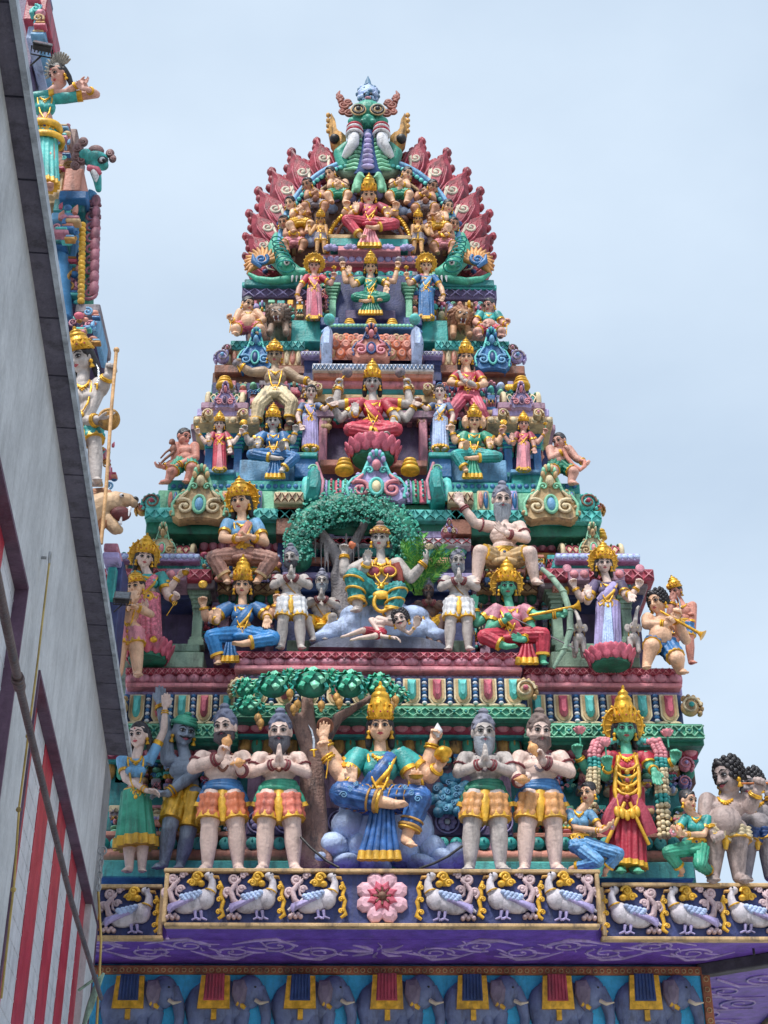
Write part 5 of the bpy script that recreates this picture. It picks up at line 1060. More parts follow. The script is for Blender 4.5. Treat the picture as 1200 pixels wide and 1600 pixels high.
for e in (-1, 1): m.tube([f.W(13*e, 184, 18), f.W(18*e, 160, 25), f.W(19*e, 130, 25), f.W(14*e, 105, 27), f.W(0, 96, 30)], 3.4*u, n=8, ridge=(4, .1))
f.part(m, 'gold_breast_ornament', [GOLD2, DRED])
m = MB()
for e in (-1, 1):
    m.tube([f.W(10*e, 122, 24), f.W(24*e, 96, 26), f.W(36*e, 62, 16)], [8*u, 10*u, 12*u], [5*u]*3, m=1, n=30, ref=F_, ridge=(6, .12)); m.tube([f.W(4*e, 112, 27), f.W(18*e, 80, 30), f.W(34*e, 46, 22)], [3*u]*3, m=0, n=8)
for i in range(5): m.ell(f.W((i-2)*8, 92+abs(i-2)*3, 31), (5*u, 4*u, 9*u), n=8)
f.part(m, 'overskirt_panels', [GOLD2, DRED])
for e, cols in ((-1, 0), (1, 1)):
    m = MB(); path = [f.W(20*e, 205, -8), f.W(44*e, 208, 0), f.W(52*e, 190, 6), f.W(52*e, 165, 6), f.W(54*e, 140, 6), f.W(56*e, 105, 4), f.W(58*e, 60, 0)]
    n = 30
    for i in range(n):
        t = i/(n-1)*(len(path)-1); a = path[int(min(t, len(path)-2))]; b = path[int(min(t, len(path)-2))+1]; p = a.lerp(b, t-int(min(t, len(path)-2)))
        k_ = 0 if i < 3 else 1 if i < 12 else 2 if i < 15 else 3 if i < 22 else 2 if i < 24 else 3
        for j in range(6):
            a_ = 2*pi*j/6+i; m.ell(p+X_*(cos(a_)*8*u)+F_*(sin(a_)*6*u)+U_*rr.uniform(-2, 2)*u, 4.6*u, m=k_, n=7, k=5)
    f.part(m, 'flower_garland', [TURQ, PINK, TEAL, CREAM])
KNEEL = dict(pose='sit', fem=True, foot=False)
f = figure('statue', 'small kneeling woman statue in light blue beside the green-faced goddess, looking right', 905, 1340, .62, 13.98, SKIN, head=(22, 162, 10), hq=19, yaw=38, hs='bun', sh=(34, 118), hv=30, top=SKYB, low=('wrap', mat('patterned_blue', '#5b93c4', .4, 0, .3, .3, .3, 25), GOLD), neck=1, ar=10,
       legs=[(-1, (934, 1346, 40), (892, 1358, -10), (0, 0, -1)), (1, (966, 1334, 30), (946, 1360, 0), (0, 0, -1))], arms=[(-1, (900, 1294, 14), (940, 1298, 44), (.8, .3, .4), (0, 1, .2), 'relax'), (1, (938, 1294, 14), (946, 1294, 40), (.8, .3, .4), (0, 1, .2), 'relax')], props=[('flower', (956, 1292, 50), 10, UP, PINK)])
f = figure('statue', 'small kneeling woman statue in teal blouse and gold belt offering pink flowers, looking left', 1088, 1345, .62, 13.98, SKIN, head=(-20, 150, 10), hq=19, yaw=-34, hs='bun', sh=(34, 112), hv=28, top=TEAL, low=('wrap', GREEN, GOLD), neck=1, ar=10,
       legs=[(-1, (1044, 1332, 34), (1066, 1360, 0), (0, 0, -1)), (1, (1094, 1352, 40), (1110, 1362, -10), (0, 0, -1))], arms=[(-1, (1056, 1302, 14), (1060, 1304, 44), (-.6, .3, .4), (0, 1, .2), 'relax'), (1, (1100, 1304, 14), (1070, 1304, 44), (-.6, .3, .4), (0, 1, .2), 'relax')], props=[('flower', (1052, 1300, 54), 12, UP, PINK)])
f = figure('statue', 'pot-bellied curly-haired man statue blowing a long horn at the right end of the lowest row', 1134, 1378, .82, 14.1, mat('grey_brown_skin', '#a8948f', .5, 0, .14, .4), 'stand', head=(4, 200, 8), hq=25, yaw=58, fem=False, hs='curly', tache=BLACK, sh=(42, 160), hv=92, belly=1.3, neck=1, low=('shorts', CREAM, GOLD2), cw=1.1, ar=14, lr=(26, 19, 17, 11), belt=True,
       arms=[(-1, (1100, 1282, 10), (1112, 1300, 26), (.4, -.8, .3), FW, 'fist'), (1, (1172, 1262, 14), (1182, 1238, 36), (.3, .8, .2), (-.5, 0, 1), 'fist')], props=[('flute', (1186, 1224, 40), 16, (1, -.06, .2), mat('copper_horn', '#b0652f', .35, .4))])
figure('statue', 'second stout attendant statue in blue shorts behind the horn blower at the right edge', 1184, 1376, .78, 14.5, mat('ash_skin', '#988f92', .5, 0, .14, .4), 'stand', head=(-14, 192, 4), hq=22, yaw=50, fem=False, hs='curly', sh=(38, 160), hv=92, belly=1.0, neck=1, low=('shorts', DBLUE, GOLD2), ar=13, lr=(28, 20, 18, 12),
       arms=[(-1, (1160, 1290, 4), (1176, 1262, 20), (.3, 1, 0), FW, 'fist'), (1, (1216, 1270, 4), (1200, 1240, 20), (.1, 1, 0), FW, 'hold')])
# ----- second tier
figure('statue', 'standing goddess statue in pink floral sari with halo, left end of second tier', 232, 1012, .62, 14.5, SKIN4, 'close', head=(-10, 226, 6), hq=20, yaw=-14, hs='long', crown=2.6, halo=GOLD2, hr=1.9, sh=(38, 184), hv=118, top=TEAL, drape=(mat('floral_pink', '#cf6f83', .45, 0, .35, .3, .3, 30), GOLD2, 1), low=('skirt', mat('floral_pink', '#cf6f83', .45, 0, .35, .3, .3, 30), GOLD2), ar=12,
       arms=[(-1, (206, 946, 8), (222, 950, 30), (.4, .2, .4), FW, 'relax'), (1, (262, 932, 6), (272, 936, 26), (.3, .4, .4), FW, 'hold'), (1, (264, 922, 0), (278, 902, 14), (.8, .4, .3), UP, 'open')], props=[('bowl', (288, 895, 20), 12, UP), ('trident', (268, 950, 32), 8, (.45, .9, 0))])
figure('statue', 'gold-capped statue in pink trousers with one hand at the brow, left end of second tier', 200, 1058, .62, 14.2, SKIN, 'stand', head=(20, 226, 6), hq=21, yaw=22, hs='short', fem=False, crown=1.5, sh=(36, 178), hv=112, low=('shorts', PINK, GOLD2), top=None, ar=12, neck=3, lr=(26, 20, 18, 12),
       arms=[(-1, (186, 950, 14), (206, 938, 36), (.1, 1, .1), (0, 0, -1), 'relax'), (1, (236, 960, 14), (214, 950, 36), (-.8, .1, .3), (0, -1, .2), 'hold')], props=[('pot', (240, 1000, 24), 10, UP)])
lotus_base(thing('lotus_pedestal', 'pink lotus pedestal with green underside at left end of second tier', 'pedestal', P(232, 1030, 14.5)), P(232, 1012, 14.5), 40*mpp(232, 1012, 14.5), .28, .17, DPINK, DGREEN, name='lotus_flower')
f = figure('statue', 'seated blue-robed goddess statue in tall gold crown showing her palm, left side of second tier', 379, 1000, .66, 14.5, SKIN, 'sit', hq=19.5, hs='long', crown=3.2, top=BLUE, low=('wrap', mat('bright_blue_silk', '#2a7fc0', .35, 0, .25, .2), GOLD2), fan=(BLUE, GOLD2, -30, -6, -52, 8, 16, 4, 36), drape=(BLUE, GOLD2, 1), neck=3,
       legs=[(-1, (331, 995, 40), (343, 1034, 26), (-.1, -.3, 1)), (1, (426, 997, 40), (380, 1006, 50), (-1, .2, .4))],
       arms=[(-1, (332, 968, 12), (339, 970, 30), (-.05, 1, 0), FW, 'open'), (-1, (322, 965, 0), (318, 948, 12), (0, 1, 0), FW, 'hold'), (1, (420, 966, 12), (417, 966, 34), (0, -1, .2), FW, 'open', -1), (1, (430, 960, 0), (432, 944, 12), (0, 1, 0), FW, 'hold')], props=[('disc', (317, 913, 14), 11), ('lotus', (433, 928, 14), 7, UP, GOLD)])
f = figure('statue', 'green-faced seated goddess statue in red skirt drawing a tall bamboo bow', 797, 1003, .66, 14.5, GRSK, 'sit', head=(-7, 130, 8), hq=19.5, hs='long', crown=3.0, halo=GOLD2, hr=1.8, top=ROSE, low=('wrap', RED, GOLD2), fan=(RED, GOLD2, 40, -6, -52, 10, 20, 4, 36), drape=(DPINK, GOLD, -1), neck=3,
       legs=[(-1, (757, 995, 40), (790, 1010, 50), (1, .2, .4)), (1, (848, 992, 40), (848, 1034, 26), (.1, -.3, 1))],
       arms=[(-1, (764, 984, 10), (788, 970, 34), (.6, .4, .3), (0, -.2, 1), 'fist'), (-1, (744, 975, -4), (742, 950, 8), (0, 1, 0), FW, 'open'), (1, (838, 962, 14), (872, 960, 30), (1, .1, .1), (0, 0, 1), 'fist'), (1, (832, 985, 4), (818, 1000, 36), (-.8, .1, .3), FW, 'open')],
       props=[('flute', (862, 955, 36), 27, (1, .2, .05), GOLD)])
m = MB(); pts = [f.W((x-797)/.66, (1003-y)/.66, d) for x, y, d in ((846, 888, 20), (862, 902, 26), (880, 925, 32), (890, 955, 34), (891, 985, 32), (882, 1015, 26), (864, 1044, 20))]
m.tube(pts, [5*f.u, 7*f.u, 8*f.u, 8*f.u, 8*f.u, 7*f.u, 5*f.u], n=10)
for p in pts[1:-1]: m.torus(p, (X_, F_, U_), 8*f.u, 2*f.u, n=12, k=5)
f.part(m, 'bow', [SAGEG]); m = MB(); m.tube([f.W(-2, 62, 44), f.W(150, -14, 30)], 1.6*f.u, n=5); f.part(m, 'arrow', [STONE])
figure('statue', 'mother goddess statue with fan-shaped gold crown cradling a baby, above the blue seated goddess', 378, 885, .72, 14.6, SKIN, 'sit', head=(-3, 140, 6), hq=19, yaw=14, hs='long', crown=2.4, halo=GOLD, hr=1.7, sh=(36, 98), hv=18, top=SKYB, low=('wrap', mat('striped_taupe', '#a5786a', .5, 0, .3, .4, .4, 20), BEIGE), drape=(SALMON, GOLD2, 1), neck=2, bangles=GOLD,
       legs=[(-1, (334, 872, 34), (356, 908, 24), (0, -.3, 1)), (1, (424, 874, 34), (402, 908, 24), (0, -.3, 1))], arms=[(-1, (348, 842, 12), (372, 842, 34), (1, 0, .1), UP, 'relax'), (1, (414, 848, 12), (396, 840, 36), (-1, .1, .1), UP, 'relax')])
f = figure('statue', 'seated old sage statue with long grey beard raising one arm, above the bow goddess', 788, 882, .76, 14.6, SKIN4, 'sit', head=(-6, 132, 8), hq=18.5, yaw=-8, fem=False, hair=GREYH, hs='topknot', beard=LTBEARD, bl=1.9, sh=(38, 84), hv=6, low=('thigh', BEIGE, GOLD2), neck=0, bangles=KR, armlets=KR, earr=False, lr=(18, 15, 14, 9), ar=12,
       legs=[(-1, (750, 862, 34), (744, 908, 22), (-.2, -.3, 1)), (1, (828, 864, 34), (836, 908, 22), (.2, -.3, 1))], arms=[(-1, (742, 818, 10), (722, 790, 20), (-.25, 1, 0), FW, 'open'), (1, (822, 842, 12), (792, 834, 34), (-.7, .6, .2), FW, 'open')])
S2 = dict(fem=False, hs='topknot', neck=0, belt=False, earr=False, bangles=KR, armlets=KR, thread=-1)
figure('statue', 'standing praying sage statue in white shorts left of the seated god under the green arch', 455, 1017, .63, 14.45, PALEG, 'stand', head=(0, 230, 6), hq=17.5, yaw=14, hair=GREYH, beard=mat('dark_grey_beard', '#45454f'), bl=.5, arms=pray(184, 34, 44, 162), low=('shorts', WHITE, GOLD2), **S2)
figure('statue', 'standing praying sage statue in white shorts with heavy grey beard right of the seated god', 717, 1019, .63, 14.45, PALEG, 'stand', head=(-4, 226, 6), hq=17.5, yaw=-8, hair=GREYH, beard=LTBEARD, bl=1.0, arms=pray(180, 34, 44, 160), low=('shorts', WHITE, GOLD2), **S2)
figure('statue', 'small crouching grey sage statue with knees apart praying beside the pale tree trunk', 502, 982, .55, 14.7, PALEG, 'sit', head=(2, 134, 8), hq=17, hair=GREYH, beard=LTBEARD, bl=.9, arms=pray(86, 36, 46, 62), low=('thigh', GOLD, GOLD2), legs=[(-1, (480, 968, 40), (490, 998, 30), (-.2, -.3, 1)), (1, (520, 964, 36), (508, 996, 20), (0, -.3, 1))], **S2)
figure('statue', 'small crouching dark brown sage statue praying half hidden by the fern', 670, 985, .53, 14.7, mat('dark_brown_skin', '#6d5148', .5), 'sit', head=(-2, 120, 8), hq=16, hair=GREYH, beard=mat('dark_beard', '#3a3038'), bl=.6, arms=pray(86, 36, 46, 60), low=('thigh', GOLD, GOLD2), legs=[(-1, (652, 968, 40), (672, 1000, 30), (.2, -.3, 1)), (1, (694, 966, 38), (684, 1002, 26), (.2, -.3, 1))], **S2)
TEALP = mat('quilted_teal', '#1f8a88', .4, 0, .35, .3, .5, 22)
f = figure('statue', 'large pale god statue in teal trousers seated under the arching leafy tree', 596, 940, .76, 14.5, PALEG, 'sit', head=(-3, 129, 8), hq=17, yaw=10, roll=4, hair=BROWNH, hs='topknot', crown=1.3, crm=OLDG, sh=(40, 84), hv=6, low=('wrap', TEALP, GOLD2), neck=2, ar=12,
       legs=[(-1, (552, 902, 40), (560, 950, 34), (-.4, -.3, 1)), (1, (622, 922, 42), (610, 965, 36), (.2, -.3, 1))], lr=(19, 16, 14, 9), sash=None,
       arms=[(-1, (538, 896, 8), (538, 866, 14), (.1, 1, 0), FW, 'hold'), (-1, (568, 896, 12), (573, 880, 34), (.1, 1, .1), (.3, 0, 1), 'relax'), (1, (642, 904, 6), (664, 878, 20), (.4, .9, .2), UP, 'relax')], props=[('pot', (549, 852, 20), 9, (1, .2, 0), ORANGE), ('lotus', (671, 858, 26), 10, UP, CREAM)])
u = f.u; m = MB()
for e in (-1, 1):
    m.ell(f.W(16*e, 62, 20), (13*u, 8*u, 11*u), m=1); m.torus(f.W(16*e, 62, 22), (X_, U_, F_), 14*u, 2.4*u, R2=12*u, n=18, k=6); m.tube([f.W(10*e, 88, 12), f.W(15*e, 76, 22)], 3*u, n=6)
    m.tube([f.W(28*e, 78, 12), f.W(34*e, 60, 6), f.W(36*e, 40, 2)], [10*u, 12*u, 11*u], m=2, n=24, ridge=(7, .1))
m.ell(f.W(0, 66, 27), 5*u); f.part(m, 'chest_bands', [GOLD2, DRED, mat('rust_cloth', '#a84f42', .45)])
m = MB(); m.torus(f.W(0, -2, 44), (X_, U_, F_), 15*u, 4*u, R2=20*u, n=22, k=6); m.ell(f.W(0, 14, 44), (18*u, 5*u, 10*u)); f.part(m, 'gold_apron', [GOLD2])
for e, (kn, an) in ((-1, ((552, 902), (560, 950))), (1, ((622, 922), (610, 965)))):
    m = MB()
    for t in (.1, .45, .8):
        c = f.W((kn[0]+(an[0]-kn[0])*t-596)/.76, (940-kn[1]-(an[1]-kn[1])*t)/.76, 40-6*t); m.torus(c, ((X_+U_*.2*e).normalized(), F_, U_), (21-3*t)*u, 2.6*u, n=20, k=6)
    f.part(m, 'trouser_bands', [GOLD2])
DF = figure('statue', 'small moustached demon statue lying on its side beneath the foot of the seated god', 592, 990, .5, 14.25, SKIN4, 'sit', head=(68, 44, 20), hq=22, yaw=15, roll=-12, fem=False, hs='curly', tache=BLACK, sh=(30, 46), hv=2, neck=0, belt=False, low=('thigh', RED, RED), lr=(16, 12, 11, 7), ar=9,
       legs=[(-1, (566, 985, 30), (545, 992, 20), (-1, -.3, .4)), (1, (585, 994, 40), (560, 997, 40), (-1, -.3, .4))], arms=[(-1, (596, 994, 34), (612, 996, 46), (.8, -.3, .4), (0, -1, 0), 'relax'), (1, (640, 990, 20), (648, 980, 36), (.2, .8, .4), FW, 'relax')])
f = figure('statue', 'four-armed goddess statue in lilac sari standing on a pink lotus, right of second tier', 950, 1024, .66, 14.4, SKIN4, 'close', head=(-10, 217, 6), hq=17.5, hs='long', crown=2.6, halo=GOLD2, hr=2.0, sh=(36, 172), hv=112, top=DPUR, drape=(LILAC, GOLD2, 1), low=('skirt', LILAC, GOLD2), front=ROCKB, neck=3, ar=11,
       arms=[(-1, (918, 940, 10), (920, 932, 30), (0, 1, 0), FW, 'open'), (-1, (908, 936, -2), (898, 918, 8), (-.1, 1, 0), FW, 'hold'), (1, (982, 936, -2), (996, 918, 8), (.2, 1, 0), FW, 'hold'), (1, (978, 932, 8), (984, 928, 30), (.1, -1, .3), FW, 'open', -1)], props=[('disc', (886, 888, 8), 11, UP, ROSE), ('disc', (1000, 888, 8), 11, UP, ROSE)])
lotus_base(thing('lotus_pedestal', 'pink lotus pedestal with green underside beneath the lilac sari goddess', 'pedestal', P(953, 1040, 14.4)), P(953, 1022, 14.4), 40*mpp(953, 1022, 14.4), .26, .15, DPINK, DGREEN, name='lotus_flower')
def small_elephant(px, py, Y, s, lab, fl):
    r = thing('elephant_statue', lab, 'statue', P(px, py, Y), 'small white elephants beside the lilac goddess'); u = mpp(px, py, Y)*s; c = P(px, py, Y); m = MB()
    Q = lambda x, z, d=0: c+X_*(x*u*fl)+U_*(z*u)+F_*(d*u)
    m.ell(Q(0, 30, 0), (12*u, 20*u, 13*u)); m.ell(Q(0, 48, 18), (9*u, 9*u, 10*u))
    for e in (-1, 1):
        m.chain([(Q(7*e, 28, 8), 6*u), (Q(8*e, 2, 8), 4.6*u)]); m.chain([(Q(7*e, 28, -12), 6*u), (Q(8*e, 2, -12), 4.6*u)])
    m.chain([(Q(0, 47, 24), 5.5*u), (Q(2, 56, 32), 4.4*u), (Q(5, 70, 30), 3.6*u), (Q(9, 84, 26), 2.8*u), (Q(12, 88, 26), 2.4*u)])
    m.build('body', [PALEG], r, vox=1.1*u, smooth=3)
    for e in (-1, 1):
        m = MB(); m.ell(Q(11*e, 48, 14), (6*u, 2.5*u, 9*u)); m.build('ear', [PALEG], r)
        m = MB(); m.tube([Q(5*e, 44, 25), Q(6*e, 40, 31), Q(6*e, 42, 36)], [1.6*u, 1.3*u, .5*u], n=6); m.build('tusk', [CREAM], r)
        m = MB(); m.ell(Q(5*e, 51, 25.5), 1.2*u, n=6, k=4); m.build('eye', [BLACK], r)
    m = MB(); m.torus(Q(0, 36, 12), (X_, U_, F_), 10*u, 1.3*u, n=16, k=5); m.build('collar', [OLDG], r)
small_elephant(906, 1022, 14.5, .82, 'small white elephant statue raising its trunk, between the bow and the lilac goddess', -1)
small_elephant(991, 1022, 14.5, .82, 'small white elephant statue raising its trunk, between the lilac goddess and the horn boy', 1)
f = figure('statue', 'chubby curly-haired boy statue in blue shorts blowing a gold horn, right end of second tier', 1032, 1014, .62, 14.5, SKIN, 'sit', head=(-8, 118, 8), hq=22, yaw=48, fem=False, hs='curly', sh=(38, 82), belly=1.5, low=('thigh', BLUE, GOLD2), neck=0, belt=False, ar=15, lr=(23, 20, 17, 11), cw=1.1,
       legs=[(-1, (1018, 1010, 40), (1010, 1040, 34), (-.2, -.2, 1)), (1, (1058, 1030, 38), (1062, 1048, 20), (.2, -.2, 1))], arms=[(-1, (1010, 976, 20), (1040, 976, 40), (.6, .5, .2), (0, -.3, 1), 'fist'), (1, (1072, 1000, 10), (1056, 966, 34), (.2, .9, .2), (0, 0, 1), 'fist')], props=[('flute', (1062, 972, 48), 27, (.78, -.62, .15), GOLD)])
figure('statue', 'brown attendant statue with gold pot-shaped cap lifting a curved gold blade behind the horn boy', 1066, 1040, .56, 14.9, SALMON, 'stand', head=(-18, 206, 0), hq=17, yaw=45, fem=False, crown=2.2, hv=110, sh=(34, 172), low=('shorts', BLUE, GOLD2), ar=13, arms=[(-1, (1046, 962, 4), (1052, 940, 10), (0, 1, 0), FW, 'open'), (1, (1082, 985, 4), (1080, 968, 10), (0, 1, 0), FW, 'fist')], props=[('sword', (1062, 958, 16), 17, (.05, 1, 0), GOLD)])
# ----- third tier
RS = mat('red_sari_paint', '#c43a50', .4, 0, .25, .3)
f = figure('statue', 'seated four-armed goddess statue in red sari holding two clubs, centre of third tier', 583, 676, .6, 15.35, PALEG, 'lotus', head=(-2, 130, 8), hq=19.5, hs='long', crown=2.6, top=RED, low=('wrap', RS, GOLD2), fan=(RS, GOLD2, 4, -4, -46, 16, 26, 6, 42), drape=(RS, GOLD2, -1), neck=3,
       arms=[(-1, (550, 648, 12), (556, 646, 32), (-.1, 1, 0), FW, 'open'), (-1, (524, 632, 2), (530, 604, 8), (.1, 1, 0), FW, 'fist'), (-1, (532, 655, -4), (520, 634, 8), (-.4, .9, 0), FW, 'hold'), (1, (641, 632, 2), (636, 604, 8), (-.1, 1, 0), FW, 'fist'), (1, (634, 655, -4), (648, 634, 8), (.4, .9, 0), FW, 'hold'), (1, (620, 655, 10), (614, 656, 34), (0, -1, .2), FW, 'open', -1)],
       props=[('mace', (536, 590, 14), 17, (.55, .8, 0)), ('mace', (632, 590, 14), 17, (-.55, .8, 0)), ('pot', (654, 626, 16), 10, UP, BROWN)])
lotus_base(thing('lotus_pedestal', 'pink lotus seat with dark green base under the red-robed goddess', 'pedestal', P(583, 718, 15.3)), P(583, 700, 15.3), 44*mpp(583, 700, 15.3), .32, .2, DPINK, DGREEN, name='lotus_flower')
for sg, px, tp, lw, lab in ((-1, 485, LILAC, LILAC, 'attendant woman statue in lilac sari reaching toward the red goddess from the left'), (1, 688, ROCKB, ROCKB, 'attendant woman statue in blue-violet sari reaching toward the red goddess from the right')):
    figure('statue', lab[:200], px, 706, .43, 15.3, SKIN4, 'close', head=(-2*sg, 216, 6), hq=20, yaw=6*sg, hs='bun', sh=(34, 174), hv=108, top=mat('slate_blouse', '#5d6f93', .45), drape=(lw, GOLD2, sg), low=('skirt', lw, GOLD2), neck=2, ar=11, cw=.9,
           arms=[(-sg, (px-sg*22, 640, 4), (px-sg*30, 632, 14), (-sg, .2, 0), FW, 'open'), (sg, (px+sg*20, 650, 0), (px+sg*16, 664, 14), (-sg*.4, -.9, 0), FW, 'relax')])
for sg, px, cl, lab, rs in ((-1, 427, BLUE, 'seated goddess statue in bright blue robe with raised palm, left half of third tier', ROYAL), (1, 741, GREEN, 'seated three-faced goddess statue in green robe with raised palm, right half of third tier', ROYAL)):
    f = figure('statue', lab, px, 716, .47, 15.2, PALEG if sg < 0 else SKIN, 'sit', head=(0, 122, 8), hq=21, hs='long', crown=2.4, top=cl, low=('wrap', cl if sg < 0 else TEAL, GOLD2), fan=(cl, GOLD2, -6*sg, -6, -66, 12, 26, 5, 42), neck=3, cw=.95,
           legs=[(-1, (-72, 12, 38), (6, 0, 48), (1, .1, .3)), (1, (72, 2, 38), (26, -42, 42), (.2, -.3, 1))] if sg < 0 else [(1, (78, 4, 38), (-6, 0, 48), (-1, .1, .3)), (-1, (-62, 10, 38), (-26, -42, 42), (-.2, -.3, 1))],
           arms=[(sg, (px+sg*26, 694, 8), (px+sg*24, 698, 28), (0, 1, 0), FW, 'open'), (sg, (px+sg*38, 692, -2), (px+sg*44, 676, 8), (0, 1, 0), FW, 'hold'), (-sg, (px-sg*20, 700, 8), (px-sg*14, 702, 34), (0, .2, 1), UP, 'relax'), (-sg, (px-sg*30, 690, -4), (px-sg*34, 676, 6), (0, 1, 0), FW, 'hold')], props=[('disc', (px+sg*46, 660, 8), 12), ('lotus', (px-sg*35, 668, 8), 8, UP, TEAL)])
    if sg > 0:
        m = MB()
        for e in (-1, 1): m.ell(f.h(1.2*e, -.4, -.05), (f.q*.8, f.q*.8, f.q*1.15), f.H); m.ell(f.h(1.5*e, .3, -.1), f.q*.3, f.H)
        f.part(m, 'side_faces', [SKIN], vox=f.vox)
for sg, px, lab in ((-1, 343, 'small standing four-armed goddess statue in red sari before the left blue shrine'), (1, 818, 'small standing four-armed goddess statue in dark pink sari before the right blue shrine')):
    figure('statue', lab, px, 738, .34, 15.1, SKIN4 if sg < 0 else SKIN2, 'close', head=(0, 220, 6), hq=22, hs='long', crown=2.3, sh=(36, 178), top=DRED, drape=(RS if sg < 0 else DPINK, GOLD2, 1), low=('skirt', RS if sg < 0 else ROSE, GOLD2), neck=2, front=PINK, ar=12,
           arms=[(-1, (px-22, 692, 4), (px-32, 678, 10), (-.3, 1, 0), FW, 'hold'), (1, (px+22, 692, 4), (px+32, 678, 10), (.3, 1, 0), FW, 'hold'), (-1, (px-16, 694, 12), (px-17, 688, 24), (0, 1, 0), FW, 'open'), (1, (px+16, 694, 12), (px+17, 700, 24), (0, -1, .2), FW, 'open')], props=[('trident', (px-34, 672, 12), 9, (-.2, 1, 0)), ('lotus', (px+34, 664, 12), 11, UP, GOLD)])
f = figure('statue', 'plump boy statue carrying a monkey on his arm, left end of third tier', 290, 728, .42, 15.1, SALMON, 'sit', head=(-6, 106, 6), hq=24, yaw=-48, fem=False, sh=(40, 78), belly=.9, neck=0, belt=False, low=('thigh', GREEN, GOLD2), ar=16, lr=(24, 20, 17, 12), earr=False, legs=[(-1, (268, 738, 34), (262, 752, 30), (-.6, -.2, .6)), (1, (300, 732, 38), (292, 752, 30), (0, -.2, 1))],
       arms=[(-1, (272, 722, 10), (256, 730, 24), (-1, .1, .2), UP, 'relax'), (1, (306, 715, 16), (276, 728, 40), (-1, -.2, .2), UP, 'relax')])
u = f.u; m = MB(); m.ell(f.W(-46, 62, 24), (14*u, 12*u, 20*u)); m.ell(f.W(-50, 90, 26), 12*u); m.ell(f.W(-56, 86, 34), 7*u)
m.chain([(f.W(-46, 70, 24), 5*u), (f.W(-74, 50, 30), 4*u), (f.W(-92, 30, 30), 3.5*u)]); m.chain([(f.W(-46, 50, 30), 6*u), (f.W(-76, 26, 36), 5*u), (f.W(-98, 4, 36), 4*u)]); f.part(m, 'monkey', [BROWN], vox=f.vox)
f = figure('statue', 'plump pink boy statue holding a long thick rope loop, right end of third tier', 874, 732, .42, 15.1, SKIN2, 'sit', head=(0, 100, 6), hq=23, yaw=42, fem=False, sh=(40, 76), belly=.9, neck=0, belt=False, low=('thigh', DGREEN, GOLD2), ar=16, lr=(24, 20, 17, 12), legs=[(-1, (864, 736, 38), (862, 752, 30), (0, -.2, 1)), (1, (896, 738, 34), (892, 754, 30), (.4, -.2, .8))],
       arms=[(-1, (862, 716, 16), (880, 706, 36), (.6, .4, .2), FW, 'fist'), (1, (900, 716, 10), (912, 722, 24), (.6, -.4, .2), FW, 'fist')])
u = f.u; m = MB(); m.tube([f.W(*p) for p in ((14, 70, 44), (28, 40, 44), (50, 12, 40), (78, -6, 36), (94, 8, 34), (92, 28, 34), (74, 32, 36))], [7*u, 8*u, 8*u, 8*u, 8*u, 8*u, 6*u], n=12, ridge=(3, .12, .5)); f.part(m, 'rope_loop', [SALMON])
f = figure('statue', 'seated bare-chested king statue in white trousers holding out a stone club', 430, 620, .5, 15.65, mat('sand_skin', '#a98f74', .45), 'sit', head=(-2, 128, 6), hq=22, fem=False, crown=1.9, sh=(44, 84), hv=8, low=('wrap', CREAM, GOLD2), sash=STONE, neck=3, ar=14, lr=(20, 16, 14, 9), hs='short',
       legs=[(-1, (404, 632, 40), (400, 664, 26), (-.2, -.3, 1)), (1, (456, 630, 40), (452, 660, 26), (.2, -.3, 1))], arms=[(-1, (392, 582, 4), (376, 572, 14), (-.4, .9, .1), FW, 'fist'), (1, (466, 592, 2), (482, 596, 16), (.7, -.6, .2), FW, 'relax')], props=[('mace', (372, 574, 18), 15, (-.35, .9, 0))])
f = figure('statue', 'seated goddess statue in crimson robe and gold crown hugging a pale bird', 731, 625, .5, 15.65, SKIN, 'sit', head=(-6, 132, 6), hq=20, crown=2.6, hs='long', sh=(38, 84), top=RED, low=('wrap', DPINK, GOLD2), sash=RED, neck=3, drape=(RED, GOLD2, 1),
       legs=[(-1, (708, 640, 40), (704, 666, 26), (-.2, -.3, 1)), (1, (752, 642, 40), (762, 660, 26), (.3, -.3, 1))], arms=[(-1, (703, 598, 12), (718, 600, 36), (.9, .2, .2), (0, -.3, 1), 'relax'), (1, (758, 600, 12), (742, 604, 36), (-.9, .2, .2), (0, -.3, 1), 'relax')])
u = f.u; m = MB(); m.ell(f.W(4, 54, 44), (26*u, 10*u, 10*u), ((X_-U_*.5).normalized(), F_, (U_+X_*.5).normalized())); m.chain([(f.W(-18, 66, 44), 7*u), (f.W(-24, 80, 44), 5*u), (f.W(-28, 88, 44), 6*u)]); m.chain([(f.W(-28, 88, 46), 3*u), (f.W(-38, 86, 50), 1*u)]); f.part(m, 'bird', [PALEG], vox=f.vox)
# ----- fourth tier
GS = mat('emerald_silk', '#108068', .35, 0, .3, .25)
figure('statue', 'seated four-armed goddess statue in emerald green robe between two standing women, fourth tier', 579, 468, .4, 16.2, SKIN, 'lotus', head=(0, 126, 8), hq=22, hs='long', crown=2.4, top=GS, low=('wrap', GS, GOLD2), fan=(GS, GOLD2, 0, 0, -58, 20, 40, 8, 40), drape=(GS, GOLD2, 1), neck=3, tilt=36,
       arms=[(-1, (552, 446, 6), (546, 428, 22), (0, 1, 0), FW, 'open'), (-1, (540, 440, -2), (536, 418, 6), (0, 1, 0), FW, 'fist'), (1, (606, 444, 6), (603, 448, 26), (0, -1, 0), FW, 'open', -1), (1, (616, 440, -2), (621, 418, 6), (0, 1, 0), FW, 'fist')], props=[('pot', (534, 406, 6), 14, UP, STONE), ('pot', (623, 406, 6), 14, UP, STONE)])
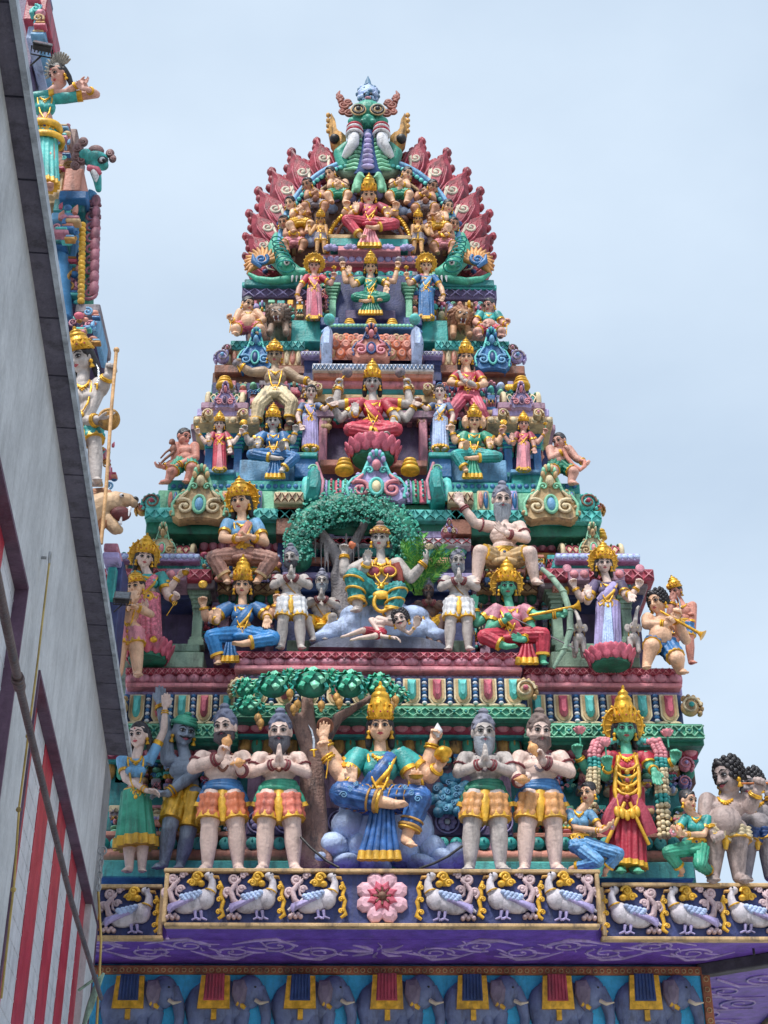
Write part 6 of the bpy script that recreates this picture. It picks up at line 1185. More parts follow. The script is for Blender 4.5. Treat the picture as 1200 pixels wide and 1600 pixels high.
for sg, px, tp, lw, lab in ((-1, 491, DPINK, ROSE, 'standing woman statue in pink-red sari, hand on hip, left of the emerald goddess'), (1, 666, BLUE, SKYB, 'standing woman statue in blue sari, hand on hip, right of the emerald goddess')):
    figure('statue', lab, px, 502, .39, 16.15, SKIN2 if sg < 0 else SKIN, 'close', head=(0, 222, 6), hq=21, hs='bun', halo=GOLD2, crown=1.2, hr=1.5, sh=(36, 180), hv=112, top=tp if sg > 0 else RED, drape=(lw, GOLD2, sg), low=('skirt', lw if sg < 0 else BLUE, GOLD2), front=tp, neck=2, ar=12, tilt=36,
           arms=[(sg, (px+sg*24, 450, 2), (px+sg*27, 464, 12), (-sg*.5, -.8, 0), FW, 'relax'), (-sg, (px-sg*26, 444, 2), (px-sg*30, 434, 12), (0, 1, 0), FW, 'fist')], props=[('lotus', (px-sg*31, 420, 10), 11, UP, GOLD)])
figure('statue', 'pot-bellied dwarf statue with a gold trident, left end of fourth tier beside the lion', 388, 516, .4, 16.1, SKIN, 'sit', head=(-2, 100, 6), hq=23, yaw=-36, sh=(40, 74), belly=1.6, neck=1, low=('thigh', DPINK, GOLD2), ar=15, lr=(24, 20, 16, 11), fem=False, hs='bun', legs=[(-1, (-50, 4, 36), (-44, -14, 34), (-.3, -.2, 1)), (1, (46, 4, 36), (34, -14, 34), (.3, -.2, 1))],
       arms=[(-1, (366, 504, 6), (362, 500, 20), (-.4, .8, 0), FW, 'fist'), (1, (412, 500, 8), (402, 505, 34), (-.8, 0, 0), FW, 'relax')], props=[('trident', (360, 508, 24), 12, (.05, 1, 0))])
figure('statue', 'seated attendant statue in teal top with gold trident, right end of fourth tier', 764, 520, .4, 16.1, SKIN2, 'sit', head=(0, 104, 6), hq=22, yaw=36, sh=(38, 76), belly=1.2, top=TEAL, neck=1, low=('thigh', RED, GOLD2), ar=14, lr=(22, 18, 16, 11), hs='bun', halo=None, legs=[(-1, (-46, 4, 36), (-34, -14, 34), (-.3, -.2, 1)), (1, (50, 4, 36), (44, -14, 34), (.3, -.2, 1))],
       arms=[(-1, (742, 504, 8), (752, 508, 34), (.8, 0, 0), FW, 'relax'), (1, (786, 506, 6), (790, 506, 20), (.4, .8, 0), FW, 'fist')], props=[('trident', (792, 512, 24), 12, (.1, 1, 0))])
def lion(px, py, Y, s, skin, mane, lab, yaw=0):
    r = thing('lion_statue', lab, 'statue', P(px, py+26, Y), 'lions of the fourth tier'); u = mpp(px, py, Y)*s; c = P(px, py, Y); t = .55
    fr = V((sin(radians(yaw)), -cos(radians(yaw))*cos(t), -sin(t))); fr.normalize(); rt = V((cos(radians(yaw)), sin(radians(yaw)), 0)); up = rt.cross(fr)*-1; up = up if up.z > 0 else up*-1
    H = (rt, fr, up); Q = lambda x, y, z: c+rt*(x*u)+fr*(y*u)+up*(z*u); m = MB()
    m.ell(Q(0, 0, 2), (13*u, 12*u, 13*u), H); m.ell(Q(0, 10, 0), (8*u, 9*u, 5.5*u), H); m.ell(Q(0, 7, -11), (6.5*u, 8*u, 3*u), H); m.ell(Q(0, 17, 2), (3.5*u, 3*u, 2.4*u), H)
    for e in (-1, 1): m.ell(Q(11*e, -2, 12), 4*u, H); m.ell(Q(4*e, 13, -1.5), (4.5*u, 5*u, 3.6*u), H); m.ell(Q(5.5*e, 9, 8), (4*u, 4*u, 2.4*u), H)
    c2 = P(px, py+30, Y+.25); m.chain([(Q(0, -8, -4), 14*u), (c2+V((0, .35, -.05)), 13*u)])
    for e in (-1, 1): a = Q(10*e, -4, -12); b = P(px+13*e, py+30, Y); m.chain([(a, 6*u), (b, 5*u), (b+F_*6*u, 5*u)])
    m.build('body', [skin], r, vox=1.1*u, smooth=2)
    m = MB()
    for i in range(54):
        a = 2*pi*i/18; R1 = (14, 17, 19)[i//18]; y = (2, -3, -8)[i//18]; w = R_.uniform(.85, 1.15)
        p = Q(cos(a)*R1*.85, y, sin(a)*R1*.85); q = Q(cos(a+.25)*R1*1.25*w, y-3, sin(a+.25)*R1*1.2*w-3)
        if abs(cos(a)) < .6 and sin(a) < 0 and i < 18: continue
        m.tube([p, p.lerp(q, .5)+fr*2*u, q], [3.6*u, 3.4*u, .8*u], n=6)
    m.build('mane', [mane], r)
    m = MB(); m.ell(Q(0, 12, -6), (4.6*u, 5*u, 4*u), H); m.build('open_mouth', [mat('mouth_red', '#5a1418', .5)], r)
    m = MB()
    for e in (-1, 1): m.cap(Q(3.4*e, 17, -4), Q(3.2*e, 17.5, -7), 1.1*u, .3*u, n=6); m.cap(Q(3*e, 14, -10), Q(3*e, 15, -7.5), 1*u, .3*u, n=6)
    m.build('teeth', [WHITE], r)
    for e in (-1, 1): m = MB(); m.ell(Q(5.2*e, 12.4, 6), 1.7*u, m=0, n=8, k=5); m.ell(Q(5.2*e, 13.6, 6), 1*u, m=1, n=6, k=4); m.build('eye', [WHITE, BLACK], r)
    m = MB(); m.ell(Q(0, 19.3, 3), (2.4*u, 1.2*u, 1.5*u), H, n=8, k=5); m.build('nose', [BLACK], r)
lion(434, 492, 16.05, 1.0, mat('grey_brown_lion', '#8f7766', .5), mat('grey_mane', '#6b5a50', .55), 'roaring grey-brown lion statue on the left side of the fourth tier', -8)
lion(721, 496, 16.05, 1.0, mat('tan_lion', '#b98a63', .5), mat('brown_mane', '#8f5d40', .55), 'roaring tan lion statue on the right side of the fourth tier', 8)
# ----- crest figures
figure('statue', 'seated goddess statue in deep pink robe enthroned under the flame arch at the very top', 578, 354, .42, 16.55, SKIN, 'sit', head=(-4, 116, 8), hq=25, hs='long', crown=2.6, sh=(42, 80), top=DRED, low=('wrap', RS, GOLD2), fan=(PINK, GOLD2, -2, -6, -76, 14, 36, 6, 40), drape=(RED, GOLD2, 1), neck=3, tilt=38, legs=[(-1, (542, 344, 34), (566, 372, 34), (.3, -.2, 1)), (1, (617, 350, 38), (585, 356, 48), (-1, .1, .4))],
       arms=[(-1, (548, 336, 6), (556, 330, 24), (0, 1, 0), FW, 'open'), (-1, (538, 332, -2), (542, 326, 8), (0, 1, 0), FW, 'hold'), (1, (608, 334, 6), (605, 338, 24), (0, 1, 0), FW, 'relax'), (1, (618, 334, -2), (618, 328, 8), (0, 1, 0), FW, 'hold')])
for sg, px, lab in ((-1, 501, 'small gold-crowned guard statue standing left of the topmost goddess'), (1, 653, 'small gold-crowned guard statue standing right of the topmost goddess')):
    figure('statue', lab, px, 397, .245, 16.5, mat('ochre_skin', '#cf9a5f', .45), 'stand', head=(0, 222, 4), hq=25, crown=2.2, fem=False, low=('shorts', STONE, GOLD2), neck=2, eyes=True, tilt=38, arms=[(-sg, (px-sg*9, 368, 4), (px-sg*4, 366, 14), (0, .6, .6), FW, 'relax'), (sg, (px+sg*16, 366, 2), (px+sg*18, 352, 6), (0, 1, 0), FW, 'fist')], props=[('trident', (px+sg*18, 350, 8), 9)])
mus = [('flute', 'red-brown'), ('drum', ''), ('pipe', ''), ('cymbals', '')]
MP = ((516, 272, 'pipe'), (480, 289, 'drum'), (453, 318, 'flute'), (443, 348, 'cymbals'), (636, 272, 'pipe'), (676, 292, 'drum'), (700, 323, 'flute'), (709, 351, 'cymbals'))
NM = ('topmost', 'second from top', 'third from top', 'lowest')
for i, (hx, hy, ins) in enumerate(MP):
    sg = -1 if i < 4 else 1; k = .3; bx = hx-sg*(12 if i % 4 < 2 else 16); by = hy+34
    f = figure('statue', '%s cherub musician with %s on the %s curve of the flame arch' % (NM[i % 4], ins, 'left' if sg < 0 else 'right'), bx, by, k, 16.72, SKIN3 if i % 2 else SKIN, 'sit', head=((hx-bx)/k, (by-hy)/k, 6), hq=27, yaw=-sg*(34-6*(i % 4)), roll=0, fem=False, hs='bun', sh=(44, 76), belly=.9, ar=15, neck=1 if i % 2 else 0, belt=False, low=('thigh', (GREEN, PINK, GOLD2, STONE)[(i*3) % 4], GOLD2), lr=(24, 20, 17, 11), tilt=34, eyes=True, group='cherub musicians on the arch',
               legs=[(-1, (-54, 2, 34), (-30, -34, 30), (-.2, -.3, 1)), (1, (54, 6, 34), (34, -34, 30), (.3, -.3, 1))], arms=[(-1, (-44, 48, 12), (-14 if ins != 'cymbals' else -10, 58+10*(i % 3), 40), (.6, .5, .2), FW, 'fist'), (1, (46, 48, 12), (16, 50+10*(i % 3), 40), (-.6, .5, .2), FW, 'fist')], ab=False)
    if ins == 'drum': f.prop('pot', f.W(0, 42, 44), 20, X_, BROWN)
    elif ins in ('pipe', 'flute'): f.prop('flute', f.W(-sg*14, 84, 46), 22, (X_*sg*-.8-U_*.6), DBROWN)
    else: f.prop('disc', f.W(0, 62, 50), 16, U_, GOLD)
# ---------------------------------------------------------------- crest of the tower
CX, CY = 577, 388
def AR(r, a, Y, rz=None): return P(CX+r*cos(radians(a)), CY-(rz or r)*sin(radians(a)), Y)
m = MB(); oc = P(CX, CY, 17.15); o2 = []
for i in range(25): p = AR(152, 180*i/24, 17.15); o2.append((p.x-oc.x, p.z-oc.z))
for x, y in ((400, 448), (755, 448)): p = P(x, y, 17.15); o2.append((p.x-oc.x, p.z-oc.z))
m.prism(o2, oc, FR, -1.9, 0.0, 0); m.build('crest_panel', [mat('crest_brown', '#7d5a4c', .55, 0, .3, .4)], TW)
for r, th, dy, mt, nm in ((140, .045, .3, SKYB, 'arch_rib'), (134, .04, .32, DBLUE, 'arch_rib'), (118, .03, .05, BEIGE, 'arch_rib'), (66, .035, .3, OLDG, 'inner_arch_rib'), (56, .03, .3, BROWN, 'inner_arch_rib')):
    m = MB(); m.tube([AR(r, -5+190*i/40, 17.12-dy) for i in range(41)], th, ref=F_, m=0, n=8)
    if r in (134, 66):
        for i in range(54): m.ell(AR(r, -4+188*i/53, 17.07-dy), (.04, .03, .04), m=1, n=6, k=4)
    m.build(nm, [mt, TURQ if r == 134 else GOLD], TW)
# cloudy scroll ground between the musicians
m = MB()
for i in range(60):
    a = R_.uniform(5, 175); r = R_.uniform(68, 135); m.ell(AR(r, a, 17.1), (.09, .06, .09), m=i % 3, n=8, k=5)
for i in range(26): spiral(m, AR(R_.uniform(50, 64), 20+140*i/25, 17.0), FR, .09, 1.2, .02, i % 3)
m.build('cloud_scrolls', [LILAC, BROWN, ROCKB], TW)
def flame(bp, tp, w, lab, fl):
    b = P(*bp, 17.14); t = P(*tp, 17.14); d = t-b; L_ = d.length; d.normalize(); s = V((d.z, 0, -d.x))*fl; ax = (s, F_, d); w = w*mpp(CX, 300, 17.2)
    r = thing('flame_ornament', lab, 'ornament', b, 'red flame ornaments round the crest arch'); m = MB()
    o = [(-.7*w, 0), (-.95*w, L_*.25), (-1.0*w, L_*.5), (-.88*w, L_*.7), (-.5*w, L_*.84), (-.2*w, L_*.94), (-.05*w, L_*1.12), (.08*w, L_*1.1), (.25*w, L_*.95), (.68*w, L_*.8), (1.02*w, L_*.6), (1.08*w, L_*.35), (.85*w, 0)]
    m.prism(o if fl < 0 else o[::-1], b, ax, -.18, .08, 0, .06, .3)
    for j, (x, z) in enumerate(o[1:-1]):
        m.ell(b+s*x+d*z, (w*.26, .07, L_*.08), ax, m=0, n=7, k=5)
    m.build('flame_body', [mat('flame_red', '#94283a', .45, 0, .3, .4)], r)
    m = MB(); m.prism([(x*.62, L_*.1+z*.68) for x, z in (o if fl < 0 else o[::-1])], b, ax, 0, .13, 0, .1, .3); m.build('inner_flame', [mat('flame_rose', '#b04a56', .45, 0, .25, .3)], r)
    m = MB()
    for e in (-.75, -.4, .45, .8): m.tube([b+s*(e*.6*w)+d*L_*.05+F_*.15, b+s*(e*w*.85)+d*L_*.35+F_*.16, b+s*(e*w*.7)+d*L_*.62+F_*.15, b+s*(e*w*.25)+d*L_*.82+F_*.11], [w*.06, w*.08, w*.07, w*.03], n=5)
    m.build('vein', [DRED], r); m = MB(); spiral(m, b+d*(L_*.52)+F_*.16, (s, F_, d), w*.42, 1.3, w*.13, 0, -60, 1, tail=[(-.5*w, -.45*L_), (-.1*w, -.3*L_)]); m.ell(b+d*(L_*.2)+F_*.15+s*w*.3, (w*.3, .05, L_*.07), ax, m=1); spiral(m, b+d*(L_*.24)+F_*.16-s*w*.35, (s*-1, F_, d), w*.28, 1.1, w*.1, 1)
    m.build('scroll', [mat('pale_cream', '#cfc4b0', .5), DBLUE], r)
ORD = ('first (uppermost)', 'second', 'third', 'fourth', 'fifth', 'sixth', 'seventh (lowest)')
for sg in (-1, 1):
    for i, (bx, by, tx, ty) in enumerate(((62, 292, 80, 228), (88, 318, 118, 246), (108, 344, 148, 276), (122, 372, 168, 306), (132, 396, 182, 340), (140, 416, 188, 374), (150, 440, 190, 404))):
        flame((CX+sg*bx, by), (CX+sg*tx, ty), (22, 25, 25, 24, 22, 19, 16)[i], '%s red flame from the top on the %s side of the crest arch' % (ORD[i], 'right' if sg > 0 else 'left'), sg)
for sg in (-1, 1):
    q = lambda x: CX+sg*(x-CX); Y = 16.6
    r = thing('makara', 'teal sea-monster head with golden plume ending the crest arch on its %s' % ('right' if sg > 0 else 'left'), 'ornament', P(q(720), 445, Y), 'sea monsters at the feet of the crest arch')
    u = mpp(720, 420, Y)
    m = MB(); m.chain([(P(q(x), y, Y+d), w*.8*u) for x, y, w, d in ((722, 368, 7, .3), (726, 385, 12, .25), (720, 405, 17, .15), (704, 420, 18, .05), (688, 428, 13, 0), (672, 426, 9, -.05), (662, 418, 6, -.05))])
    m.chain([(P(q(x), y, Y+d), w*.7*u) for x, y, w, d in ((700, 436, 10, 0), (728, 440, 9, 0), (752, 436, 7, 0), (765, 428, 4, 0))]); m.ell(P(q(706), 410, Y-.12), 8*u)
    m.build('body', [mat('makara_green', '#3fa98c', .42, 0, .25, .35)], r, vox=1.3*u)
    m = MB()
    for i in range(7): p = P(q(722-i*2.5), 374+i*7, Y-.0-.03*i); m.torus(p, (X_, F_, U_), (7.4+i*1.1)*u, 1.2*u, n=16, k=5)
    m.build('neck_rings', [TEAL], r)
    m = MB(); m.ell(P(q(706), 410, Y-.26), 4.5*u, m=0); m.ell(P(q(706), 410, Y-.33), 2.2*u, m=1); m.build('eye', [WHITE, BLACK], r)
    m = MB(); c = P(q(745), 412, Y)
    for i in range(13): a = radians(-30+190*i/12); m.tube([c, c+X_*(sg*cos(a)*18*u)+U_*(sin(a)*20*u), c+X_*(sg*cos(a-.15)*28*u)+U_*(sin(a-.15)*34*u)], [5*u, 5.4*u, 1.6*u], m=0, n=6)
    m.build('plume', [mat('orange_gold', '#c58a4a', .45, .1, .25, .35)], r)
    m = MB(); spiral(m, c+F_*.1, (X_*sg, F_, U_), 11*u, 1.4, 3*u, 0, 40); m.tube([c+F_*.08+U_*-14*u, c+F_*.1+X_*sg*12*u-U_*4*u, c+F_*.1+X_*sg*14*u+U_*10*u], [3*u, 5*u, 1*u], n=7); m.build('blue_scroll', [BLUE], r)
    m = MB(); slab(m, min(q(664), q(772)), max(q(664), q(772)), 436, 446, Y+.02, .6, 0); m.build('base', [DTEAL], r)
    m = MB()
    for i in range(4): m.cap(P(q(676+i*7), 432, Y-.1), P(q(677+i*7), 440, Y-.1), 2.2*u, .5*u, n=6)
    m.build('teeth', [WHITE], r)
# lion-faced monster on the top
K = thing('monster_face', 'green bulging-eyed monster face with white fangs and lilac tongue crowning the tower', 'ornament', P(575, 270, 16.9))
Y = 16.9; u = mpp(575, 180, Y); W = lambda x, y, d=0: P(x, y, Y-d*u)
m = MB(); m.ell(W(575, 178, 8), (24*u, 22*u, 22*u)); m.ell(W(575, 192, 24), (13*u, 14*u, 11*u)); m.ell(W(575, 186, 32), (7*u, 8*u, 8*u)); m.ell(W(575, 230, 2), (34*u, 18*u, 44*u))
for e in (-1, 1): m.ell(W(575+15*e, 172, 22), (11.5*u, 10*u, 12*u)); m.ell(W(575+8*e, 190, 34), (5*u, 5*u, 4*u)); m.ell(W(575+20*e, 190, 22), (12*u, 8*u, 8*u)); m.chain([(W(575+36*e, 262, 6), 12*u), (W(575+44*e, 240, 10), 10*u), (W(575+34*e, 228, 14), 7*u)])
m.build('face', [mat('monster_green', '#2e937c', .4, 0, .3, .35)], K, vox=1.3*u)
for e in (-1, 1):
    m = MB(); c = W(575+15*e, 172, 33); m.ell(c, (8*u, 4*u, 8*u), m=0); m.torus(c+F_*2*u, (X_, U_, F_), 8.5*u, 2*u, n=18, k=6, m=1); m.ell(c+F_*4*u, (4*u, 3*u, 4*u), m=1, n=10, k=6); m.torus(c+F_*1*u, (X_, U_, F_), 11*u, 1.4*u, n=18, k=5, m=2); m.build('eye', [BEIGE, BLACK, BEIGE], K)
    m = MB()
    for j in range(4): m.torus(W(575+(21-j*0)*e, 199+j*4, 30-j), (X_, F_, U_), (10+j*.6)*u, 2.4*u, m=j % 2, n=18, k=6)
    m.tube([W(575+22*e, 208, 26), W(575+23*e, 224, 30), W(575+32*e, 238, 24), W(575+38*e, 246, 18)], [9*u, 9*u, 7*u, 4*u], m=1, n=12); m.ell(W(575+21*e, 216, 32), (7.5*u, 7*u, 13*u), m=1); m.build('fang', [RED, WHITE], K)
    m = MB(); p0 = [(34, 246), (46, 240), (58, 222), (62, 200), (58, 178), (52, 188), (50, 204), (42, 214), (34, 216)]; c = W(575, 230, 0)
    pp = [(W(575+e*x, y, 0).x-c.x, W(575+e*x, y, 0).z-c.z) for x, y in p0]; m.prism(pp if e > 0 else pp[::-1], c, FR, -.15, .05, 0, .06, .3)
    for i in range(9): t = i/8; m.ell(W(575+e*(36+26*min(1, t*1.6)), 246-66*t, 2), (4*u, 3*u, 5*u), n=7, k=5)
    m.build('side_wing', [OLDG], K)
    m = MB(); m.ell(W(575+52*e, 217, 10), 8*u); m.build('black_ball', [BLACK], K)
    m = MB()
    for (x, y, r_) in ((30, 176, 8), (38, 164, 8), (44, 152, 6), (32, 160, 7), (40, 174, 6)): spiral(m, W(575+x*e, y, 4), (X_*e, F_, U_), r_*u, 1.2, 2.6*u, 0, 60); m.ell(W(575+x*e, y, 0), (r_*u, 4*u, r_*u))
    m.tube([W(575+42*e, 160, 2), W(575+47*e, 148, 2), W(575+44*e, 142, 2)], [5*u, 3.5*u, 1*u], n=7); m.build('mane_curl', [mat('red_brown', '#9a584c', .5, 0, .3, .4)], K)
    m = MB()
    for i in range(9): m.tube([W(575+7*e, 214+i*6.5, 22), W(575+(13+i*1.2)*e, 211+i*6.5, 22), W(575+(19+i*2.2)*e, 216+i*6.2, 18)], [3*u, 3.4*u, 2*u], n=7)
    m.build('tongue_ribs', [LGREEN], K)
m = MB(); m.tube([W(575, 206, 24), W(575, 235, 26), W(575, 262, 24), W(575, 272, 20)], [8*u, 10*u, 16*u, 22*u], [6*u]*4, ref=F_, m=1, n=14)
for i in range(7): m.ell(W(575, 212+i*8, 32), ((5.5+i*.8)*u, 4.5*u, 4.6*u), m=0, n=10, k=6)
m.build('tongue', [LILAC, DBLUE], K)
m = MB(); m.ell(W(575, 148, 6), (17*u, 14*u, 17*u), m=0)
for i in range(34): a = i*2.4; z = -1+2*(i+.5)/34; r_ = sqrt(1-z*z); m.ell(W(575+cos(a)*r_*16, 148-z*15, 6+abs(sin(a))*r_*13), 4*u, m=i % 2, n=7, k=5)
for e in (-1, 1): m.ell(W(575+5*e, 147, 20), 2.6*u, m=3, n=8, k=5)
m.ell(W(575, 153, 21), (5*u, 3*u, 2.4*u), m=2, n=8, k=5); m.tube([W(575, 134, 6), W(575, 126, 5), W(575, 119, 4)], [6*u, 4*u, .6*u], m=1, n=8); m.build('small_crown_face', [ROCKB, mat('slate_blue', '#4f7896', .45), ROSE, BLACK], K)
m = MB(); m.tube([W(528, 262, 0), W(540, 270, 6), W(575, 274, 8), W(610, 270, 6), W(622, 262, 0)], [9*u, 9*u, 7*u, 9*u, 9*u], m=0, n=10, ridge=(5, .1)); m.build('collar', [SAGEG], K)
for sg in (-1, 1):
    m = MB(); v = mpp(577, 285, 16.7); Q = lambda x, y, d=0: P(577+sg*x, y, 16.7-d*v)
    m.chain([(Q(19, 296), 6*v), (Q(18, 284), 7*v), (Q(14, 274, 4), 6*v)]); m.cap(Q(12, 274, 7), Q(7, 277, 9), 3*v, 1*v); m.chain([(Q(22, 290), 5*v), (Q(27, 302), 2*v)])
    solo(m, 'parrot', [LGREEN], 'small green parrot statue beneath the monster face, %s one' % ('left' if sg < 0 else 'right'), 'statue', P(577+sg*18, 300, 16.7), 'pair of green parrots', vox=1*v)
m = MB(); slab(m, 528, 626, 384, 392, 16.45, .5, 0); slab(m, 516, 638, 372, 384, 16.5, .6, 1); m.build('throne_step', [PINK, TEAL], TW)
# ---------------------------------------------------------------- plaster trees and clouds among the statues
def leafball(mb, px, py, Y, rx, rz, n0):
    u = mpp(px, py, Y); c = P(px, py, Y); mb.ell(c, (rx*u*.9, rx*u*.7, rz*u*.95), m=0)
    for r in range(5):
        el = 76-r*24; n = max(5, int(n0*cos(radians(el))))
        for i in range(n):
            a = 2*pi*(i+.5*(r % 2))/n; e = radians(el)
            d = X_*(cos(a)*cos(e)*rx*u)+V((0, 1, 0))*(sin(a)*cos(e)*rx*u*.75)+U_*(sin(e)*rz*u)
            if d.y > rx*u*.45: continue
            nn = d.normalized(); dn = (U_*-1-nn*(-nn.z)); dn = dn.normalized() if dn.length > .05 else X_; s = dn.cross(nn).normalized(); L_ = rz*u*.52; w = rx*u*2.0/n0*1.3
            p = c+d*.98; q = [p-dn*L_*.5, p-dn*L_*.1+s*w+nn*.01, p+dn*L_*.35+s*w*.7+nn*.03, p+dn*L_*.8+nn*-.005, p+dn*L_*.35-s*w*.7+nn*.03, p-dn*L_*.1-s*w+nn*.01, p+dn*L_*.15+nn*.05]
            mb.add(q, [(0, 1, 6), (1, 2, 6), (2, 3, 6), (3, 4, 6), (4, 5, 6), (5, 0, 6)], 1+(i*7+r*3) % 3, False)
T = thing('plaster_tree', 'painted tree with ball-shaped scaly leaf clumps and hanging fruit behind the praying sage', 'tree', P(490, 1345, 14.5))
m = MB(); Y = 14.22; u = mpp(490, 1250, Y)
m.chain([(P(490, 1350, Y), 26*u), (P(491, 1290, Y), 22*u), (P(488, 1230, Y), 20*u), (P(487, 1180, Y), 20*u)])
m.chain([(P(487, 1180, Y), 15*u), (P(470, 1140, Y), 11*u), (P(452, 1105, Y-.05), 8*u)]); m.chain([(P(487, 1180, Y), 15*u), (P(482, 1130, Y), 12*u), (P(480, 1095, Y), 10*u)])
m.chain([(P(490, 1190, Y), 14*u), (P(512, 1150, Y), 10*u), (P(528, 1122, Y), 9*u), (P(558, 1104, Y), 6*u), (P(580, 1090, Y), 5*u)]); m.chain([(P(470, 1335, Y-.1), 10*u), (P(480, 1310, Y-.1), 9*u)]); m.chain([(P(512, 1345, Y-.1), 9*u), (P(502, 1310, Y-.1), 8*u)])
m.build('trunk', [BARK], T, vox=.018, smooth=3)
LFG = [mat('leaf_deep_green', '#1c7f66', .42), mat('leaf_green', '#3dbd98', .36, 0, .25, .25), mat('leaf_bright', '#86dcb8', .36, 0, .25, .25), mat('leaf_mid', '#36ac9e', .36, 0, .25, .3)]
for i, (x, y, rx, rz, d) in enumerate(((384, 1078, 17, 16, 0), (389, 1106, 21, 16, -.1), (427, 1073, 26, 22, -.1), (453, 1060, 12, 13, .1), (487, 1070, 31, 26, -.1), (546, 1072, 25, 24, -.05), (518, 1060, 12, 12, .1), (592, 1074, 21, 21, 0), (618, 1088, 17, 15, 0))):
    m = MB(); leafball(m, x, y, 14.05+d, rx*1.0, rz*.86, 10); m.build('leaf_clump', LFG, T)
for x, y in ((453, 1084), (465, 1101), (403, 1122), (502, 1102), (526, 1090), (407, 1130), (618, 1094), (612, 1103), (459, 1108), (530, 1098)):
    m = MB(); c = P(x, y, 13.86); m.ell(c, (6*u, 6*u, 8*u)); m.ell(c-U_*7*u, (3*u, 3*u, 5*u)); m.tube([c+U_*6*u, c+U_*20*u+V((0, .1, 0))], 1*u, n=5); m.build('fruit', [OLDG], T)
# second tier arching tree
T = thing('plaster_tree', 'painted tree whose dense leafy canopy arches over the seated god of the second tier', 'tree', P(535, 985, 14.95))
m = MB(); Y = 14.95; u = mpp(535, 900, Y)
m.chain([(P(538, 985, Y), 16*u), (P(532, 930, Y), 15*u), (P(533, 880, Y), 13*u)]); m.chain([(P(533, 885, Y), 13*u), (P(515, 850, Y-.05), 9*u), (P(494, 822, Y-.1), 7*u)]); m.chain([(P(535, 885, Y), 11*u), (P(556, 845, Y-.05), 8*u), (P(577, 803, Y-.1), 6*u)]); m.chain([(P(528, 930, Y), 10*u), (P(522, 900, Y-.1), 6*u), (P(526, 875, Y-.1), 3*u)])
for i, x in enumerate((492, 501, 512, 541, 552, 560, 507)): m.cap(P(x, 835+(i % 3)*8, Y-.1), P(x+1, 880+(i % 4)*9, Y-.1), 2.4*u, 1.2*u, n=6)
m.build('trunk', [mat('grey_bark', '#8d8688', .6, 0, .2, .45, .6, 5)], T, vox=1.6*u, smooth=2)
m = MB(); rr = random.Random(5); core_ = MB()
for i in range(1900):
    a = rr.uniform(-18, 198); rad = rr.gauss(0, 1); t = abs(sin(radians(a))); wid = 20+10*t
    r0 = 79+max(-1.5, min(1.6, rad))*wid*.62; c = P(551+r0*1.08*cos(radians(a)), 856-r0*.86*sin(radians(a)), 14.62+rr.uniform(-.12, .2)+abs(rad)*.06); L_ = rr.uniform(5, 9)*u; ph = rr.uniform(-2.6, -.5); d = (X_*cos(ph)+U_*sin(ph)+F_*rr.uniform(0, .8)).normalized(); nn = (F_+X_*rr.uniform(-.5, .5)+U_*rr.uniform(-.2, .7)).normalized(); s = d.cross(nn).normalized(); nn = s.cross(d)
    m.add([c-d*L_*.5, c+s*L_*.36, c+d*L_*.6, c-s*L_*.36, c+nn*L_*.16], [(0, 1, 4), (1, 2, 4), (2, 3, 4), (3, 0, 4)], (0 if i % 6 else 2) if i % 3 else 1, False)
for i in range(420):
    a = rr.uniform(10, 170); r0 = rr.uniform(30, 78); c = P(551+r0*1.08*cos(radians(a)), 846-r0*.8*sin(radians(a)), 14.88); L_ = rr.uniform(5, 8)*u; ph = rr.uniform(-2.8, -.3); d = (X_*cos(ph)+U_*sin(ph)).normalized(); s = d.cross(F_).normalized()
    if 846-r0*.8*sin(radians(a)) > 826: continue
    m.add([c-d*L_*.5, c+s*L_*.36, c+d*L_*.6, c-s*L_*.36, c+F_*L_*.2], [(0, 1, 4), (1, 2, 4), (2, 3, 4), (3, 0, 4)], 1, False)
for i in range(26):
    a = -16+212*i/25; core_.ell(P(551+80*1.08*cos(radians(a)), 856-80*.86*sin(radians(a)), 14.85), (21*u, .14, 21*u), n=9, k=6)
m.build('leaves', [mat('leaf_teal', '#2a9c84', .4, 0, .3, .3), mat('leaf_deep', '#1d8270', .4, 0, .3, .3), mat('leaf_yellowgreen', '#97bd86', .4, 0, .3, .3)], T); core_.ell(P(551, 812, 15.0), (74*u, .1, 34*u)); core_.ell(P(551, 795, 14.9), (60*u, .12, 22*u)); core_.build('canopy_core', [DGREEN], T, vox=2.5*u)
m = MB(); slab(m, 470, 640, 795, 900, 15.08, .1, 0)  # dark hollow under the canopy, its shade painted as a flat navy panel
m.build('painted_shade_panel', [NAVY], TW)
C = thing('cloud_base', 'pale blue swirling cloud mound with grey rim under the seated god', 'rocks', P(592, 1015, 14.5)); rr = random.Random(9)
m = MB()
for x, y, w, h in ((592, 985, 70, 30), (530, 992, 36, 20), (655, 990, 36, 22), (560, 965, 30, 18), (510, 1002, 26, 12), (680, 1000, 28, 14), (592, 1000, 80, 16), (645, 968, 28, 20), (552, 982, 32, 18), (620, 985, 30, 18), (575, 950, 22, 16), (610, 955, 26, 18)): m.ell(P(x, y, 14.72), (w*u, .22, h*u))
m.build('cloud', [ROCKB], C, vox=.02, smooth=3)
m = MB(); m.prism([(P(x, y, 14.6).x-P(592, 1010, 14.6).x, P(x, y, 14.6).z-P(592, 1010, 14.6).z) for x, y in ((480, 1017), (705, 1020), (690, 1010), (660, 1002), (592, 997), (525, 1001), (495, 1009))], P(592, 1010, 14.6), FR, -.5, .1, 0, .03); m.build('rim', [mat('slate_rim', '#5d6478', .55, 0, .2, .5)], C)
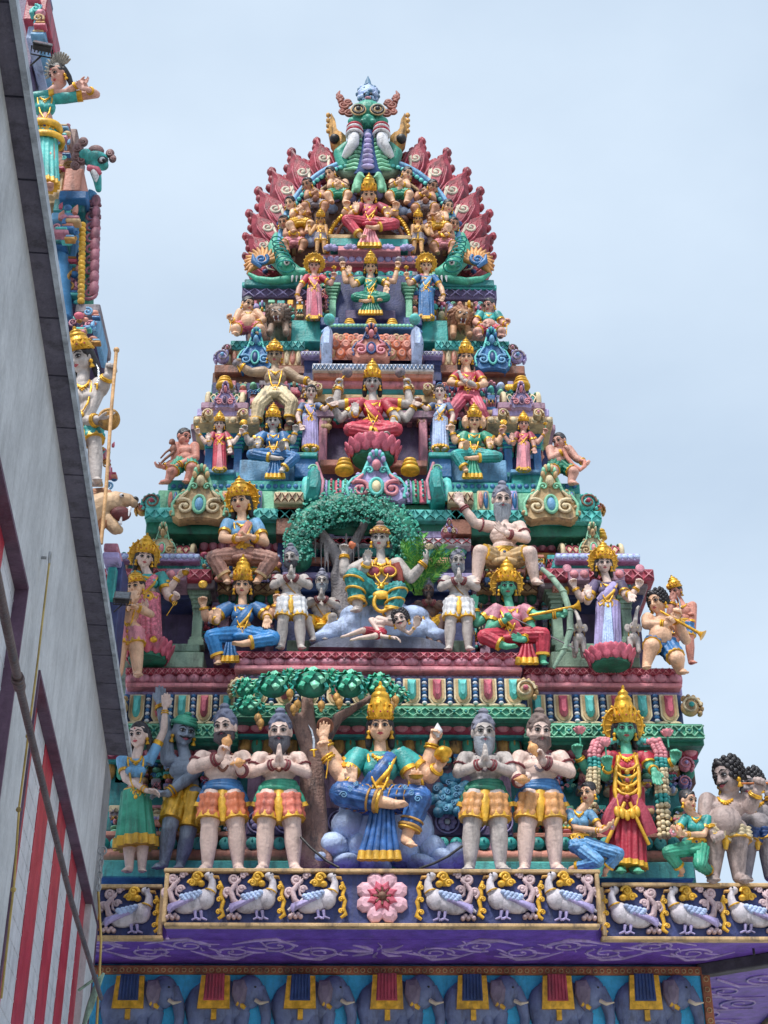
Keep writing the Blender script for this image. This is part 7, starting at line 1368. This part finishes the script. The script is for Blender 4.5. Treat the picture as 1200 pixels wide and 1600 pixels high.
# real fern rooted on the ledge
FN = thing('fern_plant', 'living bright green fern growing out of the ledge beside the seated god', 'plant', P(655, 935, 14.75)); m = MB(); rr = random.Random(2); b = P(652, 930, 14.7)
for i in range(26):
    x = rr.uniform(-36, 58) if i < 20 else rr.uniform(-10, 10); h = rr.uniform(40, 100)*(1-abs(x-5)/110); pts = [b+X_*(x*.12*u), b+X_*(x*.5*u)+U_*(h*.55*u)+F_*rr.uniform(.02, .15), b+X_*(x*.9*u)+U_*(h*.95*u)+F_*rr.uniform(.1, .3), b+X_*(x*1.25*u)+U_*(h*.92*u)+F_*rr.uniform(.2, .4)]
    for j in range(22):
        t = .12+.88*j/21; s_ = t*3; k_ = min(2, int(s_)); p = pts[k_].lerp(pts[k_+1], s_-k_); d = (pts[k_+1]-pts[k_]).normalized(); l_ = (9*sin(pi*min(1, t*1.02))+2)*u
        for e in (-1, 1):
            sd = d.cross(F_).normalized()*e; tip = p+(sd*.8+d*.55).normalized()*l_+F_*.01; w = d*(1.6*u); m.add([p-w, p+w, tip], [(0, 1, 2)], 0 if (i+j) % 4 else 1, False)
    m.tube(pts, .6*u, n=4, m=1)
m.build('fronds', [mat('fern_green', '#3f8f3a', .5, 0, .35, 0, 0), mat('fern_light', '#7fb84a', .5, 0, .3, 0, 0)], FN)
# small things on the ledge
m = MB(); m.tube([P(470, 1308, 13.8), P(486, 1325, 13.75), P(510, 1345, 13.7), P(530, 1356, 13.66)], .013, n=8); solo(m, 'cable', [BLACK], 'black cable slanting over the rocks to the parapet left of the blue goddess', 'cable', P(500, 1340, 13.7))
m = MB(); m.tube([P(722, 1322, 13.8), P(700, 1338, 13.75), P(678, 1349, 13.7), P(655, 1357, 13.66)], .013, n=8); solo(m, 'cable', [BLACK], 'black cable slanting over the rocks to the parapet right of the blue goddess', 'cable', P(690, 1340, 13.7))
m = MB(); c = P(706, 1245, 14.62); u = mpp(706, 1245, 14.6)
for i in range(44): a = rr.uniform(0, 6.28); r = rr.uniform(0, 1)**.5; m.ell(c+X_*(cos(a)*r*34*u)+U_*(sin(a)*r*40*u), (9*u, .05, 9*u), m=i % 2, n=9, k=6)
for i in range(11): a = 2.4*i; spiral(m, c+F_*.05+X_*cos(a)*(6+2.2*i)*u+U_*sin(a)*(7+2.4*i)*u, (X_, F_, U_), 5*u, 1.2, .9*u, 2, i*40)
solo(m, 'relief_bush', [mat('bush_blue', '#3f87a5', .45, 0, .15, .3), mat('bush_blue_deep', '#35789a', .45, 0, .15, .3), SKYB], 'round blue plaster bush on the wall right of the large seated goddess', 'ornament', c)
# ---------------------------------------------------------------- side building at the left
def PZ(px, py, z):
    d = CR @ V(((px-600)/FPX, (800-py)/FPX, -1.0)); return CAM+d*((z-CAMZ)/d.z)
D = CR @ V(((325-600)/FPX, (800-2190)/FPX, -1.0)); D.z = 0; D.normalize(); NR = V((D.y, -D.x, 0))     # along the wall, out of the wall toward the street
C0 = P(167, 1176, 12.7); ZH = C0.z
def PWl(px, py, off=0.0):
    d = CR @ V(((px-600)/FPX, (800-py)/FPX, -1.0)); c = C0+NR*off; t = (c-CAM).dot(NR)/d.dot(NR); return CAM+d*t
SB = thing('side_building', 'grey textured building with overhanging roof slab and red-white shuttered windows at left', 'building', V((C0.x, C0.y, 0)))
BAX = (NR, D, U_)
def bbox(mb, s0, s1, o0, o1, z0, z1, m=0, ch=0):  # along wall s (0 at the far corner, growing toward the viewer), out of wall o
    c = V((C0.x, C0.y, 0))-D*((s0+s1)/2)+NR*((o0+o1)/2)+U_*((z0+z1)/2); mb.box(c, (abs(o1-o0)/2, abs(s1-s0)/2, (z1-z0)/2), BAX, m, ch)
def sz(px, py): p = PWl(px, py); return (C0-p).dot(D), p.z
LENW = 16.0
s1a, zt1 = sz(64, 1018); s1b, _ = sz(150, 1462); s2b, zt2 = sz(42, 916)
zt1b = sz(150, 1462)[1]; ztw = (zt1+zt1b)/2
WALL = mat('grey_render', '#c2c4c8', .8, 0, .1, .12, .0, 3)
nt2 = WALL.node_tree; n2 = nt2.nodes; bs = [n for n in n2 if n.type == 'BSDF_PRINCIPLED'][0]; gg = n2.new('ShaderNodeNewGeometry'); mm = n2.new('ShaderNodeMapping'); mm.inputs['Scale'].default_value = (22, 22, 1.6); nn_ = n2.new('ShaderNodeTexNoise'); nn_.inputs['Scale'].default_value = 1.6; nn_.inputs['Detail'].default_value = 9; nn_.inputs['Roughness'].default_value = .75; bb = n2.new('ShaderNodeBump'); bb.inputs['Strength'].default_value = .7; bb.inputs['Distance'].default_value = .02
nt2.links.new(gg.outputs['Position'], mm.inputs[0]); nt2.links.new(mm.outputs[0], nn_.inputs['Vector']); nt2.links.new(nn_.outputs[0], bb.inputs['Height']); nt2.links.new(bb.outputs[0], bs.inputs['Normal'])
zlow = ztw-3.2
m = MB()
bbox(m, s1b*0, s1b, -.5, 0, 0, ZH); bbox(m, s1b, s1a, -.5, 0, ztw, ZH); bbox(m, s1a, s2b, -.5, 0, 0, ZH); bbox(m, s1b, s1a, -.5, 0, 0, zlow); bbox(m, s2b, s2b+2.6, -.5, 0, zt2, ZH); bbox(m, s2b+2.6, LENW, -.5, 0, 0, ZH); bbox(m, s2b, s2b+2.6, -.5, 0, 0, zt2-3.2); bbox(m, 0, LENW, -4, -.55, 0, ZH-.01)
m.build('wall', [WALL], SB)
OV = (PZ(200, 1180, ZH)-C0).dot(NR)
m = MB(); n = 30; p2 = PZ(52, 240, ZH); s2_ = (C0-p2).dot(D); ovk = ((p2-C0).dot(NR)-OV)/s2_
def WS(s, o, z): q = V((C0.x, C0.y, z))-D*s+NR*o; return q
for i in range(n):
    a, b = -.06+LENW*i/n, -.06+LENW*(i+1)/n-.014; vs = [WS(s, o, z) for z in (ZH, ZH+.05) for s, o in ((a, -4), (b, -4), (b, OV+ovk*b), (a, OV+ovk*a))]
    m.add(vs, [(0, 1, 2, 3), (4, 5, 6, 7), (0, 1, 5, 4), (1, 2, 6, 5), (2, 3, 7, 6), (3, 0, 4, 7)], 0, False)
m.build('roof_slab', [mat('dark_slab', '#5c5868', .75, 0, .15, .4, .3, 4)], SB)
m = MB(); vs = [WS(s, OV+ovk*s+o, z) for z in (ZH-.01, ZH+.055) for s, o in ((-.07, .001), (LENW, .001), (LENW, .03), (-.07, .03))]; m.add(vs, [(0, 1, 2, 3), (4, 5, 6, 7), (0, 1, 5, 4), (1, 2, 6, 5), (2, 3, 7, 6), (3, 0, 4, 7)], 0, False); m.build('edge_trim', [mat('pale_trim', '#aab2bc', .6)], SB)
REV = mat('plum_reveal', '#5d4158', .6, 0, .15, .2); SHR = mat('shutter_red', '#b01c34', .35, 0, .12, .15); SHW = mat('shutter_white', '#c9cbd2', .4, 0, .08, .2)
for (a, b, zt) in ((s1b, s1a, ztw), (s2b, s2b+2.6, zt2)):
    m = MB(); w = .06
    bbox(m, a+.02, b-.02, -w, .012, zt-.03, zt-.006); bbox(m, a-.006, a+.02, -w, .012, zt-3.19, zt-.006); bbox(m, b-.02, b+.006, -w, .012, zt-3.19, zt-.006); wf = m.build('window_frame', [REV], SB)
    nb = max(4, round((b-a)/.52))
    for i in range(nb):
        m = MB(); s0 = a+(b-a)*i/nb; s1_ = a+(b-a)*(i+1)/nb; bbox(m, s0+.004, s1_-.004, -w-.08, -w+.004 if i % 2 else -w, zt-3.19, zt-.032, 0, .0)
        if i % 2 == 0:
            for j in range(24): bbox(m, s0+.01, s1_-.01, -w, -w+.003, zt-.1-j*.13-.012, zt-.1-j*.13)
        m.build('shutter_board', [SHR if i % 2 else SHW], wf)
m = MB(); PO = [PWl(-12, 870, .55), PWl(28, 1062, .5), PWl(52, 1165, .45), PWl(112, 1410, .42), PWl(158, 1560, .4)]
m.tube(PO, .014, n=10); m.ell(PO[1], .022, n=10); m.tube([PO[1].lerp(PO[0], .03), PO[1].lerp(PO[2], .1)], .02, n=10); solo(m, 'flagpole', [mat('brown_pipe', '#5d4a48', .4, .3)], 'long thin brown pole slanting down across the striped shutters with a clamp halfway', 'pole', PO[1])
m = MB(); h0 = PWl(78, 872, .05); m.torus(h0, (D, U_, NR), .035, .006, n=14, k=6); m.tube([h0-NR*.07, h0-NR*.02], .01, n=6); solo(m, 'wall_hook', [mat('zinc', '#a0a2a5', .35, .8)], 'small metal eye hook on the grey wall above the lower window', 'hook', h0)
m = MB(); m.tube([h0-U_*.03, PWl(58, 1040, .1), PWl(44, 1150, .12), PWl(30, 1260, .1), PWl(22, 1380, .12), PWl(2, 1560, .1)], .006, n=6)
for x, y in ((44, 1150), (29, 1265), (21, 1390)): m.ell(PWl(x, y, .12), .014, n=8, k=6)
solo(m, 'rope', [mat('yellow_rope', '#b39a58', .7)], 'knotted yellow rope hanging from the wall hook past the lower window', 'rope', h0)
m = MB(); cc = P(159, 1338, 12.5)
for i in range(6): m.torus(cc-U_*(.055*i), ((X_ if i % 2 else F_), U_, (F_ if i % 2 else X_)), .018, .006, R2=.034, n=12, k=5)
m.torus(cc+U_*.05, (X_, U_, F_), .035, .009, n=14, k=6); solo(m, 'chain', [mat('zinc', '#a0a2a5', .35, .8)], 'short steel chain hanging from a ring at the corner beside the swan panel', 'chain', cc)
m = MB(); b0 = cc-U_*.31; m.tube([b0, P(158, 1470, 12.5), P(150, 1620, 12.5)], .011, n=6); solo(m, 'rope', [mat('yellow_rope', '#b39a58', .7)], 'straight pale rope hanging below the steel chain down to the picture bottom', 'rope', b0)
m = MB(); m.tube([P(162, 1520, 12.4), P(150, 1545, 12.4), P(140, 1575, 12.4), P(128, 1610, 12.4)], [.012, .03, .03, .012], [.006]*4, n=8); m.tube([P(122, 1548, 12.4), P(140, 1535, 12.4), P(160, 1525, 12.4)], .012, n=6); solo(m, 'torn_ribbon', [SAGEG], 'pale green torn strip of cloth tied to the rope at bottom left', 'ribbon', P(145, 1560, 12.4))
# ---------------------------------------------------------------- nearer corner shrine seen above the side building
def flood(px, py, Y, s, lab, yaw):
    r = thing('floodlight', lab, 'floodlight', P(px, py, Y), 'black floodlights'); u = mpp(px, py, Y)*s; c = P(px, py, Y); ax = (V((cos(yaw), sin(yaw), 0)), V((-sin(yaw)*.8, cos(yaw)*.8, -.6)).normalized(), None); ax = (ax[0], ax[1], ax[0].cross(ax[1]).normalized())
    m = MB(); m.box(c, (15*u, 5*u, 15*u), ax, 0, 1.5*u); m.box(c-ax[1]*6*u, (16*u, 1.5*u, 16*u), ax, 0, .8*u)
    for i in range(5): m.box(c+ax[1]*6*u+ax[0]*((i-2)*5.5*u), (.9*u, 3*u, 12*u), ax, 0)
    m.build('housing', [BLACK], r); m = MB(); m.box(c-ax[1]*7.2*u, (13*u, .6*u, 13*u), ax, 0); m.build('lens', [mat('lamp_glass', '#3a4048', .1)], r)
    m = MB(); m.tube([c+ax[0]*17*u, c+ax[0]*17*u+ax[1]*14*u, c-ax[0]*17*u+ax[1]*14*u, c-ax[0]*17*u], 1.3*u, n=6); m.tube([c+ax[1]*14*u, c+ax[1]*30*u-X_*16*u], 1.6*u, n=6); m.build('bracket', [BLACK], r)
flood(66, 74, 10.6, .95, 'black floodlight in front of the fan-crowned woman at upper left', .25); flood(142, 618, 11.3, .85, 'black floodlight below the grey blade at left edge of the side shrine', .2); flood(191, 935, 12.7, .8, 'small black floodlight beside the gold-capped statue on the second tier', .1)
SS = thing('side_shrine', 'nearer brightly painted corner shrine with blue column and gold beads, above the grey building', 'shrine', P(90, 1000, 12))
YS = 11.6
def sm(nm, mts, specs):
    m = MB()
    for sp in specs: slab(m, *sp)
    m.build(nm, mts, SS)
sm('tower_body', [DPUR], [(-60, 132, 345, 480, YS+.2, .5, 0), (-40, 100, 200, 345, YS+.35, .5, 0), (-40, 112, 480, 900, YS+.6, .5, 0), (-60, 52, -40, 200, YS+.4, .5, 0)])
sm('stepped_block', [BROWN, mat('taupe_block', '#8b6f68', .5, 0, .2, .4), BEIGE], [(60, 108, 193, 210, YS, 1, 1), (70, 104, 210, 262, YS+.1, 1, 0), (96, 116, 200, 264, YS+.2, .6, 1), (70, 98, 262, 318, YS-.1, .8, 2), (96, 130, 272, 300, YS+.05, .8, 0)])
sm('orange_block', [SALMON], [(100, 128, 262, 298, YS-.15, .6, 0)])
sm('blue_capital', [BLUE, SKYB, DTEAL], [(92, 136, 297, 310, YS-.3, .9, 0), (84, 132, 310, 330, YS-.2, .9, 2), (80, 114, 331, 344, YS-.3, .8, 1), (82, 108, 352, 360, YS-.22, .8, 0), (82, 106, 364, 378, YS-.2, .8, 2), (82, 104, 380, 384, YS-.17, .8, 0)])
m = MB(); m.tube([P(92, 384, YS), P(98, 500, YS)], .1, n=14); m.tube([P(145, 300, YS-.1), P(118, 350, YS), P(100, 470, YS+.1)], [.05, .06, .05], n=8); m.build('blue_column', [mat('column_blue', '#4a8fc4', .4, 0, .15, .3)], SS)
m = MB()
for i in range(17): m.ell(P(129-(i*.15), 352+i*7.4, YS-.2), .038, m=0, n=10, k=6)
m.build('gold_bead_string', [GOLD2], SS)
m = MB()
for i in range(9): spiral(m, P(144-i*.4, 322+i*17, YS-.1), (X_, F_, U_), .08, 1.3, .02, 0, i*50); m.ell(P(150-i*.4, 315+i*17, YS-.1), (.05, .05, .09))
m.build('leaf_edging', [mat('dusty_rose', '#9c5f70', .5, 0, .3, .5)], SS); m = MB(); m.tube([P(137, 380, YS), P(136, 480, YS)], .05, n=8, ridge=(3, .3)); m.build('green_edging', [GREEN], SS)
sm('ledge', [STONE, DPUR, SKYB], [(118, 156, 474, 488, YS-.2, .8, 0), (120, 150, 488, 520, YS, .8, 1), (146, 154, 488, 518, YS-.2, .6, 2)])
sm('top_block', [ROCKB, DRED, SKYB], [(44, 60, 20, 60, YS, .8, 0), (40, 54, -20, 30, YS-.1, .8, 1), (58, 74, -10, 16, YS-.2, .8, 1), (50, 72, 24, 70, YS+.1, .8, 2)])
sm('lower_frame', [NAVY, LILAC, ROSE, TEAL], [(160, 186, 862, 872, 13.0, .5, 1), (162, 184, 848, 860, 13.1, .5, 2), (160, 184, 876, 1060, 13.2, .4, 0), (166, 180, 885, 935, 13.12, .3, 3)])
f = figure('statue', 'dark-haired woman statue with grey fan-shaped crown and teal dress on the side shrine, upper left', 70, 300, .82, 10.9, SKIN2, 'close', head=(26, 222, 4), hq=17, yaw=42, hs='long', top=TEAL, sh=(30, 184), hv=112, low=('skirt', TURQ, GOLD2), neck=2, ar=12, arms=[(1, (98, 186, 2), (84, 194, 24), (-.8, .2, .2), FW, 'relax'), (-1, (44, 190, 6), (62, 205, 20), (1, 0, .2), FW, 'relax')], tilt=34)
m = MB(); q = f.q
for i in range(15): a = -1.5+3.0*i/14; m.tube([f.h(sin(a)*.6, -.3, 1+cos(a)*.4), f.h(sin(a)*1.6, -.35, .8+cos(a)*1.3), f.h(sin(a)*2.3, -.4, .8+cos(a)*2.0)], [q*.14, q*.2, q*.12], n=6)
f.part(m, 'fan_crown', [mat('grey_fan', '#9a948a', .5, 0, .2, .4)])
m = MB(); m.torus(f.Tp(0, .1, 0), (X_, F_, U_), 30*f.u, 6*f.u, R2=22*f.u, r2=9*f.u, n=24); m.torus(f.Tp(4, -.22, 0), (X_, F_, U_), 32*f.u, 5*f.u, R2=24*f.u, r2=8*f.u, n=24); f.part(m, 'gold_waist_bands', [GOLD2])
figure('statue', 'statue at the top left corner reaching down an arm with gold bangles', 84, -75, .8, 11.0, SKIN2, 'stand', hv=110, sh=(36, 178), top=TURQ, low=('shorts', TURQ, GOLD2), foot=True, arms=[(1, (104, -60, 4), (97, 26, 20), (-.1, -1, 0), FW, 'fist'), (-1, (50, -80, 4), (56, -40, 20), (0, -1, 0), FW, 'fist')], tilt=30)
f = figure('statue', 'many-armed deity statue holding a tall spear beside the grey building, mostly hidden', 128, 762, .95, 11.2, PALEG, 'stand', head=(-2, 212, 4), hq=20, yaw=30, crown=2.2, hs='long', sh=(34, 175), hv=95, top=None, low=('shorts', TEAL, GOLD2), neck=2, ar=15, tilt=30,
           arms=[(1, (158, 610, 4), (168, 588, 24), (.2, 1, .1), (.3, 0, 1), 'fist'), (1, (130, 662, 10), (152, 656, 30), (1, 0, .1), (0, 1, .3), 'relax'), (-1, (100, 640, 4), (108, 680, 20), (0, -1, 0), FW, 'relax')], props=[('sword', (152, 600, 18), 13, (-.05, 1, 0), GOLD), ('disc', (170, 655, 34), 19, (.0, 1, .35), OLDG)])
m = MB(); m.tube([P(182, 546, 10.9), P(174, 640, 10.9), P(166, 760, 10.9), P(158, 850, 10.9)], .016, n=8); m.ell(P(182, 547, 10.9), .028); f.part(m, 'spear', [mat('spear_tan', '#d0a06a', .45)])
# profile makara
Kk = thing('makara', 'teal bulging-eyed monster head in profile with brown crest leaves on the side shrine', 'ornament', P(150, 300, 11.3)); u = mpp(150, 255, 11.3); W = lambda x, y, d=0: P(x, y, 11.3-d*u)
m = MB(); m.ell(W(150, 250), (20*u, 16*u, 13*u)); m.ell(W(160, 258), (10*u, 10*u, 8*u)); m.chain([(W(148, 262), 10*u), (W(152, 280), 7*u), (W(154, 296), 5*u)]); m.ell(W(135, 245), 13*u); m.build('head', [TEAL], Kk, vox=1.2*u)
m = MB(); m.ell(W(160, 250, 14), 5*u, m=0); m.ell(W(162, 250, 18), 2.6*u, m=1); m.torus(W(160, 250, 14), (X_, U_, F_), 6.5*u, 1.6*u, m=1, n=14, k=5); m.build('eye', [WHITE, BLACK], Kk)
m = MB(); m.tube([W(138, 262, 12), W(152, 266, 14), W(156, 272, 12)], [5*u, 6*u, 4*u], m=0, n=8); m.tube([W(146, 268, 14), W(150, 276, 14), W(150, 284, 12)], [5*u, 5*u, 1.5*u], m=1, n=8); m.build('mouth', [DPINK, WHITE], Kk)
m = MB()
for x, y, r_ in ((122, 232, 9), (130, 222, 8), (120, 246, 9), (172, 240, 7), (176, 248, 6), (128, 250, 9), (118, 258, 8)): m.ell(W(x, y), (r_*u, 6*u, r_*u*1.2)); spiral(m, W(x, y, 6), (X_, F_, U_), r_*u*.7, 1.1, 1.7*u, 0, x)
m.ell(W(150, 236, 4), (13*u, 9*u, 10*u)); m.build('crest_leaves', [mat('mauve_brown', '#846060', .5, 0, .3, .4)], Kk)
# roaring lion head in profile
Lr = thing('lion_statue', 'large roaring lion head in profile with open mouth beneath the spear deity, left edge', 'statue', P(170, 840, 11.2)); u = mpp(180, 800, 11.2); W = lambda x, y, d=0: P(x, y, 11.2-d*u)
m = MB(); m.ell(W(172, 788), (22*u, 18*u, 20*u)); m.chain([(W(180, 780), 13*u), (W(200, 782), 11*u), (W(208, 786), 8*u)]); m.chain([(W(168, 812), 12*u), (W(180, 826), 10*u), (W(186, 828), 7*u)]); m.chain([(W(160, 790), 22*u), (W(130, 810), 30*u), (W(110, 850), 34*u)]); m.ell(W(162, 768), 7*u)
m.build('head', [mat('sand_lion', '#c4a27e', .5, 0, .2, .3)], Lr, vox=1.2*u, smooth=2)
m = MB(); m.ell(W(188, 803, 4), (17*u, 12*u, 12*u)); m.build('open_mouth', [mat('mouth_red', '#5a1418', .5)], Lr)
m = MB(); m.ell(W(212, 781), (5*u, 7*u, 5*u)); m.build('nose', [BLACK], Lr); m = MB(); m.cap(W(203, 794, 10), W(201, 806, 10), 3*u, .8*u); m.cap(W(188, 818, 10), W(190, 806, 10), 3*u, .8*u); m.build('teeth', [WHITE], Lr)
m = MB(); m.ell(W(190, 774, 13), 3.4*u, m=0); m.ell(W(192, 774, 16), 1.8*u, m=1); m.build('eye', [WHITE, BLACK], Lr)
m = MB()
for i in range(18): a = pi*.35+pi*1.2*i/17; m.tube([W(166+cos(a)*16, 790-sin(a)*18, 6), W(158+cos(a)*26, 794-sin(a)*28, 6), W(150+cos(a)*32, 800-sin(a)*36, 4)], [5*u, 5*u, 1.5*u], n=6)
m.build('mane', [mat('rust_mane', '#a0653c', .5, 0, .3, .3)], Lr)

def clutter(x0, x1, t, b, Y, n, seed):
    r_ = random.Random(seed); m = MB(); u = mpp(x0, t, Y)
    for i in range(n):
        f_ = (i+.5)/n; x = x0+(x1-x0)*r_.random(); y = t+(b-t)*f_; c = P(x, y, Y-r_.uniform(0, .15)); s_ = r_.uniform(4, 9)*u; k_ = r_.randrange(4); mi = r_.randrange(8)
        if k_ == 0: spiral(m, c, (X_*r_.choice((-1, 1)), F_, U_), s_, 1.3, s_*.25, mi, r_.uniform(0, 360))
        elif k_ == 1: m.ell(c, (s_, s_*.7, s_*.8), m=mi)
        elif k_ == 2: m.box(c, (s_*1.3, s_, s_*.4), AX, mi, .01); m.box(c+U_*s_*.8, (s_, s_*.9, s_*.3), AX, (mi+3) % 8, .01)
        else: m.tube([c-U_*s_, c, c+U_*s_*1.2+X_*s_*.3], [s_*.5, s_*.6, s_*.1], m=mi, n=7)
    m.build('carved_ornament', [TURQ, DPINK, BEIGE, BLUE, OLDG, ROSE, SALMON, SKYB], SS)
clutter(50, 74, 0, 60, YS-.1, 16, 1); clutter(62, 108, 195, 300, YS-.05, 34, 2); clutter(88, 118, 320, 380, YS-.25, 20, 3); clutter(104, 128, 400, 480, YS+.1, 26, 4); clutter(112, 152, 486, 540, YS-.25, 26, 5); clutter(120, 134, 540, 800, YS+.4, 60, 6); clutter(146, 180, 690, 760, YS, 22, 7)
bake()
